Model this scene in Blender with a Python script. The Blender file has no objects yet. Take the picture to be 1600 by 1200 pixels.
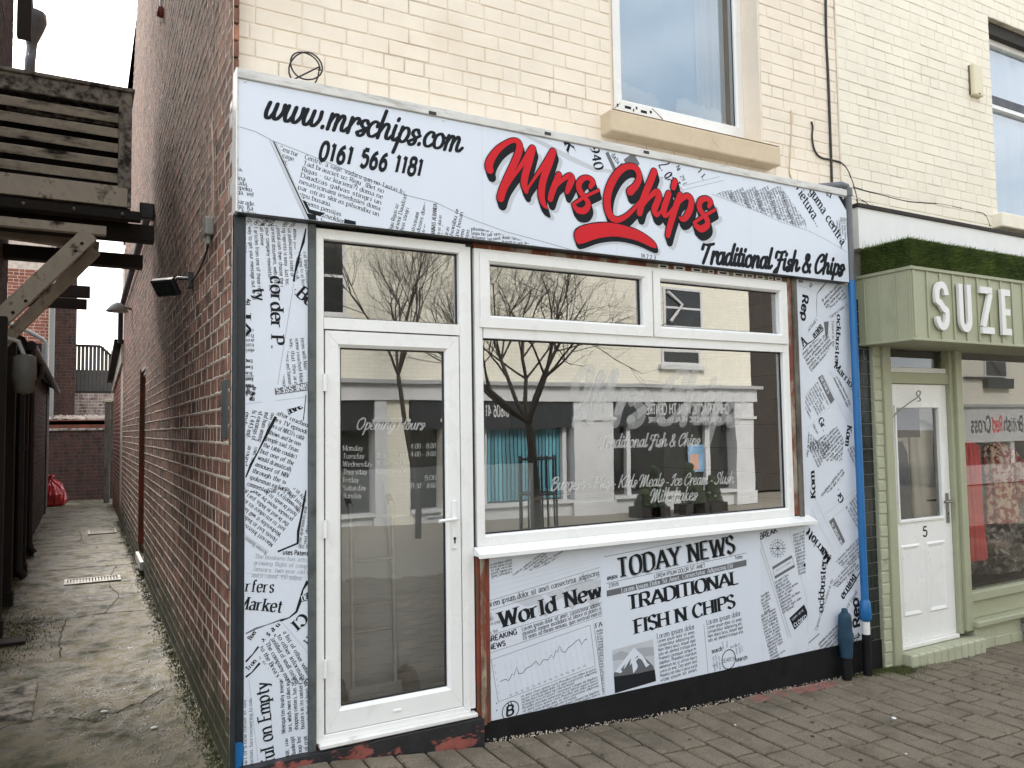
import bpy, bmesh, math, random
from mathutils import Vector, Matrix, noise
random.seed(7)
sc = bpy.context.scene
C = sc.collection
R = math.radians
PI = math.pi
# ------------------------------------------------------------------ camera
CAM_F, CAM_W, CAM_H = 1215.8, 1600.0, 1200.0
CAM_P = Vector((-0.698, -3.980, 1.653))
YAW, PITCH, ROLL = 0.504044515, 0.0560656679, -0.014713291
def cam_basis():
    f = Vector((math.sin(YAW)*math.cos(PITCH), math.cos(YAW)*math.cos(PITCH), math.sin(PITCH)))
    r = Vector((math.cos(YAW), -math.sin(YAW), 0)); u = r.cross(f)
    c, s = math.cos(ROLL), math.sin(ROLL)
    return c*r+s*u, -s*r+c*u, f
CR, CU, CF = cam_basis()
cd = bpy.data.cameras.new('camera'); cam = bpy.data.objects.new('camera', cd); C.objects.link(cam)
cd.sensor_width = 36; cd.lens = 36*CAM_F/CAM_W; cd.clip_start = .05; cd.clip_end = 2000
m = Matrix.Identity(4)
for i in range(3):
    m[i][0] = CR[i]; m[i][1] = CU[i]; m[i][2] = -CF[i]; m[i][3] = CAM_P[i]
cam.matrix_world = m
sc.camera = cam
# ------------------------------------------------------------------ sky, sun, exposure
SUN_AZ, SUN_EL = R(-9), R(40)      # azimuth from +Y towards +X: behind the shop, a little left
w = bpy.data.worlds.new('World'); sc.world = w; w.use_nodes = True
nt = w.node_tree; nt.nodes.clear()
out = nt.nodes.new('ShaderNodeOutputWorld'); bg = nt.nodes.new('ShaderNodeBackground')
sky = nt.nodes.new('ShaderNodeTexSky'); sky.sky_type = 'NISHITA'; sky.sun_disc = False
sky.sun_elevation = SUN_EL; sky.sun_rotation = SUN_AZ; sky.air_density = 1.0; sky.dust_density = 3.0; sky.ozone_density = 1.0
tc = nt.nodes.new('ShaderNodeTexCoord'); mp = nt.nodes.new('ShaderNodeMapping'); mp.inputs['Scale'].default_value = (1.2, 1.2, 4.5)
nz = nt.nodes.new('ShaderNodeTexNoise'); nz.inputs['Scale'].default_value = 2.2; nz.inputs['Detail'].default_value = 7; nz.inputs['Roughness'].default_value = .55
cr = nt.nodes.new('ShaderNodeValToRGB'); cr.color_ramp.elements[0].position = .30; cr.color_ramp.elements[0].color = (.35, .35, .35, 1); cr.color_ramp.elements[1].position = .68; cr.color_ramp.elements[1].color = (.85, .85, .85, 1)
mx = nt.nodes.new('ShaderNodeMix'); mx.data_type = 'RGBA'; mx.inputs[7].default_value = (8.6, 8.9, 9.3, 1)
nt.links.new(tc.outputs['Generated'], mp.inputs[0]); nt.links.new(mp.outputs[0], nz.inputs[0]); nt.links.new(nz.outputs['Fac'], cr.inputs[0])
nt.links.new(cr.outputs[0], mx.inputs[0]); nt.links.new(sky.outputs[0], mx.inputs[6]); nt.links.new(mx.outputs[2], bg.inputs[0])
bg.inputs[1].default_value = .14
nt.links.new(bg.outputs[0], out.inputs[0])
sl = bpy.data.lights.new('sun', 'SUN'); sl.energy = 2.2; sl.angle = R(18); sl.color = (1, .95, .88)
so = bpy.data.objects.new('sun', sl); C.objects.link(so)
sd = Vector((math.sin(SUN_AZ)*math.cos(SUN_EL), math.cos(SUN_AZ)*math.cos(SUN_EL), math.sin(SUN_EL)))
so.rotation_euler = sd.to_track_quat('Z', 'Y').to_euler(); so.location = (0, 0, 20)
vs = sc.view_settings; vs.view_transform = 'Standard'; vs.look = 'None'; vs.exposure = 1.14; vs.gamma = 1; vs.use_curve_mapping = False
sc.cycles.max_bounces = 8; sc.cycles.glossy_bounces = 4; sc.cycles.transparent_max_bounces = 16; sc.cycles.transmission_bounces = 4
# ------------------------------------------------------------------ picture <-> place
def ray(px, py): return (px-800)/CAM_F*CR-(py-600)/CAM_F*CU+CF
def onY(px, py, Y=0.0):
    d = ray(px, py); t = (Y-CAM_P.y)/d.y; return CAM_P+t*d
def onX(px, py, X):
    d = ray(px, py); t = (X-CAM_P.x)/d.x; return CAM_P+t*d
def onZ(px, py, Z):
    d = ray(px, py); t = (Z-CAM_P.z)/d.z; return CAM_P+t*d
def proj(p):
    v = Vector(p)-CAM_P; z = v.dot(CF)
    return 800+CAM_F*v.dot(CR)/z, 600-CAM_F*v.dot(CU)/z, z
# ------------------------------------------------------------------ objects
def tag(o, label=None, cat=None, group=None, kind=None):
    if label: o['label'] = label
    if cat: o['category'] = cat
    if group: o['group'] = group
    if kind: o['kind'] = kind
    return o
def thing(name, label, cat, loc=(0, 0, 0), group=None):
    o = bpy.data.objects.new(name, None); C.objects.link(o); o.location = loc; o.empty_display_size = .1
    return tag(o, label, cat, group)
def link(name, me, parent=None, loc=None):
    o = bpy.data.objects.new(name, me); C.objects.link(o)
    if parent is not None: o.parent = parent
    if loc is not None: o.location = loc
    return o
def wloc(o):
    v = Vector(o.location)
    while o.parent is not None: o = o.parent; v += Vector(o.location)
    return v
class MB:
    def __init__(s): s.v = []; s.f = []; s.sm = []
    def add(s, vs, fs, smooth=False):
        b = len(s.v); s.v += [tuple(p) for p in vs]; s.f += [tuple(b+i for i in f) for f in fs]; s.sm += [smooth]*len(fs)
    def box(s, x0, x1, y0, y1, z0, z1):
        s.add([(x0, y0, z0), (x1, y0, z0), (x1, y1, z0), (x0, y1, z0), (x0, y0, z1), (x1, y0, z1), (x1, y1, z1), (x0, y1, z1)],
              [(0, 3, 2, 1), (4, 5, 6, 7), (0, 1, 5, 4), (1, 2, 6, 5), (2, 3, 7, 6), (3, 0, 4, 7)]); return s
    def bar(s, a, b, wd, ht, up=(0, 0, 1), twist=0):
        a, b = Vector(a), Vector(b); d = (b-a).normalized(); u = Vector(up); r = d.cross(u)
        if r.length < 1e-4: r = d.cross(Vector((1, 0, 0)))
        r.normalize(); u = r.cross(d)
        vs = []
        for p in (a, b):
            for i, j in ((-1, -1), (1, -1), (1, 1), (-1, 1)): vs.append(p+r*(i*wd/2)+u*(j*ht/2))
        s.add(vs, [(0, 1, 2, 3), (7, 6, 5, 4), (0, 4, 5, 1), (1, 5, 6, 2), (2, 6, 7, 3), (3, 7, 4, 0)]); return s
    def tube(s, pts, r, n=8, cap=True, smooth=True):
        pts = [Vector(p) for p in pts]; rs = r if isinstance(r, (list, tuple)) else [r]*len(pts)
        rings = []; ref = None
        for i, p in enumerate(pts):
            d = (pts[min(i+1, len(pts)-1)]-pts[max(i-1, 0)])
            if d.length < 1e-9: d = Vector((0, 0, 1))
            d.normalize()
            if ref is None: ref = d.orthogonal().normalized()
            ref = (ref-d*ref.dot(d))
            if ref.length < 1e-6: ref = d.orthogonal()
            ref.normalize(); b = d.cross(ref)
            rings.append([p+(ref*math.cos(2*PI*k/n)+b*math.sin(2*PI*k/n))*rs[i] for k in range(n)])
        vs = [q for rg in rings for q in rg]; fs = []
        for i in range(len(rings)-1):
            for k in range(n): fs.append((i*n+k, i*n+(k+1) % n, (i+1)*n+(k+1) % n, (i+1)*n+k))
        s.add(vs, fs, smooth)
        if cap: s.add(rings[0], [tuple(range(n-1, -1, -1))]); s.add(rings[-1], [tuple(range(n))])
        return s
    def prismY(s, poly, y0, y1):    # polygon in (x,z), extruded along y ; counter-clockwise seen from -Y
        n = len(poly); vs = [(x, y0, z) for x, z in poly]+[(x, y1, z) for x, z in poly]
        fs = [tuple(range(n)), tuple(range(2*n-1, n-1, -1))]+[(i, i+n, (i+1) % n+n, (i+1) % n) for i in range(n)]
        s.add(vs, fs); return s
    def lathe(s, prof, c, n=20, axis='z', smooth=True):
        vs = []; cx, cy, cz = c
        for r, h in prof:
            for k in range(n):
                a = 2*PI*k/n; p = (r*math.cos(a), r*math.sin(a), h)
                if axis == 'x': p = (p[2], p[0], p[1])
                if axis == 'y': p = (p[0], p[2], p[1])
                vs.append((cx+p[0], cy+p[1], cz+p[2]))
        fs = [(i*n+k, i*n+(k+1) % n, (i+1)*n+(k+1) % n, (i+1)*n+k) for i in range(len(prof)-1) for k in range(n)]
        s.add(vs, fs, smooth); return s
    def build(s, name, mat, parent=None, bevel=0, seg=1, origin=None):
        o0 = wloc(parent) if parent is not None else Vector((0, 0, 0))
        base = Vector(origin) if origin is not None else o0
        me = bpy.data.meshes.new(name)
        me.from_pydata([(p[0]-base.x, p[1]-base.y, p[2]-base.z) for p in s.v], [], s.f)
        me.polygons.foreach_set('use_smooth', s.sm); me.materials.append(mat); me.update()
        o = link(name, me, parent, base-o0)
        if bevel:
            b = o.modifiers.new('bevel', 'BEVEL'); b.width = bevel; b.segments = seg; b.limit_method = 'ANGLE'; b.angle_limit = R(40)
        return o
def box(name, mat, parent, x0, x1, y0, y1, z0, z1, bevel=0):
    return MB().box(x0, x1, y0, y1, z0, z1).build(name, mat, parent, bevel)
# ------------------------------------------------------------------ materials
def lin(r, g, b):
    f = lambda c: c/12.92 if c <= .04045 else ((c+.055)/1.055)**2.4
    return (f(r/255), f(g/255), f(b/255))
def pm(name, col, rough=.7, var=.12, scale=6., bump=.15, bscale=80., spec=.5, metal=0., isl=0., col2=None, c2=(.5, .62), c2scale=7., c2stretch=(1, 1, 1), rvar=.1, coat=0., dist=.004, dirt=None, dirt_z=None):
    m = bpy.data.materials.new(name); m.use_nodes = True; t = m.node_tree; N = t.nodes; L = t.links
    b = N['Principled BSDF']; b.inputs['Metallic'].default_value = metal; b.inputs['Specular IOR Level'].default_value = spec
    if coat: b.inputs['Coat Weight'].default_value = coat; b.inputs['Coat Roughness'].default_value = .1
    geo = N.new('ShaderNodeNewGeometry')
    pos = geo.outputs['Position']
    n1 = N.new('ShaderNodeTexNoise'); n1.inputs['Scale'].default_value = scale; n1.inputs['Detail'].default_value = 6; n1.inputs['Roughness'].default_value = .62; L.new(pos, n1.inputs['Vector'])
    def rng(src, lo, hi, a=.3, z=.7):
        r = N.new('ShaderNodeMapRange'); r.inputs[1].default_value = a; r.inputs[2].default_value = z; r.inputs[3].default_value = lo; r.inputs[4].default_value = hi; L.new(src, r.inputs[0]); return r.outputs[0]
    v = rng(n1.outputs['Fac'], 1-var, 1+var)
    if isl:
        a = rng(geo.outputs['Random Per Island'], 1-isl, 1+isl, 0, 1)
        mm = N.new('ShaderNodeMath'); mm.operation = 'MULTIPLY'; L.new(v, mm.inputs[0]); L.new(a, mm.inputs[1]); v = mm.outputs[0]
    base = None
    if col2 is not None:
        mapn = N.new('ShaderNodeMapping'); mapn.inputs['Scale'].default_value = c2stretch; L.new(pos, mapn.inputs[0])
        n2 = N.new('ShaderNodeTexNoise'); n2.inputs['Scale'].default_value = c2scale; n2.inputs['Detail'].default_value = 8; n2.inputs['Roughness'].default_value = .65; L.new(mapn.outputs[0], n2.inputs['Vector'])
        k = rng(n2.outputs['Fac'], 0, 1, *c2)
        mc = N.new('ShaderNodeMix'); mc.data_type = 'RGBA'; mc.inputs[6].default_value = (*col, 1); mc.inputs[7].default_value = (*col2, 1); L.new(k, mc.inputs[0]); base = mc.outputs[2]
    if dirt is not None:   # stains with their own shape, thicker low down (dirt_z = (z of full, z of none))
        n3 = N.new('ShaderNodeTexNoise'); n3.inputs['Scale'].default_value = 3.5; n3.inputs['Detail'].default_value = 9; n3.inputs['Roughness'].default_value = .7; L.new(pos, n3.inputs['Vector'])
        sx = N.new('ShaderNodeSeparateXYZ'); L.new(pos, sx.inputs[0])
        h = rng(sx.outputs['Z'], 1, 0, dirt_z[0], dirt_z[1]); h.node.clamp = True
        ad = N.new('ShaderNodeMath'); ad.operation = 'MULTIPLY_ADD'; L.new(h, ad.inputs[0]); ad.inputs[1].default_value = .55; L.new(n3.outputs['Fac'], ad.inputs[2])
        k = rng(ad.outputs[0], 0, .9, .68, .95)
        mc = N.new('ShaderNodeMix'); mc.data_type = 'RGBA'; mc.inputs[7].default_value = (*dirt, 1); L.new(k, mc.inputs[0])
        if base is None: mc.inputs[6].default_value = (*col, 1)
        else: L.new(base, mc.inputs[6])
        base = mc.outputs[2]
    vm = N.new('ShaderNodeVectorMath'); vm.operation = 'SCALE'; L.new(v, vm.inputs['Scale'])
    if base is None: vm.inputs[0].default_value = col
    else: L.new(base, vm.inputs[0])
    L.new(vm.outputs[0], b.inputs['Base Color'])
    rr = rng(n1.outputs['Fac'], max(0, rough-rvar), min(1, rough+rvar)); L.new(rr, b.inputs['Roughness'])
    if bump:
        nb = N.new('ShaderNodeTexNoise'); nb.inputs['Scale'].default_value = bscale; nb.inputs['Detail'].default_value = 4; L.new(pos, nb.inputs['Vector'])
        bp = N.new('ShaderNodeBump'); bp.inputs['Strength'].default_value = bump; bp.inputs['Distance'].default_value = dist; L.new(nb.outputs['Fac'], bp.inputs['Height']); L.new(bp.outputs[0], b.inputs['Normal'])
    return m
def glass(name, refl=1.0, tint=(.93, .95, .95), base=.12, wob=0.):
    m = bpy.data.materials.new(name); m.use_nodes = True; t = m.node_tree; N = t.nodes; L = t.links; N.clear()
    o = N.new('ShaderNodeOutputMaterial'); mx = N.new('ShaderNodeMixShader'); tr = N.new('ShaderNodeBsdfTransparent'); gl = N.new('ShaderNodeBsdfGlossy')
    tr.inputs[0].default_value = (*tint, 1); gl.inputs['Roughness'].default_value = 0.0; gl.inputs[0].default_value = (1, 1, 1, 1)
    fr = N.new('ShaderNodeFresnel'); fr.inputs[0].default_value = 1.5
    mm = N.new('ShaderNodeMath'); mm.operation = 'MULTIPLY_ADD'; mm.use_clamp = True; mm.inputs[1].default_value = 2.2*refl; mm.inputs[2].default_value = base
    L.new(fr.outputs[0], mm.inputs[0]); L.new(mm.outputs[0], mx.inputs[0]); L.new(tr.outputs[0], mx.inputs[1]); L.new(gl.outputs[0], mx.inputs[2]); L.new(mx.outputs[0], o.inputs[0])
    if wob:
        geo = N.new('ShaderNodeNewGeometry'); nz = N.new('ShaderNodeTexNoise'); nz.inputs['Scale'].default_value = 2.2; nz.inputs['Detail'].default_value = 1
        bp = N.new('ShaderNodeBump'); bp.inputs['Strength'].default_value = wob; bp.inputs['Distance'].default_value = .01
        L.new(geo.outputs['Position'], nz.inputs[0]); L.new(nz.outputs['Fac'], bp.inputs['Height']); L.new(bp.outputs[0], gl.inputs['Normal'])
    return m
def veil(name, col, op):
    m = bpy.data.materials.new(name); m.use_nodes = True; t = m.node_tree; N = t.nodes; L = t.links; N.clear()
    o = N.new('ShaderNodeOutputMaterial'); mx = N.new('ShaderNodeMixShader'); tr = N.new('ShaderNodeBsdfTransparent'); df = N.new('ShaderNodeBsdfDiffuse')
    df.inputs[0].default_value = (*col, 1); mx.inputs[0].default_value = op
    L.new(tr.outputs[0], mx.inputs[1]); L.new(df.outputs[0], mx.inputs[2]); L.new(mx.outputs[0], o.inputs[0]); return m
M = {}
M['cream'] = pm('cream_paint', (.80, .71, .59), .75, .06, 3, .25, 120, isl=.035, col2=(.74, .64, .51), c2=(.52, .78), c2scale=2.2, dist=.002)
M['cream_mortar'] = pm('cream_mortar', (.73, .63, .50), .85, .12, 5, .3, 60, col2=(.44, .36, .28), c2=(.52, .68), c2scale=3.1)
M['cream2'] = pm('cream_paint_neighbour', (.80, .745, .62), .75, .05, 3, .25, 120, isl=.03, col2=(.74, .68, .56), c2=(.52, .78), c2scale=2.2, dist=.002)
M['cream2_mortar'] = pm('cream_mortar_neighbour', (.76, .70, .59), .85, .12, 5, .3, 60, col2=(.42, .36, .29), c2=(.52, .68), c2scale=3.3)
M['brick'] = pm('red_brick', (.245, .115, .076), .9, .4, 14, .8, 90, isl=.55, col2=(.066, .040, .032), c2=(.48, .70), c2scale=8, c2stretch=(1, 1, .45), dist=.006, dirt=(.035, .045, .018), dirt_z=(0.05, .75))
M['brick2'] = pm('dark_brick', (.075, .034, .026), .9, .3, 14, .6, 90, isl=.35, col2=(.03, .022, .02), c2=(.45, .65), c2scale=6)
M['brick3'] = pm('orange_brick', (.25, .085, .055), .9, .25, 14, .6, 90, isl=.25)
M['brick4'] = pm('limewashed_brick', (.30, .25, .22), .9, .3, 9, .6, 60, isl=.25, col2=(.10, .05, .04), c2=(.45, .62), c2scale=5)
M['mortar'] = pm('lime_mortar', (.60, .50, .41), .95, .25, 10, .8, 120, col2=(.30, .23, .18), c2=(.50, .76), c2scale=4, dirt=(.05, .06, .025), dirt_z=(0.05, .7))
M['mortar_dark'] = pm('sooty_mortar', (.10, .08, .065), .95, .3, 10, .5, 100)
M['upvc'] = pm('white_upvc', (.80, .80, .78), .28, .03, 2, .0, 80, spec=.5, rvar=.05, col2=(.62, .60, .55), c2=(.60, .86), c2scale=5, c2stretch=(1, 1, .5))
M['upvc_dirty'] = pm('dirty_white_upvc', (.76, .75, .71), .4, .08, 5, .05, 80, col2=(.34, .31, .26), c2=(.62, .8), c2scale=6)
M['gasket'] = pm('black_gasket', (.012, .012, .013), .5, .1, 10, 0)
M['sign'] = pm('sign_white', (.66, .71, .79), .38, .025, 1.2, .0, 50, spec=.4)
M['print'] = pm('newsprint_board', (.65, .695, .765), .42, .05, 1.6, .0, 50, spec=.4, col2=(.60, .63, .69), c2=(.5, .75), c2scale=1.5)
M['ink'] = pm('black_print', (.016, .018, .021), .75, .05, 10, 0, spec=.12)
M['ink_grey'] = pm('grey_print', (.12, .125, .135), .5, .05, 10, 0)
M['ink_soft'] = pm('soft_grey_print', (.36, .385, .42), .5, .05, 10, 0)
M['ink_pale'] = pm('pale_grey_print', (.50, .53, .57), .5, .05, 10, 0)
M['red'] = pm('red_print', (.58, .018, .026), .6, .06, 4, 0, spec=.15)
M['alu'] = pm('weathered_white_trim', (.62, .61, .58), .5, .1, 5, .08, 120, col2=(.30, .28, .25), c2=(.52, .72), c2scale=9, c2stretch=(.4, 1, 2))
M['black'] = pm('black_gloss_paint', (.009, .009, .010), .6, .3, 8, .25, 40, spec=.2, col2=(.05, .047, .043), c2=(.66, .82), c2scale=14, rvar=.15)
M['bluegrey'] = pm('blue_black_paint', (.014, .020, .026), .45, .25, 8, .2, 60, col2=(.10, .10, .10), c2=(.68, .78), c2scale=22)
M['greypost'] = pm('grey_green_paint', (.085, .10, .098), .6, .2, 6, .2, 60, col2=(.03, .035, .035), c2=(.52, .7), c2scale=7)
M['oldred'] = pm('old_red_timber', (.20, .038, .018), .65, .25, 9, .3, 50, col2=(.10, .045, .022), c2=(.48, .60), c2scale=10, c2stretch=(1, 1, .3))
M['rotten'] = pm('rotten_timber', (.17, .05, .025), .8, .3, 12, .5, 60, col2=(.30, .25, .19), c2=(.47, .58), c2scale=9, c2stretch=(1, 1, .35))
M['greywood'] = pm('grey_timber', (.135, .125, .105), .85, .3, 12, .5, 60, col2=(.06, .05, .04), c2=(.45, .65), c2scale=14, c2stretch=(1, 1, .2))
M['step'] = pm('worn_painted_step', (.016, .016, .018), .55, .25, 10, .6, 40, col2=(.24, .07, .055), c2=(.56, .59), c2scale=8, c2stretch=(.7, 1, 1.6))
M['blue'] = pm('blue_paint', (.012, .135, .36), .4, .1, 8, .1, 60, spec=.5)
M['teal'] = pm('dark_teal_paint', (.007, .040, .075), .7, .3, 14, .5, 50)
M['greypipe'] = pm('grey_pipe', (.13, .14, .15), .5, .15, 8, .1, 60)
M['white'] = pm('white_paint', (.74, .74, .72), .5, .05, 4, .05, 60)
M['tile'] = pm('black_glazed_tile', (.012, .018, .016), .12, .2, 12, .04, 30, spec=.6, isl=.4, rvar=.05)
M['grout'] = pm('pale_grout', (.33, .33, .31), .9, .1, 12, .1, 60)
M['green'] = pm('sage_green_paint', (.355, .365, .245), .5, .06, 4, .12, 70, col2=(.29, .30, .20), c2=(.55, .8), c2scale=5)
M['green_brick'] = pm('sage_painted_brick', (.40, .41, .29), .65, .08, 5, .6, 55, isl=.05, col2=(.16, .17, .10), c2=(.60, .80), c2scale=8, dist=.008)
M['turf'] = pm('artificial_turf', (.105, .15, .028), .8, .5, 5, 0, isl=.6, col2=(.07, .12, .02), c2=(.45, .6), c2scale=4)
M['turfbase'] = pm('turf_backing', (.02, .035, .008), .9, .2, 20, .3)
M['paver'] = pm('concrete_paver', (.180, .147, .106), .9, .42, 95, .9, 260, isl=.14, col2=(.11, .09, .062), c2=(.46, .66), c2scale=3, dist=.005)
M['sand'] = pm('joint_sand', (.032, .025, .016), .95, .3, 14, .6, 150, col2=(.05, .055, .02), c2=(.55, .68), c2scale=3)
M['concrete'] = pm('alley_concrete', (.205, .178, .118), .58, .5, 9, 1.0, 70, spec=.4, col2=(.052, .052, .023), c2=(.45, .60), c2scale=2.6, rvar=.38, dist=.014)
M['asphalt'] = pm('street_paving', (.25, .225, .18), .8, .12, 3, .3, 60)
M['moss'] = pm('moss', (.085, .10, .028), .95, .3, 20, .5)
M['steel'] = pm('galvanised_steel', (.25, .245, .22), .38, .15, 10, .1, 60, metal=.7)
M['darkmetal'] = pm('dark_metal', (.02, .021, .023), .45, .2, 8, .1, 60)
M['plastic_grey'] = pm('grey_plastic', (.22, .22, .20), .5, .08, 6, 0)
M['soot'] = pm('sooty_timber', (.024, .019, .015), .8, .3, 8, .4, 50)
M['oldwhite'] = pm('peeling_white_timber', (.64, .57, .46), .75, .15, 7, .5, 45, col2=(.05, .043, .035), c2=(.55, .68), c2scale=7)
M['slat'] = pm('mouldy_slat', (.64, .58, .48), .85, .2, 9, .6, 45, col2=(.045, .04, .034), c2=(.50, .66), c2scale=6, c2stretch=(.45, 1, 1.8))
M['frame_mould'] = pm('mouldy_frame', (.38, .345, .29), .9, .3, 12, .6, 60, col2=(.05, .045, .038), c2=(.44, .60), c2scale=10)
M['fencewood'] = pm('weathered_board', (.075, .068, .060), .9, .25, 9, .4, 50, isl=.45)
M['redbag'] = pm('red_plastic_bag', (.50, .03, .035), .18, .15, 6, .2, 25, spec=.7)
M['stone'] = pm('painted_stone_sill', (.60, .49, .34), .7, .1, 5, .4, 60, col2=(.30, .22, .14), c2=(.58, .78), c2scale=7)
M['alarm'] = pm('cream_plastic', (.66, .60, .42), .45, .05, 5, 0)
M['cable'] = pm('black_cable', (.02, .017, .015), .5, .1, 10, 0)
M['net'] = veil('net_curtain', (.72, .80, .86), .72)
M['net2'] = veil('net_lace', (.85, .88, .9), .45)
M['glass'] = glass('window_glass', 1.6, (.98, .985, .98), .19, .05)
M['glass_up'] = glass('upper_window_glass', .9, (.82, .90, .95), .08, .02)
M['glass_s'] = glass('neighbour_glass', .6, (.98, .98, .97), .04, .02)
M['vinyl'] = veil('frosted_vinyl', (.80, .80, .78), .21); M['vinyl_small'] = veil('white_vinyl', (.82, .82, .80), .32)
M['crumb'] = pm('pale_render_crumb', (.38, .33, .27), .95, .3, 30, 0, isl=.35)
M['room'] = pm('room_wall', (.55, .54, .50), .8, .06, 2, .05)
M['roomfloor'] = pm('room_floor', (.10, .10, .095), .6, .2, 4, .1)
M['roomtile'] = pm('beige_wall_tile', (.85, .81, .72), .25, .05, 5, 0, isl=.05)
M['ply'] = pm('white_board', (.64, .68, .70), .6, .06, 3, .05)
M['rubber'] = pm('black_rubber', (.012, .012, .012), .8, .2, 9, .2)
M['trolley'] = pm('trolley_tube', (.55, .57, .58), .45, .15, 9, 0, metal=.2)
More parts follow.
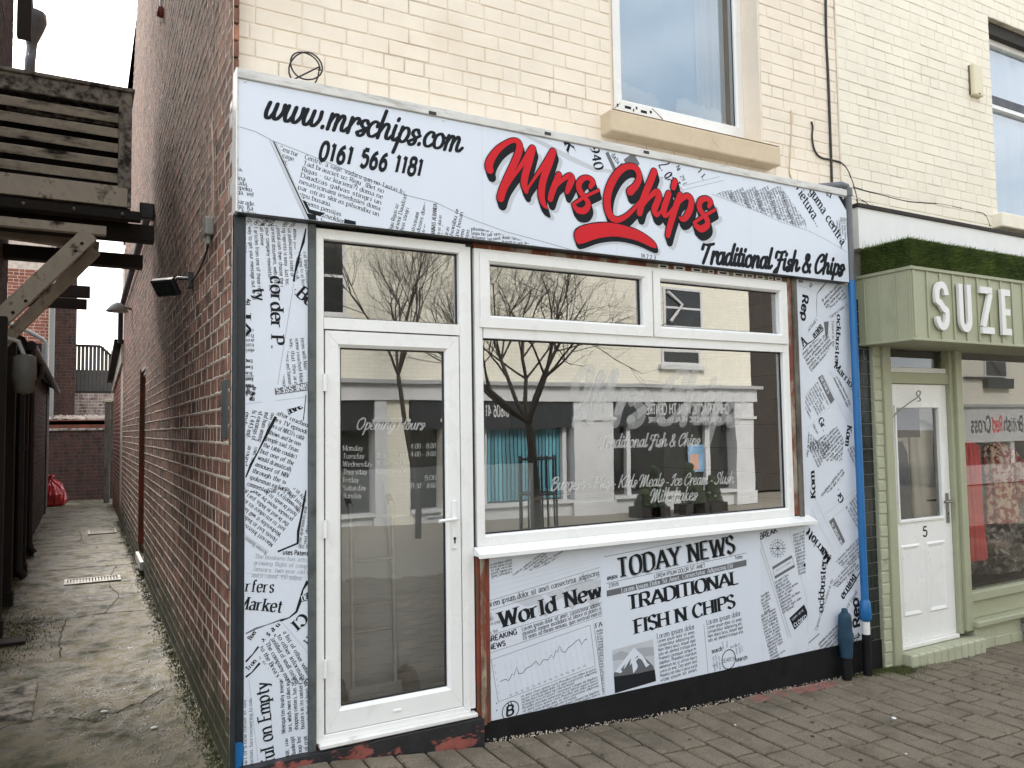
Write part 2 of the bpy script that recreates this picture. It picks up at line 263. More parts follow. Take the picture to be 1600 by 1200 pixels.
# ------------------------------------------------------------------ lettering: stroke fonts drawn with a pen
FONT = {
'A':"72|l0,0 36,100|l36,100 72,0|l14,34 58,34", 'B':"58|l4,0 4,100|s4,100 34,100 50,90 50,64 34,53 4,53|s4,53 38,53 55,42 56,14 38,0 4,0",
'C':"66|s62,80 40,101 14,90 1,50 14,10 40,-1 63,18", 'D':"66|l4,0 4,100|s4,100 36,100 60,80 63,50 60,20 36,0 4,0",
'E':"54|l4,0 4,100|l4,100 50,100|l4,52 42,52|l4,0 52,0", 'F':"50|l4,0 4,100|l4,100 48,100|l4,52 40,52", 'G':"68|s62,82 40,101 14,90 1,50 14,10 40,-1 60,12|l62,44 62,6|l40,44 66,44",
'H':"66|l4,0 4,100|l60,0 60,100|l4,52 60,52", 'I':"16|l6,0 6,100", 'J':"36|s28,100 28,30 24,4 10,-1 -2,8", 'K':"62|l4,0 4,100|l56,100 4,44|l20,60 60,0", 'L':"50|l4,100 4,0|l4,0 48,0",
'M':"82|l4,0 4,100|l4,100 40,14|l40,14 76,100|l76,100 76,0", 'N':"68|l4,0 4,100|l4,100 62,0|l62,0 62,100", 'O':"70|s34,101 10,90 1,50 10,10 34,-1 58,10 67,50 58,90 34,101",
'P':"54|l4,0 4,100|s4,100 36,100 51,88 51,60 36,48 4,48", 'Q':"70|s34,101 10,90 1,50 10,10 34,-1 58,10 67,50 58,90 34,101|l40,24 68,-10", 'R':"60|l4,0 4,100|s4,100 36,100 51,88 51,62 36,50 4,50|l30,50 58,0",
'S':"54|s48,82 28,101 6,90 6,66 28,53 48,38 49,14 28,-1 2,16", 'T':"60|l29,0 29,100|l0,100 58,100", 'U':"66|l4,100 4,34|s4,36 8,8 32,-1 56,8 60,36|l60,34 60,100", 'V':"68|l0,100 34,0|l34,0 68,100",
'W':"98|l0,100 25,0|l25,0 49,96|l49,96 73,0|l73,0 98,100", 'X':"64|l0,100 62,0|l62,100 0,0", 'Y':"64|l0,100 31,46|l62,100 31,46|l31,48 31,0", 'Z':"58|l2,100 54,100|l54,100 0,0|l0,0 56,0",
'a':"54|s6,56 24,69 42,60 44,44|l44,50 44,0|s44,40 20,38 4,22 12,2 30,2 44,16", 'b':"56|l2,100 2,0|s2,46 20,68 44,60 52,34 42,6 22,-1 2,18", 'c':"50|s46,54 30,69 10,60 2,34 12,6 32,-1 47,14",
'd':"58|l50,100 50,0|s50,46 30,68 8,60 0,34 10,6 30,-1 50,18", 'e':"52|s2,36 26,37 48,38 44,60 26,69 8,60 1,34 10,6 30,-1 47,13", 'f':"34|s36,94 24,101 14,90 13,70|l13,75 13,0|l0,66 30,66",
'g':"56|s48,66 48,20 46,-18 24,-30 4,-20|s48,46 28,68 8,60 1,36 10,10 28,3 48,22", 'h':"56|l2,100 2,0|s2,44 18,66 40,64 48,44|l48,50 48,0", 'i':"18|l6,66 6,0|l6,84 6,93", 'j':"20|s8,66 8,0 4,-24 -8,-28|l8,84 8,93",
'k':"52|l2,100 2,0|l44,67 4,28|l18,40 48,0", 'l':"18|l6,100 6,0", 'm':"88|l2,66 2,0|s2,44 16,66 34,64 41,44|l41,50 41,0|s41,44 56,66 74,64 80,44|l80,50 80,0", 'n':"58|l2,66 2,0|s2,44 18,66 40,64 48,44|l48,50 48,0",
'o':"56|s26,69 7,60 0,34 7,8 26,-1 45,8 52,34 45,60 26,69", 'p':"58|l2,66 2,-30|s2,46 20,68 44,60 52,34 42,6 22,-1 2,18", 'q':"58|l50,66 50,-30|s50,46 30,68 8,60 0,34 10,6 30,-1 50,18", 'r':"40|l2,66 2,0|s2,42 12,62 34,67",
's':"46|s40,56 24,69 6,60 8,42 34,30 40,12 24,-1 3,10", 't':"38|l14,90 14,20|s14,24 16,4 26,-1 36,4|l0,66 32,66", 'u':"58|l2,66 2,24|s2,26 8,4 22,-1 48,20|l48,66 48,0", 'v':"52|l0,66 25,0|l25,0 50,66", 'w':"78|l0,66 18,0|l18,0 38,62|l38,62 58,0|l58,0 76,66",
'x':"50|l0,66 48,0|l48,66 0,0", 'y':"52|l0,66 26,2|s50,66 26,2 14,-24 0,-28", 'z':"48|l2,66 46,66|l46,66 0,0|l0,0 47,0",
'0':"58|s28,101 8,88 1,50 8,12 28,-1 48,12 55,50 48,88 28,101", '1':"34|l18,0 18,100|l18,100 2,80", '2':"56|s4,76 14,99 40,99 50,76 36,48 2,0|l2,0 54,0", '3':"54|s4,88 26,101 48,88 44,62 22,53|s22,53 48,46 50,14 26,-1 2,12",
'4':"58|l40,0 40,100|l40,100 0,32|l0,32 56,32", '5':"54|l48,100 10,100|l10,100 6,56|s6,56 26,64 48,54 50,20 30,-1 2,10", '6':"56|s46,96 20,80 4,44 8,10 28,-1 48,10 50,36 36,56 16,52 4,34", '7':"52|l0,100 50,100|l50,100 16,0",
'8':"56|s28,101 8,92 8,66 28,54 48,66 48,92 28,101|s28,54 4,44 4,12 28,-1 52,12 52,44 28,54", '9':"56|s8,4 34,20 50,56 46,90 26,101 6,90 4,64 18,44 38,48 50,66",
'.':"20|l7,0 7,9", ',':"20|l9,8 4,-14", ':':"20|l7,0 7,9|l7,50 7,59", '-':"38|l4,34 32,34", '"':"30|l6,100 6,80|l20,100 20,80", "'":"16|l6,100 6,80", '&':"70|s66,40 44,4 18,-1 4,20 18,46 42,66 44,90 28,101 14,88 20,66 66,0", '(':"24|s20,110 6,70 6,30 20,-12", ')':"24|s2,110 16,70 16,30 2,-12", '@':"84|s58,66 40,70 28,52 32,34 48,32 58,50|s58,66 58,36 72,34 80,56 70,88 42,98 12,82 4,46 18,12 50,4", '/':"40|l0,-8 36,104", '?':"48|s4,82 20,101 42,90 40,66 22,48 22,28|l22,0 22,9", ' ':"30",
}
# brush script: x-height 100, ascenders to 185, drawn upright and sheared when set
SCRIPT = {
'a':"92|s62,84 40,102 14,84 4,46 12,10 34,2 54,24 66,60|s68,100 62,50 66,12 82,3 100,26", 'b':"70|s14,180 8,80 12,14 34,0 58,24 60,66 42,92 18,70", 'c':"70|s58,72 58,94 36,102 12,76 5,40 18,6 44,3 76,32", 'd':"94|s62,84 40,102 14,84 4,46 12,10 34,2 54,24 66,60|s76,185 64,90 64,20 80,3 100,26",
'e':"74|s8,42 42,54 58,80 40,102 14,80 6,40 22,4 48,6 80,32", 'f':"60|s70,168 54,186 34,160 20,60 6,-60|l-4,96 56,100", 'g':"84|s62,84 40,102 14,84 4,46 12,10 34,2 54,24 66,60|s68,100 60,0 40,-66 10,-60 14,-30 90,24", 'h':"92|s18,185 10,90 8,0|s8,34 28,84 48,102 62,82 58,40 62,8 78,5 98,30",
'i':"44|s14,100 10,50 14,10 28,3 50,26|s20,138 22,150", 'k':"84|s18,185 10,90 8,0|s10,44 46,92 60,98|s24,56 48,10 66,3 88,26", 'l':"44|s20,185 10,80 12,14 28,3 50,26", 'm':"128|s12,100 8,0|s8,40 24,84 40,102 52,84 48,0|s48,40 66,84 82,102 94,82 90,40 94,8 110,5 130,30",
'n':"92|s12,100 8,0|s8,34 28,84 48,102 62,82 58,40 62,8 78,5 98,30", 'o':"82|s38,102 12,84 4,46 14,8 36,0 60,18 66,58 52,92 38,102|s56,90 74,78 90,84", 'p':"78|s16,100 8,0 -2,-78|s8,50 28,92 54,98 68,62 56,16 32,0 12,16", 'r':"64|s12,100 8,0|s8,40 28,88 48,104 60,92 58,70", 's':"62|s58,78 44,100 20,90 18,64 44,38 40,4 16,-8 0,12|s0,12 34,34 70,62",
't':"50|s24,150 12,60 16,10 32,3 52,26|l-8,100 46,106", 'u':"92|s10,100 6,40 16,5 36,6 56,40 64,100|s64,100 60,50 64,12 80,3 100,26", 'w':"112|s10,100 4,40 14,4 34,10 50,50 54,98|s54,98 50,40 60,4 80,12 98,52 98,100", 'y':"84|s10,100 6,44 18,8 38,10 58,44 66,98|s68,100 60,0 40,-66 10,-60 14,-30 90,24",
'.':"40|l14,2 15,10", '-':"52|l8,46 40,48", ',':"34|l14,4 6,-22", '&':"118|s96,70 74,10 34,-4 10,30 28,76 66,118 66,156 44,166 32,136 52,84 104,0", ' ':"44",
'T':"112|s0,120 10,162 56,158 112,172|s70,160 52,80 34,0", 'M':"176|s-6,96 2,150 44,178 46,110 30,0|s30,0 66,90 92,160|s92,160 86,80 82,10|s82,10 116,90 142,166|s142,166 136,80 146,14 172,10", 'C':"112|s70,112 94,130 98,164 70,178 30,140 8,70 22,8 60,4 112,54", 'F':"100|s-4,110 4,160 50,158 104,172|s66,160 50,70 26,-44 0,-30 24,6|l22,88 84,94",
'I':"60|s10,120 30,160 66,170|s54,166 40,80 20,4 0,20", 'K':"116|s30,176 18,90 8,0|s112,170 50,100 22,84|s40,96 74,14 96,3 120,26", 'B':"110|s34,172 22,90 10,0|s-4,130 30,172 78,176 88,140 40,92|s40,92 88,88 94,36 50,-2 10,8", 'O':"130|s60,178 20,140 6,70 30,8 70,6 106,60 112,130 84,172 50,150", 'H':"130|s26,176 16,80 8,0|s116,176 100,80 98,10 118,4 136,26|s10,84 110,92", 'D':"120|s36,172 22,80 10,2 60,4 104,60 106,130 60,172 -4,150", 'P':"104|s34,172 22,90 10,0|s-4,130 30,172 80,176 96,130 70,90 24,84", 'S':"96|s90,140 70,176 34,160 36,110 70,70 58,12 20,-4 -6,24",
}
def _parse(D):
    G = {}
    for ch, d in D.items():
        p = d.split('|'); st = []
        for s_ in p[1:]:
            st.append((s_[0], [tuple(float(a)/100 for a in q.split(',')) for q in s_[1:].split(' ')]))
        G[ch] = (float(p[0])/100, st)
    return G
GF, GS = _parse(FONT), _parse(SCRIPT)
def spline(pts, n):
    if len(pts) < 3 or n <= 1: return list(pts)
    closed = math.dist(pts[0][:2], pts[-1][:2]) < 1e-6
    P = list(pts); o = []
    L = len(P)
    for i in range(L-1):
        p0 = P[i-1] if i > 0 else (P[L-2] if closed else tuple(2*a-b for a, b in zip(P[0], P[1])))
        p3 = P[i+2] if i+2 < L else (P[1] if closed else tuple(2*a-b for a, b in zip(P[-1], P[-2])))
        p1, p2 = P[i], P[i+1]
        for k in range(n):
            t = k/n
            o.append(tuple(.5*((2*b)+(c-a)*t+(2*a-5*b+4*c-d)*t*t+(3*b-a-3*c+d)*t*t*t) for a, b, c, d in zip(p0, p1, p2, p3)))
    o.append(P[-1]); return o
def ribbon(pts, ws, caps=0):
    """quads (as 2-D polygons) of a pen stroke; caps = segments of a round end"""
    n = len(pts); L = []; Rr = []; out = []
    for i in range(n):
        a = pts[max(i-1, 0)]; b = pts[min(i+1, n-1)]
        dx, dy = b[0]-a[0], b[1]-a[1]; l = math.hypot(dx, dy) or 1e-9
        nx, ny = -dy/l, dx/l; h = ws[i]/2
        L.append((pts[i][0]+nx*h, pts[i][1]+ny*h)); Rr.append((pts[i][0]-nx*h, pts[i][1]-ny*h))
    for i in range(n-1): out.append([Rr[i], Rr[i+1], L[i+1], L[i]])
    if caps:
        for e, (i, sgn) in enumerate(((0, 1), (n-1, -1))):
            c = pts[i]; h = ws[i]/2; p = (L[i], Rr[i]) if sgn > 0 else (Rr[i], L[i])
            a0 = math.atan2(p[0][1]-c[1], p[0][0]-c[0])
            out.append([(c[0]+h*math.cos(a0+PI*k/caps), c[1]+h*math.sin(a0+PI*k/caps)) for k in range(caps+1)])
    return out
def clip_poly(poly, reg):
    for i in range(len(reg)):
        (ax, ay), (bx, by) = reg[i], reg[(i+1) % len(reg)]
        ex, ey = bx-ax, by-ay; o = []
        side = lambda p: ex*(p[1]-ay)-ey*(p[0]-ax)
        for j in range(len(poly)):
            p, q = poly[j], poly[(j+1) % len(poly)]; sp, sq = side(p), side(q)
            if sp >= 0: o.append(p)
            if (sp >= 0) != (sq >= 0):
                t = sp/(sp-sq); o.append((p[0]+t*(q[0]-p[0]), p[1]+t*(q[1]-p[1])))
        poly = o
        if len(poly) < 3: return None
    return poly
def ccw(poly):
    a = sum(poly[i][0]*poly[(i+1) % len(poly)][1]-poly[(i+1) % len(poly)][0]*poly[i][1] for i in range(len(poly)))
    return list(poly) if a > 0 else list(poly)[::-1]
class Sheet:
    """flat print on a vertical plane y=Y; side=-1 faces -Y (u=+X), side=+1 faces +Y (u=-X)"""
    def __init__(s, Y, side=-1): s.Y = Y; s.side = side; s.mb = {}
    def uv(s, px, py):
        p = onY(px, py, s.Y); return (p.x, p.z)
    def poly(s, mat, pts, h, clip=None):
        pts = ccw(pts)
        if clip is not None:
            pts = clip_poly(pts, clip)
            if pts is None: return
        mb = s.mb.setdefault(mat, MB())
        if s.side < 0: mb.add([(u, s.Y-h, v) for u, v in pts], [tuple(range(len(pts)))])
        else: mb.add([(-u, s.Y+h, v) for u, v in pts], [tuple(range(len(pts)))])
    def stroke(s, mat, pts, ws, h, clip=None, caps=0):
        for k, q in enumerate(ribbon(pts, ws, caps)): s.poly(mat, q, h+k*1.2e-5, clip)
    def line(s, mat, a, b, w, h, clip=None): s.stroke(mat, [a, b], [w, w], h, clip)
    def width(s, text, style, track=0):
        G = GS if style[0] == 'script' else GF
        return sum(G.get(c, G[' '])[0]+track for c in text)
    def text(s, mat, text, style, p0, p1, size=None, clip=None, h=.0008, fit=True, track=None, seg=None, center=False):
        kind, wt = style[0], style[1]; G = GS if kind == 'script' else GF
        if track is None: track = {'script': .02, 'serif': .09, 'sans': .09}[kind]+(wt*.35 if kind != 'script' else 0)
        dx, dy = p1[0]-p0[0], p1[1]-p0[1]; L = math.hypot(dx, dy); ux, uy = dx/L, dy/L
        W = max(.01, sum(G.get(c, G[' '])[0]+track for c in text))
        if size is None: size = L/W; xs = size
        else: xs = L/W if fit else size*(style[2] if len(style) > 2 else 1)
        x = (L/xs-W)/2 if center else 0.
        n = seg or (6 if size > .05 else 3 if size > .018 else 2)
        shear = .28 if kind == 'script' else (style[3] if len(style) > 3 else 0)
        T = lambda p: (p0[0]+ux*p[0]*xs-uy*p[1]*size+ux*p[1]*shear*size, p0[1]+uy*p[0]*xs+ux*p[1]*size+uy*p[1]*shear*size)
        for gi, ch in enumerate(text):
            adv, st = G.get(ch, G[' '])
            hh = h+(gi % 2)*.0003
            for k, (ty, pts) in enumerate(st):
                pp = spline(pts, n) if ty == 's' else pts
                if ty == 'l' and kind == 'script': pp = pts
                q = []; ws = []
                for i, p in enumerate(pp):
                    a = pp[max(i-1, 0)]; b = pp[min(i+1, len(pp)-1)]; ex, ey = b[0]-a[0], b[1]-a[1]; l = math.hypot(ex, ey) or 1
                    if kind == 'serif': wv = wt*(.26+.78*abs(ex*.31-ey*.95)/l)
                    elif kind == 'script': wv = wt*(.80+.35*abs(ey)/l)
                    else: wv = wt
                    q.append((p[0]+x, p[1])); ws.append(wv)
                caps = (5 if size > .04 else 2) if kind == 'script' else 0
                for j, poly in enumerate(ribbon(q, ws, caps)): s.poly(mat, [T(p) for p in poly], hh+k*.00006+j*2e-6, clip)
                if kind == 'serif' and ch.isalpha() or kind == 'serif' and ch in '17':
                    for e, o_ in ((q[0], q[1]), (q[-1], q[-2])):
                        if ty == 'l' and abs(e[1]-o_[1]) > .25 and min(abs(e[1]), abs(e[1]-1), abs(e[1]-.66), abs(e[1]+.3)) < .02 and not (ch in 'AVWvwMN' and abs(e[0]-x-.36) < .3 and e[1] in (1., 0.) and ch in 'AV' and (e[1] == 1.) == (ch == 'A')):
                            th = .055; hw = wt*.5+.095
                            y0, y1 = (e[1]-th*.2, e[1]+th*.8) if e[1] < .1 else (e[1]-th*.8, e[1]+th*.2)
                            l_, r_ = e[0]-hw, e[0]+hw
                            if abs(e[1]-.66) < .02 and ch not in 'vwxyku': r_ = e[0]+wt*.4
                            s.poly(mat, [T(p) for p in ((l_, y0), (r_, y0), (r_, y1), (l_, y1))], hh+.0002, clip)
            x += adv+track
        return W*xs
    def px(s, mat, text, style, a, b, hpx=None, clip=None, **kw):
        """text with its baseline from picture point a to b (both on this sheet)"""
        p0, p1 = s.uv(*a), s.uv(*b); size = None
        if hpx: q = s.uv(a[0], a[1]-hpx); size = math.dist(p0, q)
        return s.text(mat, text, style, p0, p1, size, clip, **kw)
    def block(s, mat, lines, style, a, b, hpx, lead, clip=None, just=True, **kw):
        p0, p1 = s.uv(*a), s.uv(*b); q = s.uv(a[0], a[1]-hpx); size = math.dist(p0, q); ld = size*lead
        dx, dy = p1[0]-p0[0], p1[1]-p0[1]; L = math.hypot(dx, dy); ux, uy = dx/L, dy/L
        for i, t in enumerate(lines):
            if not t: continue
            o = (uy*ld*i, -ux*ld*i); A = (p0[0]+o[0], p0[1]+o[1]); B = (p1[0]+o[0], p1[1]+o[1])
            tr = .10+style[1]*.3; nat = s.width(t, style, tr)*size
            f = just and .72 < nat/L < 1.35
            s.text(mat, t, style, A, B, size, clip, fit=f, track=tr, **kw)
    def build(s, parent, names):
        for mat, mb in s.mb.items():
            o = mb.build(names.get(mat, 'print'), M[mat], parent)
            if mat in ('ink_grey', 'ink_soft', 'ink_pale', 'print'): o['kind'] = 'stuff'      # fine print
LOREM = "Lorem ipsum dolor sit amet consectetur adipiscing elit Nam libero lacus aliquet eget odio vel eleifend tristique eros Praesent consequat congue mi dapibus Phasellus interdum elementum leo ut ultrices mauris viverra sit amet Class aptent taciti Phasellus non tellus in purus auctor".split()
LATV = "Tad brauciet uz Rigu Rigas uz kurieni Daudzas galvas stingri un nesatricinami iesedusies doma par otras skiras pilsonibu un latpu busanu Atnems pensijas padzis no dzivokliem izglitibu krievu valoda ne gut ari sadr vares bus paredz ligumu nosaukumu skaidri".split()
def filler(words, n, wch, seed=0):
    r = random.Random(seed); i = r.randrange(len(words)); o = []
    for k in range(n):
        t = ''
        while len(t)+len(words[i % len(words)]) <= wch: t += (' ' if t else '')+words[i % len(words)]; i += 1
        o.append(t or words[i % len(words)]); i += not t
    return o
SER, SERB, SAN, SANB = ('serif', .15, .92), ('serif', .23, .92), ('sans', .10, .95), ('sans', .19, .95)
# ------------------------------------------------------------------ ground
GZ = [(-40, .0), (-.2, .0), (.33, .012), (1.34, -.107), (2.37, -.178), (3.49, -.213), (4.67, -.25), (5.9, -.278), (6.65, -.30), (12, -.42), (40, -.5)]
def gz(x):
    for (a, b), (c, d) in zip(GZ, GZ[1:]):
        if x <= c: return b+(d-b)*(x-a)/(c-a)
    return GZ[-1][1]
def grid_mesh(name, mat, xs, ys, zf, parent=None):
    mb = MB(); n = len(ys); vs = [(x, y, zf(x, y)) for x in xs for y in ys]
    fs = [(i*n+j, (i+1)*n+j, (i+1)*n+j+1, i*n+j+1) for i in range(len(xs)-1) for j in range(n-1)]
    mb.add(vs, fs, True); return mb.build(name, mat, parent)
def fr(a, b, st):
    n = max(1, round((b-a)/st)); return [a+(b-a)*i/n for i in range(n+1)]
xs = [-200, -60, -20, -8]+fr(-4, 30, .5)+[40, 80, 200]
tag(grid_mesh('street_ground', M['asphalt'], xs, [-200, -60, -30, -20, -14, -8, -5, -3.2, 60, 200], lambda x, y: gz(x)-.06-(.12 if y < -8 else 0)), kind='structure')
pav = tag(grid_mesh('pavement', M['sand'], fr(.1, 16, .25), fr(-5.2, .06, .35), lambda x, y: gz(x)-.006), kind='structure')
# block pavers, laid in runs square to the shopfront
def block_mesh(l, w_, seed):
    r = random.Random(seed); c = .009; t = .03; mb = MB()
    def ring(k, z): return [(sx*(w_/2-k)+r.uniform(-.003, .003), sy*(l/2-k)+r.uniform(-.003, .003), z+r.uniform(-.0012, .0012)) for sx, sy in ((-1, -1), (0, -1.0), (1, -1), (1, 1), (0, 1.0), (-1, 1))]
    a, b = ring(0, -.008), ring(c, 0.0); lo = [(p[0], p[1], -t) for p in a]
    mb.add(lo+a+b, [(i, (i+1) % 6, (i+1) % 6+6, i+6) for i in range(6)]+[(i+6, (i+1) % 6+6, (i+1) % 6+12, i+12) for i in range(6)]+[tuple(range(12, 18))])
    me = bpy.data.meshes.new('paver'); me.from_pydata(mb.v, [], mb.f); me.materials.append(M['paver']); return me
PMESH = {L_: [block_mesh(L_-.014, .157, 31*k+int(L_*100)) for k in range(4)] for L_ in (.10, .15, .20, .25, .30)}
cand = []
x = .22
rp = random.Random(3)
while x < 13.0:
    y = -.014 if x > 1.15 else -.060
    first = True
    while y > -5.1:
        L_ = rp.choice((.20, .25, .25, .30))
        if first: L_ = rp.choice((.10, .15, .20, .25)); first = False
        cand.append((x+.086, y-L_/2, L_)); y -= L_
    x += .1725
vis = []; hid = []
for c_ in cand:
    a, b, d = proj((c_[0], c_[1], gz(c_[0])))
    (vis if -60 < a < 1660 and 900 < b < 1260 and d > 0 else hid).append((d, c_))
vis.sort()
pv = vis[:300]; rest = [c for c in vis[300:]]+hid
for i, (d, (cx, cy, L_)) in enumerate(pv):
    o = link('paver', rp.choice(PMESH[L_]), pav, (cx+rp.uniform(-.002, .002), cy, gz(cx)+.012+rp.uniform(-.003, .003)))
    s = (gz(cx+.1)-gz(cx-.1))/.2
    fl_ = rp.random() < .5; o.rotation_euler = (rp.uniform(-.010, .010), (math.atan(s) if fl_ else -math.atan(s))+rp.uniform(-.010, .010), rp.uniform(-.012, .012)+(PI if fl_ else 0))
mb = MB()
for d, (cx, cy, L_) in rest: mb.box(cx-.081, cx+.081, cy-L_/2+.005, cy+L_/2-.005, gz(cx)-.02, gz(cx)+.011)
tag(mb.build('far_pavers', M['paver'], pav), kind='stuff')
# alley concrete, broken and uneven near the street
def alley_z(x, y):
    n = noise.noise
    z = -.03+.012*n((x*1.1, y*.6, 3))+.005*n((x*5, y*4, 1))
    near = max(0, min(1, (3.6-y)/2.2)); mid = max(0, 1-abs(y-2.6)/1.6)*max(0, 1-abs(x+.55)/.6)
    rg = n((x*3+.6*y, y*9-1.5*x, 7)); z += near*.020*rg+near*.011*n((x*14, y*26, 2))+near*.006*abs(n((x*31, y*37, 4)))
    z -= mid*.045*max(0, n((x*4, y*5, 11))+.15)
    z += .035*max(0, 1-abs(x+.06)/.12)*(.6+.8*n((x*8, y*7, 5)))*max(0, min(1, (9-y)/3))   # debris banked against the wall
    rd = 1-abs(n((x*5.5+1.5*y, y*8-2*x, 21))); z += near*.016*(rd*rd-.5)+near*.005*n((x*45, y*60, 8))
    z -= .010*max(0, 1-abs(y-2.95-.05*n((x*3, 0, 0)))/.025)
    return z
al = tag(grid_mesh('alley_floor', M['concrete'], fr(-2.2, .14, .022), fr(-1.2, 5, .022)+fr(5.05, 8, .05)+fr(8.1, 19.2, .12), alley_z), kind='structure')
# ------------------------------------------------------------------ bricks
BM = {}
def brick_geo(l, h, dep, seed, ch=.004, jit=.0015):
    r = random.Random(seed); j = lambda: r.uniform(-jit, jit)
    a = [(-l/2, 0), (l/2, 0), (l/2, h), (-l/2, h)]
    back = [(x, dep, z) for x, z in a]; mid = [(x+j(), ch, z+j()) for x, z in a]
    cx = [(-l/2+ch, ch), (l/2-ch, ch), (l/2-ch, h-ch), (-l/2+ch, h-ch)]; fr_ = [(x+j(), j(), z+j()) for x, z in cx]
    fs = [(8, 9, 10, 11)]+[(i, (i+1) % 4, (i+1) % 4+4, i+4) for i in range(4)]+[(i+4, (i+1) % 4+4, (i+1) % 4+8, i+8) for i in range(4)]
    return back+mid+fr_, fs
def brick_field(parent, mat, axis, plane, s0, s1, z0, z1, course, blen, joint, holes=(), n_obj=300, proud=.003, seed=1, name='brick', flip=False, headers=.15, all_stuff=False, perp=0):
    """axis 'x': wall facing -Y at y=plane; axis 'y': wall facing -X at x=plane. plane is the mortar face"""
    r = random.Random(seed); L = []; k = 0; z = z0
    while z < z1-.01:
        s = s0-(blen*.5 if k % 2 else 0)-(blen*.12 if k % 3 == 1 else 0)
        hd = (k % 5 == 4)
        while s < s1:
            l = blen*(.5 if (hd or r.random() < headers) else 1)
            a, b = max(s, s0), min(s+l-joint, s1); zz0, zz1 = z, min(z+course-joint, z1); s += l
            segs = [(a, b)]
            for (h0, h1, hz0, hz1) in holes:
                if zz1 > hz0+.004 and zz0 < hz1-.004:
                    ns = []
                    for (p, q) in segs:
                        if q <= h0 or p >= h1: ns.append((p, q)); continue
                        if p < h0: ns.append((p, h0))
                        if q > h1: ns.append((h1, q))
                    segs = ns
            for (p, q) in segs:
                if q-p > .025 and zz1-zz0 > .02: L.append((p, q, zz0, zz1))
        z += course; k += 1
    sc_ = []
    for (p, q, a, b) in L:
        c3 = ((p+q)/2, plane, (a+b)/2) if axis == 'x' else (plane, (p+q)/2, (a+b)/2)
        e0 = (p, plane, a) if axis == 'x' else (plane, p, a); e1 = (q, plane, b) if axis == 'x' else (plane, q, b)
        A, B, D = proj(c3)
        if D > .3 and -20 < A < 1620 and -20 < B < 1220:
            u, v = proj(e0), proj(e1); ar = abs((u[0]-v[0])*(u[1]-v[1]))
        else: ar = -1
        sc_.append((ar, (p, q, a, b)))
    sc_.sort(key=lambda t: -t[0])
    objs = [] if all_stuff else [t[1] for t in sc_[:n_obj] if t[0] > 0]
    rest = [t[1] for t in sc_[len(objs):]]
    rot = 0 if axis == 'x' else (PI/2 if flip else -PI/2)
    o0 = wloc(parent)
    for (p, q, a, b) in objs:
        ln = round((q-p)/.01)*.01; hh = round((b-a)/.005)*.005
        key = (mat, ln, hh, r.randrange(3))
        if key not in BM:
            vs, fs = brick_geo(ln, hh, .03, r.random()); me = bpy.data.meshes.new(name); me.from_pydata(vs, [], fs); me.materials.append(M[mat]); BM[key] = me
        jp = r.uniform(-.001, .0012)
        loc = ((p+q)/2, plane-proud+jp, a) if axis == 'x' else (plane-(proud-jp)*(-1 if flip else 1), (p+q)/2, a)
        o = link(name, BM[key], parent, Vector(loc)-o0); o.rotation_euler = (0, 0, rot); o.scale = ((q-p)/ln, 1, (b-a)/hh)
    if axis == 'y' and not flip and perp:
        mb = MB()
        for (p, q, a, b) in L:
            if p < perp:
                w_ = joint*r.uniform(.25, .6); o_ = .0035; c = p-joint/2; x = plane+.0005
                mb.add([(x, c-w_, a-.006), (x-o_, c-w_*.5, a-.006), (x-o_, c+w_*.5, a-.006), (x, c+w_, a-.006), (x, c-w_, b+.006), (x-o_, c-w_*.5, b+.006), (x-o_, c+w_*.5, b+.006), (x, c+w_, b+.006)], [(0, 1, 5, 4), (1, 2, 6, 5), (2, 3, 7, 6)])
        tag(mb.build('perpend_pointing', M['mortar'], parent), kind='stuff')
    if rest:
        mb = MB()
        for (p, q, a, b) in rest:
            vs, fs = brick_geo(q-p, b-a, .03, r.random()); jp = r.uniform(-.001, .0012); cm = (p+q)/2
            if axis == 'x': vv = [(cm+x, plane-proud+jp+y, a+z_) for x, y, z_ in vs]
            elif flip: vv = [(plane+proud-jp-y, cm+x, a+z_) for x, y, z_ in vs]
            else: vv = [(plane-proud+jp+y, cm-x, a+z_) for x, y, z_ in vs]
            mb.add(vv, fs)
        tag(mb.build('brickwork', M[mat], parent), kind='stuff')
def slab(name, mat, parent, axis, f, b, s0, s1, z0, z1, holes=()):
    """wall body with rectangular openings; f front plane, b back plane"""
    mb = MB(); ss = sorted({s0, s1, *[h[0] for h in holes], *[h[1] for h in holes]}); zs = sorted({z0, z1, *[h[2] for h in holes], *[h[3] for h in holes]})
    for i in range(len(ss)-1):
        j = 0
        while j < len(zs)-1:
            inh = lambda jj: any(h[0] < (ss[i]+ss[i+1])/2 < h[1] and h[2] < (zs[jj]+zs[jj+1])/2 < h[3] for h in holes)
            if inh(j): j += 1; continue
            k = j
            while k+1 < len(zs)-1 and not inh(k+1): k += 1
            if axis == 'x': mb.box(ss[i], ss[i+1], f, b, zs[j], zs[k+1])
            else: mb.box(f, b, ss[i], ss[i+1], zs[j], zs[k+1])
            j = k+1
    return mb.build(name, mat, parent)
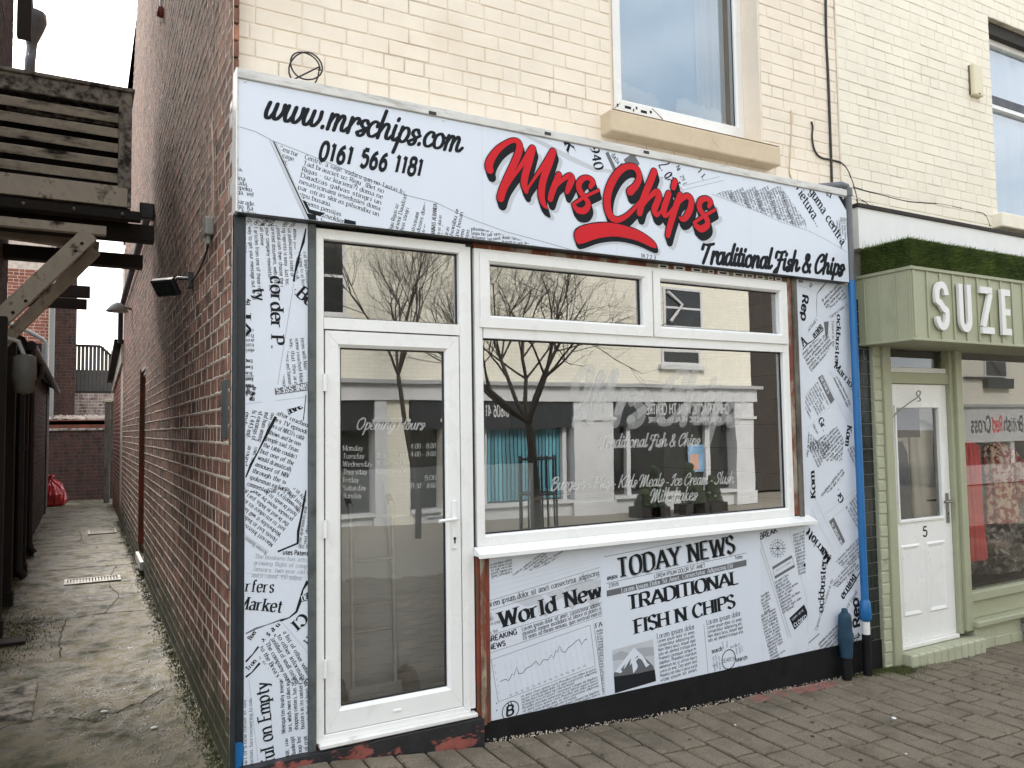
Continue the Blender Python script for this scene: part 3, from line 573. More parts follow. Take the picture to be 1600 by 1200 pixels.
def mortar_straps(name, mat, parent, plane, s0, s1, z0, z1, course, joint, seed, holes=(), step=.05, off=.004):
    """lime pointing that stands a little proud in wavy beds (wall facing -X)"""
    mb = MB(); r = random.Random(seed); z = z0-joint/2
    while z < z1:
        pts = []; s = s0
        while s <= s1:
            n = noise.noise((s*7, z*9, seed)); n2 = noise.noise((s*23, z*17, seed+5))
            w_ = joint*(.80+.30*n+.34*n2); pts.append((s, z+.004*n2+.003*n, max(.004, w_), off*(1+.8*n2))); s += step*(1+max(0, s-5)*.25)
        vs = []; fs = []
        for (s, zc, w_, o_) in pts: vs += [(plane+.001, s, zc+w_), (plane-o_, s, zc+w_*.35), (plane-o_, s, zc-w_*.35), (plane+.001, s, zc-w_)]
        for i in range(len(pts)-1):
            if any(h[0]-.02 < pts[i][0] < h[1] and h[2] < z < h[3] for h in holes): continue
            for k in range(3): fs.append((i*4+k, i*4+k+1, (i+1)*4+k+1, (i+1)*4+k))
        mb.add(vs, fs, True); z += course
    return tag(mb.build(name, mat, parent), kind='stuff')
# ------------------------------------------------------------------ the chip shop building
FY = .12                      # face of the painted front wall
UW = (2.345, 3.745, 3.735, 5.75)
SHOP = thing('shop_building', 'chip shop building with cream painted front and red brick side wall along the alley', 'building', (2.3, .2, 0))
fw = slab('front_wall', M['cream_mortar'], SHOP, 'x', FY, FY+.25, -.058, 4.60, 2.70, 8.4, [UW])
fw['label'] = 'cream painted brick wall above the sign'
brick_field(fw, 'cream', 'x', FY, -.06, 4.597, 3.34, 5.45, .0885, .245, .006, [UW], 290, .0045, 5, headers=.12)
SH = (6.05, 6.95, .17, 2.42)
RAKE = [(12.0-(z-5.1)*1.02-.045, 13, z, z+.0885) for z in [5.1+.0885*k for k in range(38)]]   # the verge of the rear roof
sw = slab('side_wall', M['mortar'], SHOP, 'y', -.06, .15, FY+.252, 12.0, -.3, 8.45, [SH]+RAKE)
sw['label'] = 'red brick side wall with pale lime pointing'
brick_field(sw, 'brick', 'y', -.06, .04, 12.0, -.08, 8.4, .0885, .245, .013, [SH]+RAKE, 170, .0025, 9, perp=9)
mortar_straps('pointing', M['mortar'], sw, -.0605, .06, 12.0, -.08, 8.4, .0885, .013, 4, [SH]+RAKE)
ret = MB().box(-.058, .15, .012, FY-.001, -.3, 2.70).build('corner_return', M['mortar'], sw)
# recessed side door
sdoor = MB().box(.06, .10, SH[0]+.05, SH[1]-.05, SH[2], SH[3]-.05).build('side_door', M['oldred'], SHOP)
f_ = MB(); f_.box(-.035, .10, SH[0], SH[0]+.05, SH[2], SH[3]); f_.box(-.035, .10, SH[0]+.05, SH[1], SH[3]-.05, SH[3]); f_.build('door_frame', M['white'], sdoor)
MB().box(-.075, -.02, SH[1]-.09, SH[1]-.002, SH[2]+.1, SH[3]+.04).build('door_post', M['oldred'], sdoor)
MB().box(-.10, .12, SH[0]-.02, SH[1]+.02, SH[2]-.10, SH[2]-.002).build('door_sill', M['white'], sdoor, .006)
# body of the house behind the walls
mb = MB(); mb.box(4.35, 4.60, FY+.252, 8.6, -.3, 8.4); mb.box(4.35, 4.60, 8.6, 12, -.3, 5.1); mb.box(.15, 4.35, 11.75, 12, -.3, 5.1); mb.build('rear_wall', M['brick2'], SHOP)
mb = MB(); mb.add([(-.06, -.05, 8.46), (4.6, -.05, 8.46), (4.6, 4.4, 10.6), (-.06, 4.4, 10.6), (4.6, 8.6, 8.46), (-.06, 8.6, 8.46), (4.6, 12.0, 5.12), (.15, 12.0, 5.12), (.15, 8.6, 8.46)], [(0, 1, 2, 3), (3, 2, 4, 5), (8, 4, 6, 7)]); mb.build('roof', M['darkmetal'], SHOP)
MB().box(.15, 4.35, FY+.25, 11.75, 2.86, 2.98).build('upper_floor', M['room'], SHOP)
# upper window
WY = FY+.17
uw = MB()
x0, x1, z0, z1 = UW
def frame4(mb, x0, x1, z0, z1, w_, y0, y1, bead=.012, gap=.0006, wb=None, wt=None):
    """mitred frame of four members; y0 front, y1 back; a sloping glazing bead on the inner edge"""
    wb = wb or w_; wt = wt or w_
    i0, i1, j0, j1 = x0+w_, x1-w_, z0+wb, z1-wt; b = bead
    O = [(x0, z0), (x1, z0), (x1, z1), (x0, z1)]; I = [(i0, j0), (i1, j0), (i1, j1), (i0, j1)]
    B = [(i0-b, j0-b), (i1+b, j0-b), (i1+b, j1+b), (i0-b, j1+b)]
    g = [(1, 0), (0, 1), (-1, 0), (0, -1)]
    for k in range(4):
        n = (k+1) % 4; gx, gz_ = g[k][0]*gap, g[k][1]*gap
        a0 = (O[k][0]+gx, O[k][1]+gz_); a1 = (O[n][0]-gx, O[n][1]-gz_); b0 = (B[k][0]+gx, B[k][1]+gz_); b1 = (B[n][0]-gx, B[n][1]-gz_); c0 = (I[k][0]+gx, I[k][1]+gz_); c1 = (I[n][0]-gx, I[n][1]-gz_)
        vs = [(a0[0], y0, a0[1]), (a1[0], y0, a1[1]), (b1[0], y0, b1[1]), (b0[0], y0, b0[1]), (c1[0], y0+b, c1[1]), (c0[0], y0+b, c0[1]), (c1[0], y1, c1[1]), (c0[0], y1, c0[1]), (a0[0], y1, a0[1]), (a1[0], y1, a1[1])]
        mb.add(vs, [(0, 1, 2, 3), (3, 2, 4, 5), (5, 4, 6, 7), (8, 9, 1, 0), (7, 6, 9, 8), (1, 9, 6, 4, 2), (0, 3, 5, 7, 8)])
fx_, fz_ = 2.500, 3.850
frame4(uw, fx_, x1-.002, fz_, z1, .075, WY, WY+.07, wb=.085)
MB().box(x0+.001, fx_-.001, WY+.01, WY+.07, z0, z1).build('jamb_packer', M['cream'], SHOP); MB().box(x0+.001, x1-.002, WY+.012, WY+.07, z0, fz_-.001).build('sill_packer', M['stone'], SHOP)
UWO = uw.build('upper_window', M['upvc'], SHOP)
UWO['label'] = 'upstairs window with white frame above the sign'
def pane(name, mat, parent, x0, x1, z0, z1, y): 
    mb = MB(); mb.add([(x0, y, z0), (x1, y, z0), (x1, y, z1), (x0, y, z1)], [(0, 1, 2, 3)]); return mb.build(name, mat, parent)
def gasket(parent, x0, x1, z0, z1, y, w_=.009, d=.006):
    mb = MB()
    for a in ((x0, x1, z0, z0+w_), (x0, x1, z1-w_, z1), (x0, x0+w_, z0+w_, z1-w_), (x1-w_, x1, z0+w_, z1-w_)): mb.box(a[0], a[1], y-d, y+.002, a[2], a[3])
    mb.build('gasket', M['gasket'], parent)
pane('glass', M['glass_up'], UWO, fx_+.075, x1-.07, fz_+.085, z1-.07, WY+.035)
gasket(UWO, fx_+.074, x1-.07, fz_+.084, z1-.07, WY+.034)
st = MB(); zb = [(2.36+i*.008, 0) for i in range(3)]
st.box(fx_+.01, fx_+.42, WY-.0012, WY, fz_+.010, fz_+.065); st.build('protective_tape', M['white'], UWO)
t_ = Sheet(WY-.0012)
for a_, b_, c_ in ((.02, .035, .03), (.09, .145, .03), (.16, .172, .02), (.185, .20, .04), (.23, .285, .025), (.31, .33, .035)): t_.poly('ink', [(fx_+a_, fz_+c_-.008), (fx_+b_, fz_+c_-.008), (fx_+b_, fz_+c_+.012), (fx_+a_, fz_+c_+.012)], .0004)
t_.line('ink', (fx_+.33, fz_+.066), (fx_+.43, fz_+.004), .006, .0006); t_.line('ink', (fx_+.004, fz_+.006), (fx_+.05, fz_+.05), .004, .0006)
MB().box(x1-.012, x1-.001, FY+.002, WY-.001, z0, z1).build('reveal_lining', M['cream'], SHOP)
t_.build(UWO, {'ink': 'tape_print'})
sil = MB(); sil.prismY([(2.255, 3.555), (3.80, 3.555), (3.80, 3.70), (2.255, 3.70)], -.0, WY+.05); SILL = sil.build('stone_sill', M['stone'], UWO, .012, 2)
mb = MB(); mb.add([(2.27, -.0, 3.702), (3.79, -.0, 3.702), (3.745, WY, 3.733), (2.345, WY, 3.733)], [(0, 1, 2, 3)]); mb.build('sill_slope', M['stone'], UWO)
# room behind it: blind, lace and the shapes pressed against the pane
def curtain(name, mat, parent, x0, x1, z0, z1, y, waves, amp, seed=0, hem=0.):
    mb = MB(); n = int(waves*8); vs = []; r = random.Random(seed); rows = 6
    for j in range(rows+1):
        for i in range(n+1):
            t = i/n; zz = z1+(z0-z1)*j/rows; a = amp*(.6+.4*j/rows)
            vs.append((x0+(x1-x0)*t, y+a*math.sin(t*waves*2*PI+.7*math.sin(t*9+seed))+.01*math.sin(t*31), zz+(hem*math.sin(t*waves*2*PI) if j == rows else 0)))
    fs = [(j*(n+1)+i, j*(n+1)+i+1, (j+1)*(n+1)+i+1, (j+1)*(n+1)+i) for j in range(rows) for i in range(n)]
    mb.add(vs, fs, True); return mb.build(name, mat, parent)
M['blind'] = pm('sky_reflection_blind', (.36, .54, .68), .8, .05, 3, 0)  # blue put into the blind stands in for sky mirrored in the pane
curtain('blind', M['blind'], UWO, x0+.05, x1-.30, z0+.0, z1, WY+.16, 2, .008, 3)
curtain('side_curtain', M['net'], UWO, x1-.36, x1-.08, z0, z1, WY+.13, 3, .012, 8)
lace = MB()
def petal_fan(mb, cx, y, cz, r, n, a0, a1, seed=0):
    rr = random.Random(seed)
    for k in range(n):
        a = a0+(a1-a0)*k/(n-1); L_ = r*rr.uniform(.8, 1.1); w_ = r*.28
        d = (math.cos(a), math.sin(a)); q = (-d[1], d[0]); pts = []
        for i in range(9):
            t = i/8; ww = w_*math.sin(PI*t)**.7; pts.append((cx+d[0]*L_*t+q[0]*ww, y-.004*k, cz+d[1]*L_*t+q[1]*ww))
        for i in range(7, 0, -1):
            t = i/8; ww = w_*math.sin(PI*t)**.7; pts.append((cx+d[0]*L_*t-q[0]*ww, y-.004*k, cz+d[1]*L_*t-q[1]*ww))
        mb.add(pts, [tuple(range(len(pts)))])
for cx, cz, r_, s_ in ((2.64, 3.95, .17, 1), (2.84, 3.95, .16, 2), (3.24, 3.95, .17, 3), (3.38, 3.94, .17, 4), (3.52, 3.94, .14, 5)): petal_fan(lace, cx, WY+.10, cz, r_, 6, .5, 2.6, s_)
lace.build('paper_flower', M['net2'], UWO)
# ------------------------------------------------------------------ shopfront joinery (all parts of the shop building)
FB = 2.722
MB().box(-.058, -.002, 0.0, .10, -.12, FB).build('corner_post', M['bluegrey'], SHOP, .004)
tb = MB(); tb.tube([(-.055, -.018, .05), (-.055, -.018, 2.56)], .012, 8); tb.build('corner_conduit', M['bluegrey'], SHOP)
MB().box(.307, .346, -.012, .10, .02, FB).build('door_side_post', M['greypost'], SHOP, .004)
MB().box(1.247, 1.331, -.006, .10, -.02, .965).build('window_side_post', M['oldred'], SHOP, .006)
MB().box(1.268, 1.300, -.018, -.0065, .0, .96).build('post_bead', M['rotten'], SHOP, .003)
MB().box(3.812, 3.853, -.004, .10, .99, FB).build('frame_packer', M['rotten'], SHOP, .004)
MB().box(3.855, 3.905, -.014, .10, .96, FB).build('panel_edge_post', M['greywood'], SHOP, .004)
# worn head board above the right half of the window, with stickers
MB().box(1.262, 3.812, .012, .10, 2.692, FB-.002).build('head_board', M['rotten'], SHOP)
rr = random.Random(5); xx = 2.62
while xx < 3.75:
    l = rr.uniform(.05, .11); hs = Sheet(.0118); hs.poly('upvc_dirty', [(xx, 2.696), (xx+l, 2.696), (xx+l, 2.720), (xx, 2.720)], .0006)
    hs.poly('ink', [(xx+l*.2, 2.702), (xx+l*.8, 2.702), (xx+l*.8, 2.714), (xx+l*.2, 2.714)], .0012); hs.build(SHOP, {'ink': 'sticker_print', 'upvc_dirty': 'sticker'}); xx += l+rr.uniform(.01, .06)
# --- door and fanlight
DX0, DX1, DZ0, DZ1 = .349, 1.205, .085, 2.705
mb = MB(); frame4(mb, DX0, DX1, DZ0, DZ1, .040, .0, .075, .004, wb=.035, wt=.055)
mb.box(DX0+.0405, DX1-.0405, .001, .074, 2.180, 2.240)
DF = mb.build('door_frame', M['upvc'], SHOP); DF['label'] = 'white frame round the glazed door and its fanlight'
MB().box(DX0+.01, 1.235, -.035, .03, .062, .084).build('threshold', M['upvc_dirty'], DF, .004)
MB().box(1.2055, 1.2555, .020, .09, .02, FB-.004).build('mullion_gap', M['darkmetal'], SHOP)
MB().box(1.207, 1.238, .004, .0195, .10, FB-.03).build('frame_coupler', M['upvc'], SHOP)
pane('fanlight_glass', M['glass'], DF, .390, 1.165, 2.240, 2.650, .040); gasket(DF, .389, 1.166, 2.239, 2.651, .039)
mb = MB(); frame4(mb, .397, 1.158, .124, 2.172, .082, .003, .062, .016, wb=.115, wt=.085); LEAF = mb.build('door', M['upvc'], SHOP)
LEAF['label'] = 'white door with one tall pane'
pane('glass', M['glass'], LEAF, .478, 1.077, .238, 2.088, .036); gasket(LEAF, .478, 1.077, .238, 2.088, .035)
mb = MB(); mb.box(1.103, 1.131, -.006, .003, .985, 1.255); mb.build('handle_plate', M['upvc'], LEAF, .005, 2)
mb = MB(); mb.tube([(1.117, -.004, 1.155), (1.117, -.040, 1.155), (1.108, -.046, 1.155), (1.005, -.046, 1.150)], .010, 8); mb.build('lever_handle', M['upvc'], LEAF)
mb = MB(); mb.lathe([(0, -.010), (.008, -.010), (.008, -.006)], (1.117, 0, 1.045), 12, 'y'); mb.box(1.1135, 1.1205, -.0095, -.006, 1.018, 1.040); mb.build('keyhole', M['darkmetal'], LEAF)
mb = MB(); mb.box(.755, .80, -.004, .004, .165, .178); mb.build('drain_cap', M['upvc'], LEAF, .003)
mb = MB()
for z_ in (.45, 1.15, 1.9): mb.tube([(.392, -.008, z_-.045), (.392, -.008, z_+.045)], .011, 8)
mb.build('hinge', M['upvc'], LEAF)
# lettering on the door glass
gs = Sheet(.034)
gs.px('vinyl_small', 'Opening Hours', ('script', .20), (556, 671), (662, 671), h=.0005)
for i, (d, a, b) in enumerate((('Monday', '', '4:00 - 8:00'), ('Tuesday', '11:30 - 2:00', '4:00 - 8:00'), ('Wednesday', '11:30 - 2:00', ''), ('Thursday', '11:30 - 2:00', ''), ('Friday', '', '8:00'), ('Saturday', '', '11:30 - 8:00'), ('Sunday', '', ''))):
    y = 704+i*12.4
    gs.px('vinyl_small', d, SER, (536, y), (536+6*len(d), y-.2*len(d)*0), 8, fit=False, h=.0005)
    if a: gs.px('vinyl_small', a, SER, (588, y-1), (634, y-2), 7.5, h=.0005)
    if b: gs.px('vinyl_small', b, SER, (642 if len(b) > 5 else 664, y-3), (682, y-4), 7.5, h=.0005)
gs.build(LEAF, {'vinyl_small': 'opening_hours_lettering'})
# --- shop window
WX0, WX1, WZ0, WZ1 = 1.260, 3.810, .985, 2.690
mb = MB(); frame4(mb, WX0, WX1, WZ0, WZ1, .055, .0, .075, .010, wb=.062, wt=.03)
mb.box(WX0+.056, WX1-.056, .001, .074, 2.172, 2.232); mb.box(2.548, 2.556, .004, .074, 2.2325, WZ1-.0305)
WIN = mb.build('shop_window', M['upvc'], SHOP); WIN['label'] = 'wide white framed window with two top lights'
pane('main_glass', M['glass'], WIN, 1.310, 3.760, 1.045, 2.174, .040); gasket(WIN, 1.311, 3.759, 1.046, 2.173, .039)
for (a, b, c, d, e, f, g, h) in ((1.292, 2.546, 2.232, 2.668, 1.372, 2.462, 2.304, 2.608), (2.558, 3.798, 2.232, 2.668, 2.642, 3.743, 2.304, 2.608)):
    mb = MB(); frame4(mb, a, b, c, d, .07, -.012, .06, .014, wb=g-c, wt=d-h)
    SA = mb.build('top_light', M['upvc'], WIN)
    pane('top_light_glass', M['glass'], WIN, e-.012, f+.012, g-.002, h+.002, .036); gasket(WIN, e-.0125, f+.0125, g-.0025, h+.0025, .035, .010)
# plastic sill
mb = MB(); mb.prismY([(1.236, .930), (3.955, .930), (3.955, .950), (1.236, .950)], -.080, -.062); mb.box(1.236, 3.955, -.062, .06, .938, .9505)
mb.add([(1.236, -.080, .9502), (3.955, -.080, .9502), (3.955, .0, .984), (1.236, .0, .984)], [(0, 1, 2, 3)]); mb.add([(1.236, -.080, .9502), (1.236, 0, .984), (1.236, 0, .951)], [(0, 1, 2)]); mb.build('window_sill', M['upvc'], WIN)
gs = Sheet(.038)
gs.px('vinyl', 'Mrs Chips', ('script', .30), (888, 661), (1158, 660), h=.0005)
gs.px('vinyl_small', 'Traditional Fish & Chips', ('script', .26), (935, 700), (1092, 696), h=.0005)
gs.px('vinyl_small', 'Burgers - Pies - Kids Meals - Ice Cream - Slush', ('script', .22), (860, 766), (1146, 755), h=.0005)
gs.px('vinyl_small', 'Milkshakes', ('script', .22), (1015, 785), (1088, 781), h=.0005)
gs.build(WIN, {'vinyl': 'shop_name_lettering', 'vinyl_small': 'menu_lettering'})
# --- plinth and step
def strip_x(name, mat, parent, x0, x1, y0, y1, ztop, n=24, drop=.03):
    mb = MB(); xs_ = fr(x0, x1, (x1-x0)/n); vs = []
    for x in xs_: vs += [(x, y0, ztop(x)), (x, y1, ztop(x)), (x, y0-.002, gz(x)-drop)]
    fs = []
    for i in range(len(xs_)-1): fs += [(3*i+2, 3*i+5, 3*i+3, 3*i), (3*i, 3*i+3, 3*i+4, 3*i+1)]
    fs += [(0, 1, 2), (3*len(xs_)-1, 3*len(xs_)-2, 3*len(xs_)-3)]
    mb.add(vs, fs); return mb.build(name, mat, parent)
strip_x('plinth', M['black'], SHOP, 1.262, 4.60, -.008, .10, lambda x: .0095+.002*math.sin(x*3))
strip_x('door_step', M['step'], SHOP, -.02, 1.2615, -.055, .10, lambda x: .058-.012*abs(noise.noise((x*9, 0, 3))), 40)
# crumbs of old render, grit and red paint where the plinth meets the paving
mb = MB(); rg = random.Random(12)
for i in range(800):
    x = rg.uniform(1.3, 4.5); y = -.010-abs(rg.gauss(0, .012))*(1+2*max(0, noise.noise((x*3, 0, 0)))); s = rg.uniform(.002, .007)*(1+.6*noise.noise((x*4, 1, 0))); z = gz(x)+.012+rg.random()*.012*(y > -.02)
    mb.add([(x-s, y-s, z), (x+s, y-s*.6, z), (x+.6*s, y+s, z), (x, y, z+s*1.2)], [(0, 1, 3), (1, 2, 3), (2, 0, 3)])
tag(mb.build('plinth_crumbs', M['crumb'], SHOP), kind='stuff')
M['redstain'] = pm('faded_red_paint', (.26, .105, .085), .85, .25, 9, .6, 200, col2=(.15, .11, .08), c2=(.50, .60), c2scale=14)
mb = MB()
for i in range(5):
    x = 3.32+i*.1725; mb.box(x-.08, x+.08, -.115, -.012, gz(x)-.02, gz(x)+.0135)
tag(mb.build('painted_edging', M['redstain'], pav, .004))
mb = MB(); rg = random.Random(44)
for i in range(70):
    x, y = rg.uniform(.8, 6.4), rg.uniform(-1.5, -.05); r_ = rg.uniform(.006, .016); z = gz(x)+.0165
    mb.add([(x+r_*math.cos(2*PI*k/9)*rg.uniform(.8, 1.15), y+r_*math.sin(2*PI*k/9)*rg.uniform(.8, 1.15), z) for k in range(9)], [tuple(range(9))])
tag(mb.build('gum_spots', M['sand'], pav), kind='stuff')
# --- pipes at the right edge
t = thing('drain_pipe', 'tall bright blue pipe at the right end of the newspaper panels', 'pipe', (4.468, -.055, gz(4.468)))
PXp = 4.468
MB().tube([(PXp-.0, -.055, .30), (PXp-.008, -.055, 2.745)], .028, 12).build('blue_section', M['blue'], t)
MB().tube([(PXp-.008, -.055, 2.745), (PXp-.010, -.055, 3.44), (PXp-.03, -.055, 3.475), (PXp-.07, -.045, 3.485), (PXp-.26, .07, 3.47)], .026, 12).build('grey_section', M['greypipe'], t)
MB().tube([(PXp-.008, -.055, 3.40), (PXp-.010, -.055, 3.46)], .033, 12).build('grey_collar', M['greypipe'], t)
MB().lathe([(.028, .16), (.038, .14), (.044, .02), (.030, 0), (.028, -.0)], (PXp, -.055, .165), 14).build('blue_coupling', M['blue'], t)
MB().tube([(PXp, -.055, .07), (PXp, -.055, .17)], .029, 12).build('white_section', M['white'], t)
MB().tube([(PXp, -.055, gz(4.55)-.02), (PXp, -.055, .07)], .032, 12).build('black_section', M['black'], t)
q = onY(1318, 957, -.05); q2 = onY(1318, 1062, -.05)
t = thing('standpipe', 'short stub pipe wrapped in dark blue in front of the newspaper panel', 'pipe', (q.x, -.05, gz(q.x)))
rt = random.Random(4); prof = []
for k in range(13):
    h = q.z-.30*k/12-.02; prof.append((.052-.012*abs(k/12-.4)+rt.uniform(-.003, .003), h))
MB().lathe([(0.012, q.z+.01), (.03, q.z), (.042, q.z-.015)]+prof, (q.x, -.06, 0), 16).build('blue_wrap', M['teal'], t)
MB().lathe([(.040, q.z-.30), (.034, q.z-.36), (.036, q.z-.42), (.030, gz(q.x)-.02)], (q.x, -.06, 0), 14).build('black_foot', M['black'], t)
MB().lathe([(.0, q.z+.035), (.02, q.z+.03), (.024, q.z+.005)], (q.x, -.06, 0), 12).build('cap', M['teal'], t)
# blue paint blot at the foot of the corner post
mb = MB(); pts = []
for k in range(16):
    a = 2*PI*k/16; pts.append((-.028+.026*math.cos(a)*(1+.25*math.sin(3*a)), .10+.09*math.sin(a)*(1+.2*math.cos(2*a))))
mb.add([(x, -.0022, z) for x, z in pts], [tuple(range(16))]); mb.build('paint_patch', M['blue'], SHOP)
# ------------------------------------------------------------------ things fixed to the front wall
WF = FY-.006
def cable(name, label, pts, r=.006, mat='cable', cat='cable', y=WF-.006, group=None):
    P = [onY(a, b, y) for a, b in pts]; P3 = spline([tuple(p) for p in P], 5)
    mb = MB(); mb.tube(P3, r, 6); o = mb.build(name, M[mat], None, origin=P3[0]); return tag(o, label, cat, group)
lp = []
c = onY(478, 104, .02)
for k in range(46):
    a = 2*PI*k/22; lp.append((c.x+(.078+.006*math.sin(k*.4))*math.cos(a), .03+.03*math.sin(k*.21), c.z+.082*math.sin(a)+.015*math.sin(k*.13)))
lp += [(c.x-.05, .03, c.z-.07), (c.x-.075, .05, c.z-.085), (c.x-.06, .10, c.z-.09)]
mb = MB(); mb.tube(lp, .0045, 6); tag(mb.build('coiled_cable', M['cable'], None, origin=lp[-1]), 'black cable coiled in a loop above the left end of the sign', 'cable')
cable('wall_cable', 'thick black cable running straight down the cream wall right of the window', [(1290, -25), (1291, 60), (1294, 120), (1297, 200), (1300, 290)], .011)
cable('wall_cable', 'thin brown cable dropping from a hole and looping over the grey pipe', [(1268, 190), (1270, 200), (1269, 215), (1273, 235), (1283, 246), (1300, 250), (1315, 255), (1326, 270), (1336, 300), (1341, 330), (1343, 360), (1342, 385)], .0075)
cable('wall_cable', 'thin cable sagging from the pipe across to the right hand sill', [(1332, 292), (1370, 303), (1420, 315), (1470, 319), (1520, 330), (1538, 335), (1545, 350), (1549, 362)], .006)
cable('wall_cable', 'thin cable slanting down behind the turf of the canopy', [(1331, 306), (1350, 315), (1380, 340), (1420, 368)], .006)
cable('wall_cable', 'painted over cable hanging below a nail above the sign', [(1236, 172), (1237, 200), (1235, 240), (1234, 270), (1240, 284)], .005, 'stone')
# ------------------------------------------------------------------ the fascia sign
SY = -.06
def X_at(px, py, Y): return onY(px, py, Y).x
fx0, fx1 = -.056, 4.425
fz0, fz1 = 2.727, 3.392
SIGN = thing('fascia_sign', 'long white chip shop sign with red script lettering and newspaper print', 'sign', (2.2, SY, 2.74))
MB().box(fx0, fx1, SY, FY-.002, fz0, fz1).build('panel', M['sign'], SIGN)
MB().box(fx0-.003, fx1+.003, SY-.012, FY-.003, fz1+.001, fz1+.052).build('top_trim', M['alu'], SIGN, .004)
MB().box(fx0-.006, fx0-.001, SY-.010, FY-.003, fz0, fz1+.052).build('end_trim', M['upvc'], SIGN)
mb = MB(); mb.box(fx0, fx0+.006, SY-.004, SY-.0005, fz0, fz1-.001); mb.build('edge_bead', M['alu'], SIGN)
mb = MB(); mb.box(fx0+.01, fx1-.01, SY+.004, .10, fz0-.006, fz0-.0005); mb.build('soffit_shadow_strip', M['darkmetal'], SIGN)  # dark strip puts in the shadow line under the fascia
for px, py in ((676, 177), (856, 209), (1010, 238)):
    p = onY(px, py, SY-.013); MB().box(p.x-.022, p.x+.022, SY-.0145, SY-.011, p.z-.008, p.z+.010).build('trim_break', M['gasket'], SIGN)
for px, py in ((383, 127), (693, 188), (1317, 310)):
    p = onY(px, py, SY); MB().lathe([(0, -.006), (.006, -.005), (.007, 0)], (p.x, SY, p.z), 10, 'y').build('screw_cap', M['white'], SIGN)
S = Sheet(SY)
FR = [(fx0+.007, fz0+.001), (fx1-.002, fz0+.001), (fx1-.002, fz1-.001), (fx0+.007, fz1-.001)]
def reg(s, *p): return ccw([s.uv(*q) for q in p])
def inter(a, b): return clip_poly(ccw(a), ccw(b))
def piece(s, pts, board): return inter(reg(s, *pts), board)
# seams of the sheets
for x in (1.29, 2.23, 3.40): S.line('ink_pale', (x, fz0), (x, fz1), .0016, .0003, FR)
# torn newspaper along the lower left
A = piece(S, ((432, 222), (738, 318), (738, 400), (488, 345)), FR)
B = piece(S, ((372, 258), (412, 310), (412, 345), (372, 345)), FR)
S.poly('ink_pale', [S.uv(*q) for q in ((424, 219), (432, 222), (486, 344), (478, 342))], .0002, FR)
S.line('ink', S.uv(427, 220), S.uv(485, 346), .006, .0006, FR)
S.line('ink_soft', S.uv(421, 218), S.uv(478, 344), .004, .0006, FR)
S.stroke('ink_soft', [S.uv(*q) for q in ((374, 198), (400, 206), (424, 219), (470, 237), (520, 257), (580, 282), (630, 304), (680, 316), (730, 340), (790, 362), (850, 378), (895, 391))], [.005]*12, .0006, FR)
lat = ["Centre. a sage. vadaru gan no Tautas frontes!", "Tad brauciet uz Rigu! (Bet no", "Rigas - uz kurieni?) doma ne", "Daudzas galvas stingri un", "nesatricinami iesedusies doma", "par otras skiras pilsonibu un", "latpu busanu.", "- Atnems pensijas!", "padzis no dzivokliem!", "Izglitibu krievu valoda ne-", "gut ari sadr. vares bus"]
Al = inter(A, reg(S, (425, 215), (640, 275), (612, 370), (470, 345)))
S.block('ink', lat, ('serif', .13, 1.0), (476, 248), (602, 293), 7, 1.42, Al, just=True)
S.block('ink', ["Cesrtur", "t sage.", "d at.", "ele."], ('serif', .13), (436, 234), (466, 245), 7, 1.35, piece(S, ((436, 222), (472, 238), (470, 290), (445, 262)), FR), just=False)
S.block('ink', ["vina", "", "ak.", "", "ina", "uda.", "speku", "ga. vel", "", "parade.", "igo. Ka", "t. Irakas", "teri. pec"], ('serif', .14), (374, 252), (404, 258), 6.5, 1.12, B, just=False)
S.poly('ink', [S.uv(*q) for q in ((472, 312), (478, 315), (484, 327), (508, 333), (500, 338), (482, 333))], .0005, FR)
S.poly('ink', [S.uv(*q) for q in ((478, 333), (494, 336), (494, 344), (484, 345))], .0005, FR)
S.poly('ink', [S.uv(*q) for q in ((538, 342), (556, 346), (556, 352), (538, 349))], .0005, FR)
# upright columns (read upwards)
V1 = inter(A, reg(S, (612, 290), (664, 306), (664, 378), (580, 366)))
S.block('ink', filler(LATV, 14, 14, 2), ('serif', .14), (612, 362), (628, 300), 6, 1.45, V1)
V2 = inter(A, reg(S, (664, 308), (692, 314), (692, 380), (664, 376)))
S.px('ink', 'MAINAS ALBANIJA', ('serif', .18), (679, 369), (683, 318), 6.5, V2); S.block('ink', filler(LATV, 2, 13, 3), ('serif', .14), (687, 370), (691, 322), 5, 1.5, V2)
V3 = piece(S, ((692, 316), (736, 338), (736, 386), (692, 378)), FR)
S.block('ink', filler(LATV, 9, 13, 5), ('serif', .14), (698, 374), (710, 320), 6, 1.4, V3)
for k in range(8):
    a_ = (736+24*k, 350+6.6*k); V4 = piece(S, ((a_[0]-1, a_[1]-16), (a_[0]+23, a_[1]-9), (a_[0]+21, a_[1]+50), (a_[0]-4, a_[1]+45)), FR)
    V4 = V4 and inter(V4, reg(S, (734, 342), (790, 365), (850, 381), (950, 405), (950, 440), (734, 440)))
    if V4: S.block('ink', filler(LATV, 12, 11, 8+k), ('serif', .16), (a_[0], a_[1]-4+(10 if k % 2 else 0)), (a_[0]+22, a_[1]+(4 if k % 2 else -2)), 5, 1.35, V4)
S.block('ink', ["14 2 2 3", "Latvij"], ('serif', .2), (1002, 402), (1026, 406), 6, 1.2, FR, just=False)
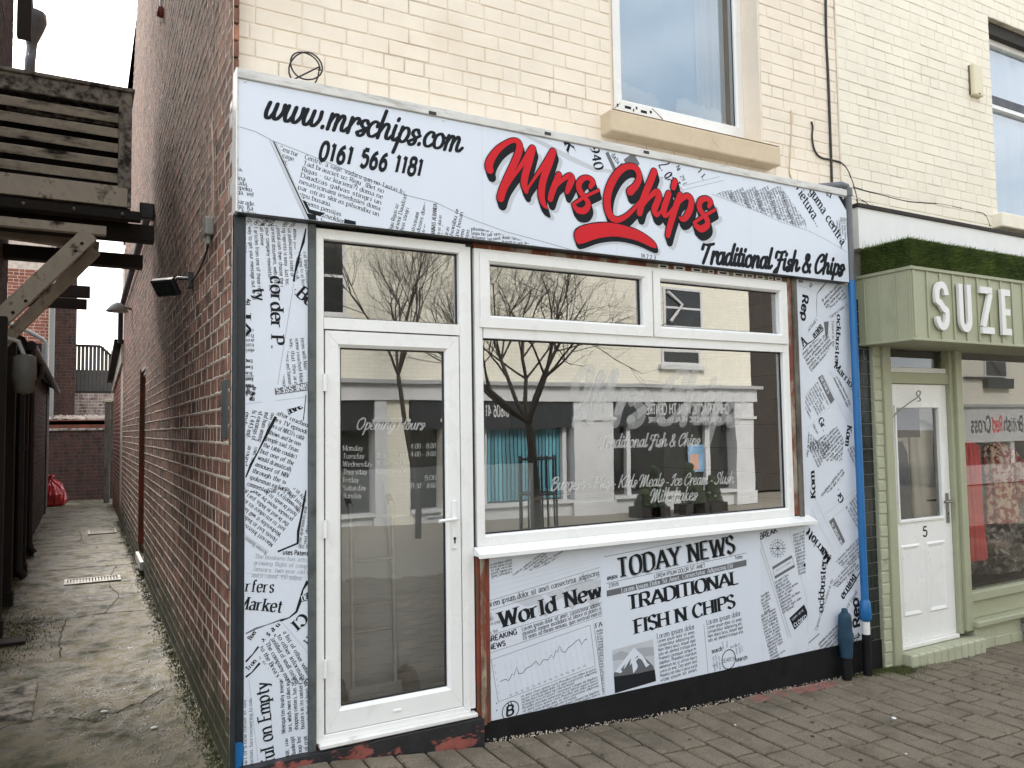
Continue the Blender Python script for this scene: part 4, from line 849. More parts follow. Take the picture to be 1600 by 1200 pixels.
# upper strip behind the logo
U1 = piece(S, ((830, 205), (1330, 305), (1330, 400), (1160, 330), (1020, 300), (930, 268)), FR)
S.stroke('ink_pale', [S.uv(*q) for q in ((812, 208), (850, 225), (890, 247), (930, 265), (960, 268), (1020, 296))], [.012, .03, .035, .03, .02, .01], .0003, FR)
S.px('ink', 'K', SERB, (881, 224), (888, 241), 15, FR)
S.px('ink', '1940', ('serif', .19), (919, 222), (930, 268), 17, FR, h=.0009)
S.line('ink_grey', S.uv(948, 238), S.uv(961, 266), .028, .0005, FR)
S.line('ink_grey', S.uv(982, 244), S.uv(992, 262), .10, .0005, FR)
S.px('ink', 'darba ML', SER, (955, 243), (972, 266), 8, FR)
S.px('ink', '2. gada', ('serif', .18), (1029, 258), (1052, 305), 24, U1)
S.px('ink', 'Nr. 29 (', SER, (1056, 261), (1068, 290), 8, U1); S.px('ink', '1 L', SER, (1090, 268), (1100, 283), 9, U1)
S.line('ink_soft', S.uv(1068, 290), S.uv(1124, 276), .004, .0005, FR); S.line('ink_soft', S.uv(1066, 297), S.uv(1130, 282), .004, .0005, FR)
U2 = piece(S, ((1113, 303), (1180, 288), (1248, 294), (1258, 345), (1270, 362), (1215, 344), (1170, 325)), FR)
for i in range(7):
    a = (1122+i*19.5, 298-1.2*i); b = (a[0]+22, a[1]+50)
    S.block('ink', filler(LATV, 6, 26, 20+i), ('serif', .15), (a[0]+17, a[1]-3), (b[0]+17, b[1]+8), 4.2, 1.35, U2)
U3 = piece(S, ((1242, 290), (1326, 305), (1326, 400), (1270, 365)), FR)
S.px('ink', 'Lietuva...', ('serif', .19), (1243, 297), (1278, 357), 17, U3); S.px('ink', 'guma centra', ('serif', .19), (1264, 300), (1316, 386), 16, U3); S.px('ink', 'er', ('serif', .19), (1291, 304), (1301, 313), 16, U3)
S.poly('ink', [S.uv(*q) for q in ((1309, 306), (1324, 309), (1324, 332))], .0005, FR)
S.poly('ink_soft', [S.uv(*q) for q in ((1312, 339), (1324, 341), (1325, 346), (1313, 345))], .0004, FR)
S.block('ink', filler(LATV, 5, 13, 31), SER, (1322, 346), (1325, 390), 4, 1.4, FR)
S.stroke('ink_soft', [S.uv(*q) for q in ((1112, 303), (1150, 318), (1190, 333), (1220, 347), (1262, 360), (1290, 374), (1324, 394))], [.004]*7, .0006, FR)
# web address and phone number
S.px('ink', 'www.mrschips.com', ('script', .22), (412, 184), (720, 238), None, FR, h=.0012, track=.0)
def boldtext(s, mat, t, a, b, hpx, wt=.25, sh=.22):
    s.px(mat, t, ('sans', wt, 1, sh), a, b, hpx, FR, h=.0012, track=.24)
boldtext(S, 'ink', '0161 566 1181', (498, 249), (661, 276), 28)
S.px('ink', 'Traditional Fish & Chips', ('script', .31), (1094, 410), (1317, 430), 18, FR, h=.0012, track=.0)
# the logo: brush strokes with an outline, a black depth and a soft shadow
def z8(o, L): return [(o[0]+x/8, o[1]+y/8, w_/8) for x, y, w_ in L]
o1, o2 = (750, 200), (930, 240)
LOGO = [z8(o1, q) for q in (
 [(118, 528, 104), (108, 468, 112), (140, 380, 104), (222, 270, 84), (330, 190, 66), (418, 158, 62), (478, 190, 84), (486, 270, 98), (452, 380, 98), (398, 500, 98), (334, 640, 100), (282, 770, 104), (250, 880, 104)],
 [(300, 800, 50), (344, 720, 34), (440, 570, 44), (545, 420, 66), (620, 310, 92), (652, 262, 94)], [(652, 262, 94), (610, 420, 96), (562, 580, 98), (545, 700, 96), (572, 795, 66)],
 [(575, 790, 44), (610, 730, 32), (705, 590, 44), (800, 460, 64), (870, 360, 86), (908, 300, 92)], [(908, 300, 92), (862, 440, 96), (800, 600, 98), (766, 750, 98), (766, 880, 90), (796, 965, 62), (836, 1012, 20)],
 [(980, 590, 82), (935, 700, 86), (897, 800, 86), (872, 890, 78)], [(920, 760, 40), (985, 690, 44), (1060, 625, 60), (1120, 600, 74), (1143, 640, 84), (1112, 720, 86), (1080, 805, 60)],
 [(1372, 738, 58), (1404, 680, 74), (1350, 628, 60), (1275, 640, 72), (1228, 710, 84), (1248, 800, 80), (1310, 880, 62), (1346, 955, 78), (1305, 1030, 84), (1225, 1035, 78), (1172, 985, 56)], [(1160, 955, 40), (1300, 866, 40), (1470, 784, 36)])]
LOGO += [z8(o2, q) for q in (
 [(428, 478, 104), (500, 405, 86), (544, 300, 82), (508, 195, 80), (420, 162, 74), (318, 204, 88), (228, 312, 100), (160, 470, 104), (142, 640, 104), (182, 780, 92), (262, 832, 74), (370, 790, 60), (470, 700, 48), (560, 590, 36)],
 [(730, 232, 90), (680, 360, 92), (620, 500, 92), (572, 640, 92), (546, 745, 84)], [(560, 700, 40), (620, 610, 44), (690, 530, 56), (755, 482, 78), (790, 530, 88), (758, 630, 88), (730, 705, 86), (758, 768, 60), (810, 730, 36), (880, 640, 28)],
 [(912, 505, 80), (880, 600, 86), (850, 700, 86), (858, 772, 66), (905, 760, 42), (980, 660, 28)], [(992, 352, 76), (968, 424, 76)],
 [(1052, 522, 80), (1002, 660, 86), (960, 790, 86), (922, 920, 82), (900, 1022, 72)], [(985, 690, 36), (1070, 580, 50), (1140, 534, 72), (1192, 585, 82), (1180, 690, 86), (1132, 790, 80), (1080, 826, 56), (1046, 805, 30)],
 [(1412, 662, 54), (1434, 605, 70), (1380, 566, 62), (1310, 592, 76), (1292, 672, 78), (1332, 752, 66), (1390, 830, 76), (1388, 900, 82), (1312, 945, 82), (1244, 900, 60)], [(1226, 868, 40), (1350, 784, 40), (1490, 704, 36)])]
SWO = [(740+x/2.6667, 160+y/2.6667) for x, y in ((418, 548), (440, 520), (520, 502), (600, 508), (680, 533), (738, 570), (760, 598), (748, 608), (680, 578), (600, 560), (520, 566), (455, 588), (430, 588))]
def logo_pass(mat, grow, off, h):
    for si, st_ in enumerate(LOGO):
        P = spline(st_, 5); uvp = [S.uv(p[0]+off[0], p[1]+off[1]) for p in P]
        sc_ = [math.dist(S.uv(p[0], p[1]), S.uv(p[0]+.7, p[1]+.7)) for p in P]
        ws = [(p[2]+grow)*k*1.0 for p, k in zip(P, sc_)]
        S.stroke(mat, uvp, ws, h+si*.00008, FR, 5)
    c = (sum(p[0] for p in SWO)/len(SWO), sum(p[1] for p in SWO)/len(SWO)); P = spline([(*p,) for p in SWO+[SWO[0]]], 3)[:-1]
    half = len(P)//2
    if grow > 0: S.stroke(mat, [S.uv(p[0]+off[0]*.55, p[1]+off[1]*.55) for p in P+[P[0]]], [grow*.0045]*(len(P)+1), h+.0012, FR, 3)
    top = P[:0]
    n = len(P); a, b = 0, int(n*7/13)
    up = P[a:b+1]; dn = (P[b:]+[P[0]])[::-1]; m_ = 16
    pick = lambda Q, t: Q[min(len(Q)-1, round(t*(len(Q)-1)))]
    for k in range(m_):
        q = [pick(up, k/m_), pick(up, (k+1)/m_), pick(dn, (k+1)/m_), pick(dn, k/m_)]
        S.poly(mat, [S.uv(x+off[0]*.55, y+off[1]*.55) for x, y in q], h+.0011, FR)
logo_pass('ink_pale', 5.0, (8.5, 14.5), .0005)
for k in range(5): logo_pass('ink', 2.6, (3.6*(1-k/5), 11.5*(1-k/5)), .0016+k*.0004)
logo_pass('ink', 3.0, (0, 0), .0040)
logo_pass('red', 0, (0, 0), .0056)
S.build(SIGN, {'ink': 'black_lettering', 'red': 'red_script_lettering', 'ink_pale': 'logo_shadow', 'ink_soft': 'torn_edge_print', 'ink_grey': 'grey_print'})
# ------------------------------------------------------------------ newspaper panels
# left of the door
PL = thing('newspaper_panel', 'tall narrow newspaper printed panel left of the white door', 'panel', (.153, 0, .065))
lx0, lx1, lz0, lz1 = -.0015, .3065, .055, FB-.001
MB().box(lx0, lx1, .0, .10, lz0, lz1).build('board', M['print'], PL, .0015)
S = Sheet(-.0003); BD = [(lx0+.001, lz0+.002), (lx1-.001, lz0+.002), (lx1-.001, lz1-.002), (lx0+.001, lz1-.002)]
S.block('ink', ["ing", "re on the", "of the 40", "email its", "ind its ID", "ed"], ('serif', .15), (384, 352), (404, 336), 7, 1.3, piece(S, ((383, 335), (481, 340), (481, 356), (383, 352)), BD), just=False)
S.block('ink', filler(LOREM, 9, 6, 3), ('serif', .15), (410, 356), (424, 336), 7, 1.3, piece(S, ((383, 335), (481, 340), (481, 356), (383, 352)), BD), just=False)
S.block('ink', ["Ines Information Insights", "about your company so its history", "us publications listed or", "ng reprints is easy. Just locate", "postal.com then choose the re", "printed document, web site link,", "your company newsletter - the", "all online", "f articles from one of these recy", "way to get your message out to yo", "shareholders", "y of award products and start th"], ('sans', .13), (467, 358), (472, 436), 5.4, 1.55, piece(S, ((383, 352), (464, 352), (458, 440), (383, 480)), BD), just=False)
S.stroke('ink', [S.uv(*q) for q in ((478, 357), (474, 378), (468, 396), (465, 410), (461, 425), (459, 440))], [.006, .014, .006, .018, .008, .012], .0006, BD)
S.block('ink', ["ral Improvement with", "re going to at list", "by histories ok.", "bring readers back"], ('serif', .13), (474, 394), (482, 470), 5, 1.5, piece(S, ((464, 385), (481, 360), (481, 478), (460, 460)), BD))
S.px('ink', 'corder P.', ('serif', .20), (423, 432), (424, 548), 19, BD); S.px('ink', 'ty', ('serif', .20), (396, 452), (399, 472), 17, BD)
S.px('ink', 'Bo', ('serif', .22), (463, 462), (486, 482), 20, BD)
S.line('ink_soft', S.uv(459, 442), S.uv(434, 600), .0025, .0006, BD); S.line('ink_soft', S.uv(384, 470), S.uv(392, 470), .002, .0006, BD); S.line('ink_soft', S.uv(384, 537), S.uv(394, 537), .002, .0006, BD)
S.px('ink', 'VI', ('serif', .16), (392, 528), (392, 486), 12, BD); S.px('ink', 'By', SERB, (390, 476), (390, 466), 6, BD)
S.block('ink', filler(LOREM, 5, 9, 4), SER, (397, 545), (384, 545), 5.5, 1.4, BD, just=False); S.block('ink', ["Employ", "Every", "Travel", "Ener", "Food"], SERB, (394, 562), (383, 562), 5, -1.9, BD, just=False)
S.poly('ink_soft', [S.uv(*q) for q in ((384, 586), (396, 586), (396, 593), (384, 593))], .0004, BD)
S.block('ink', ["Service", "Policy", "BV"], SERB, (397, 602), (384, 602), 5, -1.9, BD, just=False)
S.block('ink', ["terms with Marr", "some reached Main", "say, that this are", "the audience and Summer", "effort. The main reason now to", "version, columns than"], ('serif', .13), (470, 528), (478, 600), 5.5, 1.6, piece(S, ((459, 490), (481, 500), (481, 604), (440, 604)), BD))
for q, w_ in (((430, 604), .0),): S.poly('ink_grey', [S.uv(*p) for p in ((429, 607), (481, 597), (481, 610), (430, 617))], .0004, BD)
S.px('print', 'SINESSES', ('serif', .2), (481, 599), (430, 606), 9, BD, h=.0016)
S.block('ink', ["in New", "value"], SERB, (396, 604), (390, 622), 6, 1.4, BD, just=False)
S.line('ink_soft', S.uv(383, 631), S.uv(410, 628), .002, .0005, BD); S.line('ink_soft', S.uv(432, 626), S.uv(478, 620), .002, .0005, BD)
S.px('ink', 'ave', ('serif', .26), (450, 648), (476, 636), 12, piece(S, ((448, 640), (478, 632), (478, 646), (452, 650)), BD)); S.line('ink', S.uv(478, 617), S.uv(474, 657), .004, .0006, BD)
nb = ["after reached, a deal", "ers TV episodes from", "ers of NBCU's cable", "shows and be non-", "people said. Finan-", "the table couldn't", "but one of the people", "would dramatically", "amount of NBCU con-", "through the service.", "spokesman earlier", "comment about an", "he spokesman later", "multiple requests", "about a Mad", "a recent interview", "content officer"]
S.block('ink', nb, ('serif', .16), (432, 648), (484, 669), 6.6, 1.60, piece(S, ((432, 640), (481, 655), (481, 672), (440, 770), (383, 770), (383, 745)), BD))
S.stroke('ink', [S.uv(*q) for q in ((431, 651), (420, 672), (411, 690), (403, 706), (392, 726), (384, 746))], [.014, .016, .010, .006, .012, .006], .0006, BD)
S.block('ink', ["over has become", "and hum among", "ed earnings of", "ds ($443 mil-", "r ended D"], ('serif', .16), (424, 645), (412, 692), 6.5, 1.45, piece(S, ((383, 640), (429, 645), (410, 690), (383, 735)), BD))
S.block('ink', ["cows. Youth", "around", "in"], ('serif', .14), (398, 698), (390, 730), 6, 1.6, piece(S, ((383, 690), (408, 694), (384, 740)), BD))
S.block('ink', ["Marriott International", "Hotels lost in India said on", "Wednesday it will launch for Easi", "just to introduce its in brand", "the brand in India, part U.S.", "provider move by another lux", "hotel brands to try or tap", "the country's growing middle", "class. The local operator"], ('serif', .15), (427, 850), (383, 818), 6, 1.62, piece(S, ((383, 768), (445, 760), (478, 800), (430, 858), (383, 836)), BD))
S.block('ink', ["The most business travel", "a host private", "equity in part"], ('serif', .14), (470, 800), (438, 764), 6, 1.6, piece(S, ((436, 760), (481, 765), (473, 812)), BD))
S.stroke('ink', [S.uv(*q) for q in ((478, 766), (475, 784), (471, 806), (466, 830), (465, 849), (448, 856), (434, 862))], [.006, .012, .010, .014, .012, .008, .010], .0006, BD)
S.block('ink', ["the apartments year", "not about Wells"], SER, (470, 848), (480, 790), 5, 1.7, piece(S, ((468, 790), (481, 770), (481, 850), (466, 848)), BD))
S.px('ink_grey', '- Not With', SER, (462, 856), (490, 858), 7, BD); S.px('ink', 'uses Patent', SANB, (442, 866), (482, 868), 7, BD)
S.line('ink_soft', S.uv(384, 836), S.uv(420, 862), .0016, .0004, BD); S.px('ink_grey', 'Accesses Business', SER, (418, 863), (384, 838), 6, BD)
S.block('ink_soft', ["The business has attracted a", "growing flight of competitors. In", "January, two-year-old Groupon", "and it raised $950 million."], ('serif', .15), (398, 872), (478, 878), 6.5, 1.5, BD)
S.line('ink_soft', S.uv(385, 896), S.uv(478, 902), .0016, .0005, BD)
S.px('ink', 'rfers', ('serif', .18), (384, 924), (430, 926), 18, BD, track=.2); S.px('ink', 'Market', ('serif', .19), (372, 951), (442, 957), 19, BD)
S.stroke('ink', [S.uv(*q) for q in ((481, 908), (473, 922), (468, 942), (463, 956), (452, 965), (438, 970))], [.018, .008, .016, .012, .006, .01], .0006, BD)
S.poly('ink', [S.uv(*q) for q in ((472, 931), (481, 925), (481, 938), (470, 941))], .0004, BD); S.px('print', 'DE', SERB, (472, 939), (482, 936), 8, BD, h=.0016)
S.px('ink', 'Cl', ('serif', .2), (472, 958), (452, 976), 17, BD); S.px('ink', 'CITY', ('serif', .2), (486, 985), (472, 1004), 14, BD)
S.stroke('ink_grey', [S.uv(*q) for q in ((384, 990), (400, 982), (418, 976), (440, 968), (450, 966))], [.006, .010, .004, .008, .004], .0006, BD)
S.px('ink', 'Tron', SERB, (388, 1048), (402, 1032), 7, BD); S.px('ink', 'Boer', SERB, (392, 1000), (402, 986), 7, BD)
S.stroke('ink', [S.uv(*q) for q in ((384, 1034), (395, 1022), (404, 1010))], [.01, .006, .01], .0006, BD); S.stroke('ink', [S.uv(*q) for q in ((384, 1058), (394, 1050), (406, 1036))], [.01, .006, .012], .0006, BD)
S.block('ink', ["a list of other vehicles", "to other information", "unfilled of small customers", "The company members", "to the Brea's and not", "prev. filed list ser", "statement, the", "truck in credit", "ref. to"], ('serif', .16), (442, 988), (486, 1066), 6.3, 1.6, piece(S, ((410, 985), (446, 980), (481, 1010), (481, 1070), (440, 1066), (405, 1030)), BD))
S.block('ink', ["S. s a d il", "n r s", "and o b"], SERB, (410, 1004), (440, 974), 9, 1.3, piece(S, ((406, 990), (438, 972), (446, 982), (412, 1008)), BD), just=False)
S.line('ink_soft', S.uv(441, 972), S.uv(481, 1020), .0016, .0005, BD)
S.px('ink', 'eful on Empty', ('serif', .19), (430, 1200), (418, 1062), 20, BD)
S.block('ink', ["Weingarten Realty Invest", "tors, which owns stakes in 3", "shopping centers, has 20 B", "busters in its centers ar", "pects that at least 15 wil", "Not many Blockbuster s", "aware, we most did"], ('serif', .17), (446, 1145), (442, 1062), 6.2, 1.62, piece(S, ((436, 1050), (481, 1060), (481, 1150), (440, 1150)), BD))
S.block('ink', ["to fill. The", "for bankrupt", "Group Inc.", "lot of crying", "Blockbuster", "ware-"], ('serif', .17), (453, 1192), (449, 1152), 6.2, 1.62, piece(S, ((446, 1150), (481, 1150), (481, 1185), (446, 1195)), BD))
S.block('ink_grey', ["part of a new corner in July", "auction. fore recovering to con"], ('serif', .14), (386, 1198), (384, 1092), 5.5, 1.7, BD); S.line('ink_soft', S.uv(389, 1062), S.uv(404, 1198), .0016, .0005, BD)
S.build(PL, {'ink': 'black_print', 'ink_grey': 'grey_print', 'ink_soft': 'faint_print', 'print': 'white_print'})
# below and right of the window
lz = .0105
PB = thing('newspaper_panel', 'wide newspaper printed panel with fish and chips headline under the window sill', 'panel', (2.9, 0, lz))
bx0, bx1 = 1.3325, 3.9055
MB().box(bx0, bx1, .0, .10, lz, .936).build('board', M['print'], PB, .0015)
S = Sheet(-.0003); BD = [(bx0+.001, lz+.002), (bx1-.001, lz+.002), (bx1-.001, .934), (bx0+.001, .934)]
L1 = piece(S, ((760, 860), (937, 830), (944, 1085), (760, 1140)), BD)
# --- World news sheet
S.block('ink', filler(LATV, 14, 22, 41), ('serif', .15), (766, 884), (800, 876), 3.6, 1.3, piece(S, ((764, 870), (800, 868), (800, 896), (764, 906)), BD))
S.block('ink', filler(LATV, 12, 30, 42), ('serif', .15), (800, 902), (852, 862), 3.6, 1.3, piece(S, ((800, 868), (885, 860), (800, 900)), BD))
S.block('ink', filler(LATV, 12, 30, 43), ('serif', .15), (828, 892), (880, 862), 3.6, 1.3, piece(S, ((830, 860), (885, 858), (860, 880), (826, 893)), BD))
for k in range(3): S.line('ink_pale', S.uv(764, 912+k*9), S.uv(934, 871+k*5), .0015, .0003, L1)
S.line('ink_grey', S.uv(764, 939), S.uv(937, 886.5), .0022, .0004, L1); S.line('ink_grey', S.uv(764, 954), S.uv(937, 902), .0022, .0004, L1)
S.px('ink', 'orem ipsum dolor sit amet consectetur adipiscing', ('serif', .14), (763, 949), (937, 898), 9, L1)
for cx, cy, a, b in ((828, 938, 26, 8), (850, 950, 12, 12), (872, 930, 14, 7), (905, 918, 22, 9), (926, 912, 14, 8), (893, 940, 10, 10), (928, 938, 10, 9)):
    S.poly('ink_pale', [S.uv(cx+a*math.cos(t)*(1+.25*math.sin(3*t+cx)), cy+b*math.sin(t)*(1+.3*math.cos(4*t+cx))) for t in [2*PI*k/18 for k in range(18)]], .0003+.00002*(cx % 5), L1)
S.px('ink', 'World News', ('serif', .22), (783, 981), (958, 926), 25, L1, h=.0010)
S.block('ink_grey', ['FAKE', 'NEWS', 'price pag', '20', 'No. Vol'], SER, (758, 966), (774, 961), 5, 1.35, L1, just=False)
S.line('ink_grey', S.uv(764, 993), S.uv(941, 941), .0022, .0004, L1); S.line('ink_grey', S.uv(764, 1021), S.uv(941, 962), .0022, .0004, L1)
S.block('ink', ['Lorem ipsum dolor sit amet, consectetur adipisc', 'eiusmod tempor incididunt ut labore et dolore n', 'Ut enim ad minim veniam, quis nostrud exercit'], ('serif', .14), (816, 986), (939, 946), 6.5, 1.12, L1)
S.px('ink', 'BREAKING', ('sans', .19), (762, 1004), (809, 990), 8, L1); S.px('ink', 'NEWS', ('sans', .19), (764, 1016), (791, 1008), 8, L1)
cc = [(767.4, 1031), (922, 976.5), (930, 1040.6), (778.5, 1096.6)]
for k in range(4): S.line('ink_grey', S.uv(*cc[k]), S.uv(*cc[(k+1) % 4]), .0022, .0005, L1)
for k in range(1, 16):
    t = k/16+.02; a = (cc[0][0]+8+(cc[1][0]-cc[0][0]-10)*t, cc[0][1]+(cc[1][1]-cc[0][1])*t+6); b = (cc[3][0]+8+(cc[2][0]-cc[3][0]-10)*t, cc[3][1]+(cc[2][1]-cc[3][1])*t-10)
    S.line('ink_pale', S.uv(*a), S.uv(*b), .0013, .0004, L1)
    if k < 15: S.px('ink_grey', str(k*5), SAN, (b[0]-2, b[1]+6), (b[0]+2.6, b[1]+4.6), 3, L1)
for k in range(5): S.px('ink_grey', str(5-k), SAN, (772+k*1.7, 1042+k*10.5), (774+k*1.7, 1041+k*10.5), 3, L1)
pl = [(750+x/4.138, 840+y/4.138) for x, y in ((130, 930), (165, 915), (185, 926), (208, 880), (220, 888), (236, 838), (250, 880), (275, 876), (300, 845), (330, 830), (360, 798), (385, 826), (410, 790), (440, 790), (460, 758), (475, 782), (490, 728), (500, 742), (514, 698), (530, 735), (550, 742), (570, 712), (600, 690), (622, 668), (640, 658), (658, 692), (676, 660), (692, 655))]
S.stroke('ink_grey', [S.uv(*p) for p in pl], [.004]*len(pl), .0007, L1)
S.block('ink', filler(LOREM, 13, 58, 50), ('serif', .13), (814, 1090), (932, 1046), 3.5, 1.36, L1)
S.line('ink_grey', S.uv(927.6, 974), S.uv(942, 1080), .0025, .0005, L1); S.px('ink', 'FACT', SER, (931, 981), (953, 974), 7, L1)
S.block('ink', filler(LOREM, 26, 8, 51), ('serif', .14), (932, 988), (956, 981), 3.5, 1.25, L1)
cb = (797.5, 1110)
S.stroke('ink', [S.uv(cb[0]+13*math.cos(t), cb[1]+14*math.sin(t)-4*math.cos(t)) for t in [2*PI*k/28 for k in range(29)]], [.005]*29, .0006, BD)
S.px('ink', 'B', ('sans', .2, 1, .15), (791.5, 1119), (804.5, 1115), 15, BD, fit=True)
for q in ((795, 1103, 793.5, 1098), (799.5, 1101.5, 798, 1096.5)): S.line('ink', S.uv(q[0], q[1]), S.uv(q[2], q[3]), .006, .0007, BD)
for y in (1098, 1109): S.poly('ink_grey', [S.uv(775+a, y+b) for a, b in ((0, 0), (2, 0), (2, 2), (0, 2))], .0005, BD)
# --- front sheet
SH2 = [S.uv(*q) for q in ((936, 845), (1187, 820), (1190, 1050), (946, 1100))]
S.poly('sign', SH2, .0018, BD)
S.poly('ink_pale', [S.uv(*q) for q in ((944, 1079), (947, 1089), (947, 1070))], .0016, BD)
L2 = inter(SH2, BD); H = .0024
S.line('ink', S.uv(943, 870), S.uv(1068, 846), .0025, H, L2)
S.px('ink_soft', 'TODAY NEWS', ('serif', .26), (967.5, 903.5), (1152, 863.5), 29, L2, h=H); S.px('ink', 'TODAY NEWS', ('serif', .20), (966, 902), (1150.5, 862), 29, L2, h=H+.0012)
S.px('ink', '@BRK', SANB, (948.5, 907), (966, 903), 5.5, L2, h=H); S.line('ink', S.uv(947, 911.5), S.uv(1166, 863.8), .0025, H, L2)
S.px('ink', 'LOREM IPSUM DOLOR SIT AMET', ('sans', .15), (1022, 903.5), (1102, 886), 6, L2, h=H); S.px('ink', 'Today', ('sans', .16), (1148, 874), (1160.5, 871.2), 5, L2, h=H); S.px('ink', '239/8', ('sans', .15), (951, 918), (966.5, 914.6), 5.5, L2, h=H)
S.poly('ink_grey', [S.uv(*q) for q in ((947.6, 922.7), (1166, 874.3), (1166, 883.8), (947.6, 932.4))], H, L2)
S.px('sign', 'Lorem Ipsum Dolor Sit Amet, Consectetur Adipiscing Elit', ('serif', .16), (971, 925.6), (1146, 886), 7, L2, h=H+.0006)
S.px('ink', 'TRADITIONAL', ('serif', .21), (982, 953), (1156, 911), 22, L2, h=H, track=.10); S.px('ink', 'FISH N CHIPS', ('serif', .21), (993, 990), (1150, 948), 22, L2, h=H, track=.10)
S.px('ink', 'Lorem ipsum dolor', ('serif', .13), (1026.5, 998), (1086, 982), 8, L2, h=H); S.px('ink', 'Lorem ipsum dolor', ('serif', .13), (1104, 976.5), (1158, 961), 8, L2, h=H)
pt = ['Lorem ipsum dolor sit amet,', 'consectetur adipiscing elit.', 'Nam libero lacus, aliquet eget', 'odio vel, eleifend tristique eros', 'Praesent consequat congue mi', 'dapibus. Phasellus interdum', 'elementum leo, ut ultrices mauris', 'viverra sit amet. Class aptent taciti', 'Phasellus non tellus in purus auctor', 'vitae ipsum sit amet.']
S.block('ink', pt, ('sans', .13), (1027.5, 1004.6), (1086, 989), 5, 1.36, L2, h=H); S.block('ink', pt[:4], ('sans', .13), (1105, 983), (1160, 969), 5, 1.36, L2, h=H)
S.line('ink_grey', S.uv(1099.3, 975), S.uv(1106.3, 1053), .0025, H, L2)
se = (1138, 1030)
S.stroke('ink', [S.uv(se[0]+10.5*math.cos(t), se[1]+15*math.sin(t)-2*math.cos(t)) for t in [2*PI*k/28 for k in range(29)]], [.006]*29, H+.001, L2)
S.px('ink', 'SEARCH', SAN, (1128.5, 1036), (1148.5, 1031), 6, L2, h=H); S.px('ink', 'search', SERB, (1112, 1021), (1128.5, 1016), 7, L2, h=H); S.px('ink', 'search', SANB, (1149.5, 1034), (1168, 1029.5), 6.5, L2, h=H)
for a, b, q in (((1118, 1048), (1115, 1024), 4), ((1122, 1044), (1119, 1022), 4), ((1126, 1046), (1124, 1024), 4), ((1131, 1014), (1129, 1002), 4), ((1136, 1012), (1137, 1001), 4), ((1152, 1022), (1150, 1004), 4), ((1157, 1020), (1155, 1003), 4), ((1160, 1018), (1159, 1008), 3), ((1113, 1042), (1120, 1040), 3.5), ((1140, 1013), (1152, 1010), 4), ((1138, 1048), (1158, 1043), 4.5)): S.px('ink_grey', 'search', SAN, a, b, q, L2, h=H)
# the mountain picture
pc = [(956.3, 1015.7), (1020, 998.8), (1024.5, 1064), (960.4, 1083)]
PCT = inter([S.uv(*q) for q in pc], L2); zz = lambda L_: [S.uv(930+x/4.443, 830+y/4.443) for x, y in L_]
S.poly('ink_pale', [S.uv(*q) for q in pc], H, L2)
for q in ([(117, 860), (180, 830), (240, 850), (300, 810), (420, 800), (420, 860), (117, 900)],): S.poly('ink_soft', zz(q), H+.0003, PCT)
S.poly('ink_grey', zz([(120, 995), (180, 920), (265, 806), (330, 865), (402, 935), (424, 1045), (130, 1130)]), H+.0006, PCT)
S.poly('ink', zz([(122, 1010), (200, 1000), (300, 985), (410, 960), (424, 1045), (130, 1130)]), H+.0009, PCT)
for q in ([(135, 975), (200, 890), (240, 900), (175, 985)], [(200, 890), (265, 806), (300, 850), (240, 930)], [(265, 806), (330, 865), (360, 915), (300, 880)], [(250, 900), (300, 870), (290, 950), (262, 985)], [(320, 890), (375, 925), (350, 945)]): S.poly('sign', zz(q), H+.0013+q[0][0]*1e-7, PCT)
for q in ([(215, 930), (245, 880), (235, 950)], [(280, 900), (300, 880), (292, 930)], [(175, 960), (205, 920), (190, 975)]): S.poly('ink_grey', zz(q), H+.0016+q[0][0]*1e-7, PCT)
# --- sheets to the right
L3 = piece(S, ((1187, 830), (1262, 820), (1280, 1030), (1187, 1050)), BD)
S.line('ink_soft', S.uv(1182, 838), S.uv(1232, 996), .004, .0005, L3); S.line('ink_pale', S.uv(1186, 838), S.uv(1236, 996), .012, .0004, L3); S.line('ink_soft', S.uv(1233, 828), S.uv(1272, 985), .0022, .0005, L3)
S.px('ink', 'BREAK', SANB, (1188, 843), (1216, 831), 9, L3)
co = (1215.3, 857)
for r_ in (8, 9): S.stroke('ink_grey', [S.uv(co[0]+r_*math.cos(t), co[1]+r_*1.12*math.sin(t)) for t in [2*PI*k/20 for k in range(21)]], [.0025]*21, .0006, L3)
for k in range(8):
    t = PI*k/4; S.line('ink', S.uv(co[0], co[1]), S.uv(co[0]+(11 if k % 2 == 0 else 6)*math.cos(t), co[1]+(13 if k % 2 == 0 else 7)*math.sin(t)), .004, .0007+k*.00003, L3)
for k in range(16):
    t = PI*k/8; S.px('ink_grey', 'n', SANB, (co[0]+11.5*math.cos(t)-1, co[1]+13.5*math.sin(t)+1), (co[0]+11.5*math.cos(t)+1.4, co[1]+13.5*math.sin(t)+.6), 3, L3)
S.line('ink_grey', S.uv(1207, 888), S.uv(1237, 869.5), .020, .0005, L3); S.line('ink_grey', S.uv(1210.5, 902.5), S.uv(1241.5, 884), .020, .0005, L3); S.line('ink_grey', S.uv(1207, 888), S.uv(1210.5, 902), .003, .0006, L3); S.line('ink_grey', S.uv(1237, 869), S.uv(1241.5, 884), .003, .0006, L3)
S.px('ink_grey', 'not on our watch', SAN, (1213, 893), (1236, 879), 3, L3)
S.block('ink', filler(LOREM, 11, 18, 61), ('serif', .15), (1211, 912), (1242, 893.5), 4, 1.28, L3); S.block('ink', filler(LOREM, 6, 9, 62), ('serif', .15), (1188, 935), (1202, 926), 4, 1.3, L3); S.block('ink', filler(LOREM, 16, 15, 63), ('serif', .15), (1189, 965), (1212, 952), 4, 1.28, L3)
S.block('ink', filler(LOREM, 13, 18, 64), ('serif', .15), (1239, 838), (1268, 828), 4, 1.3, L3)
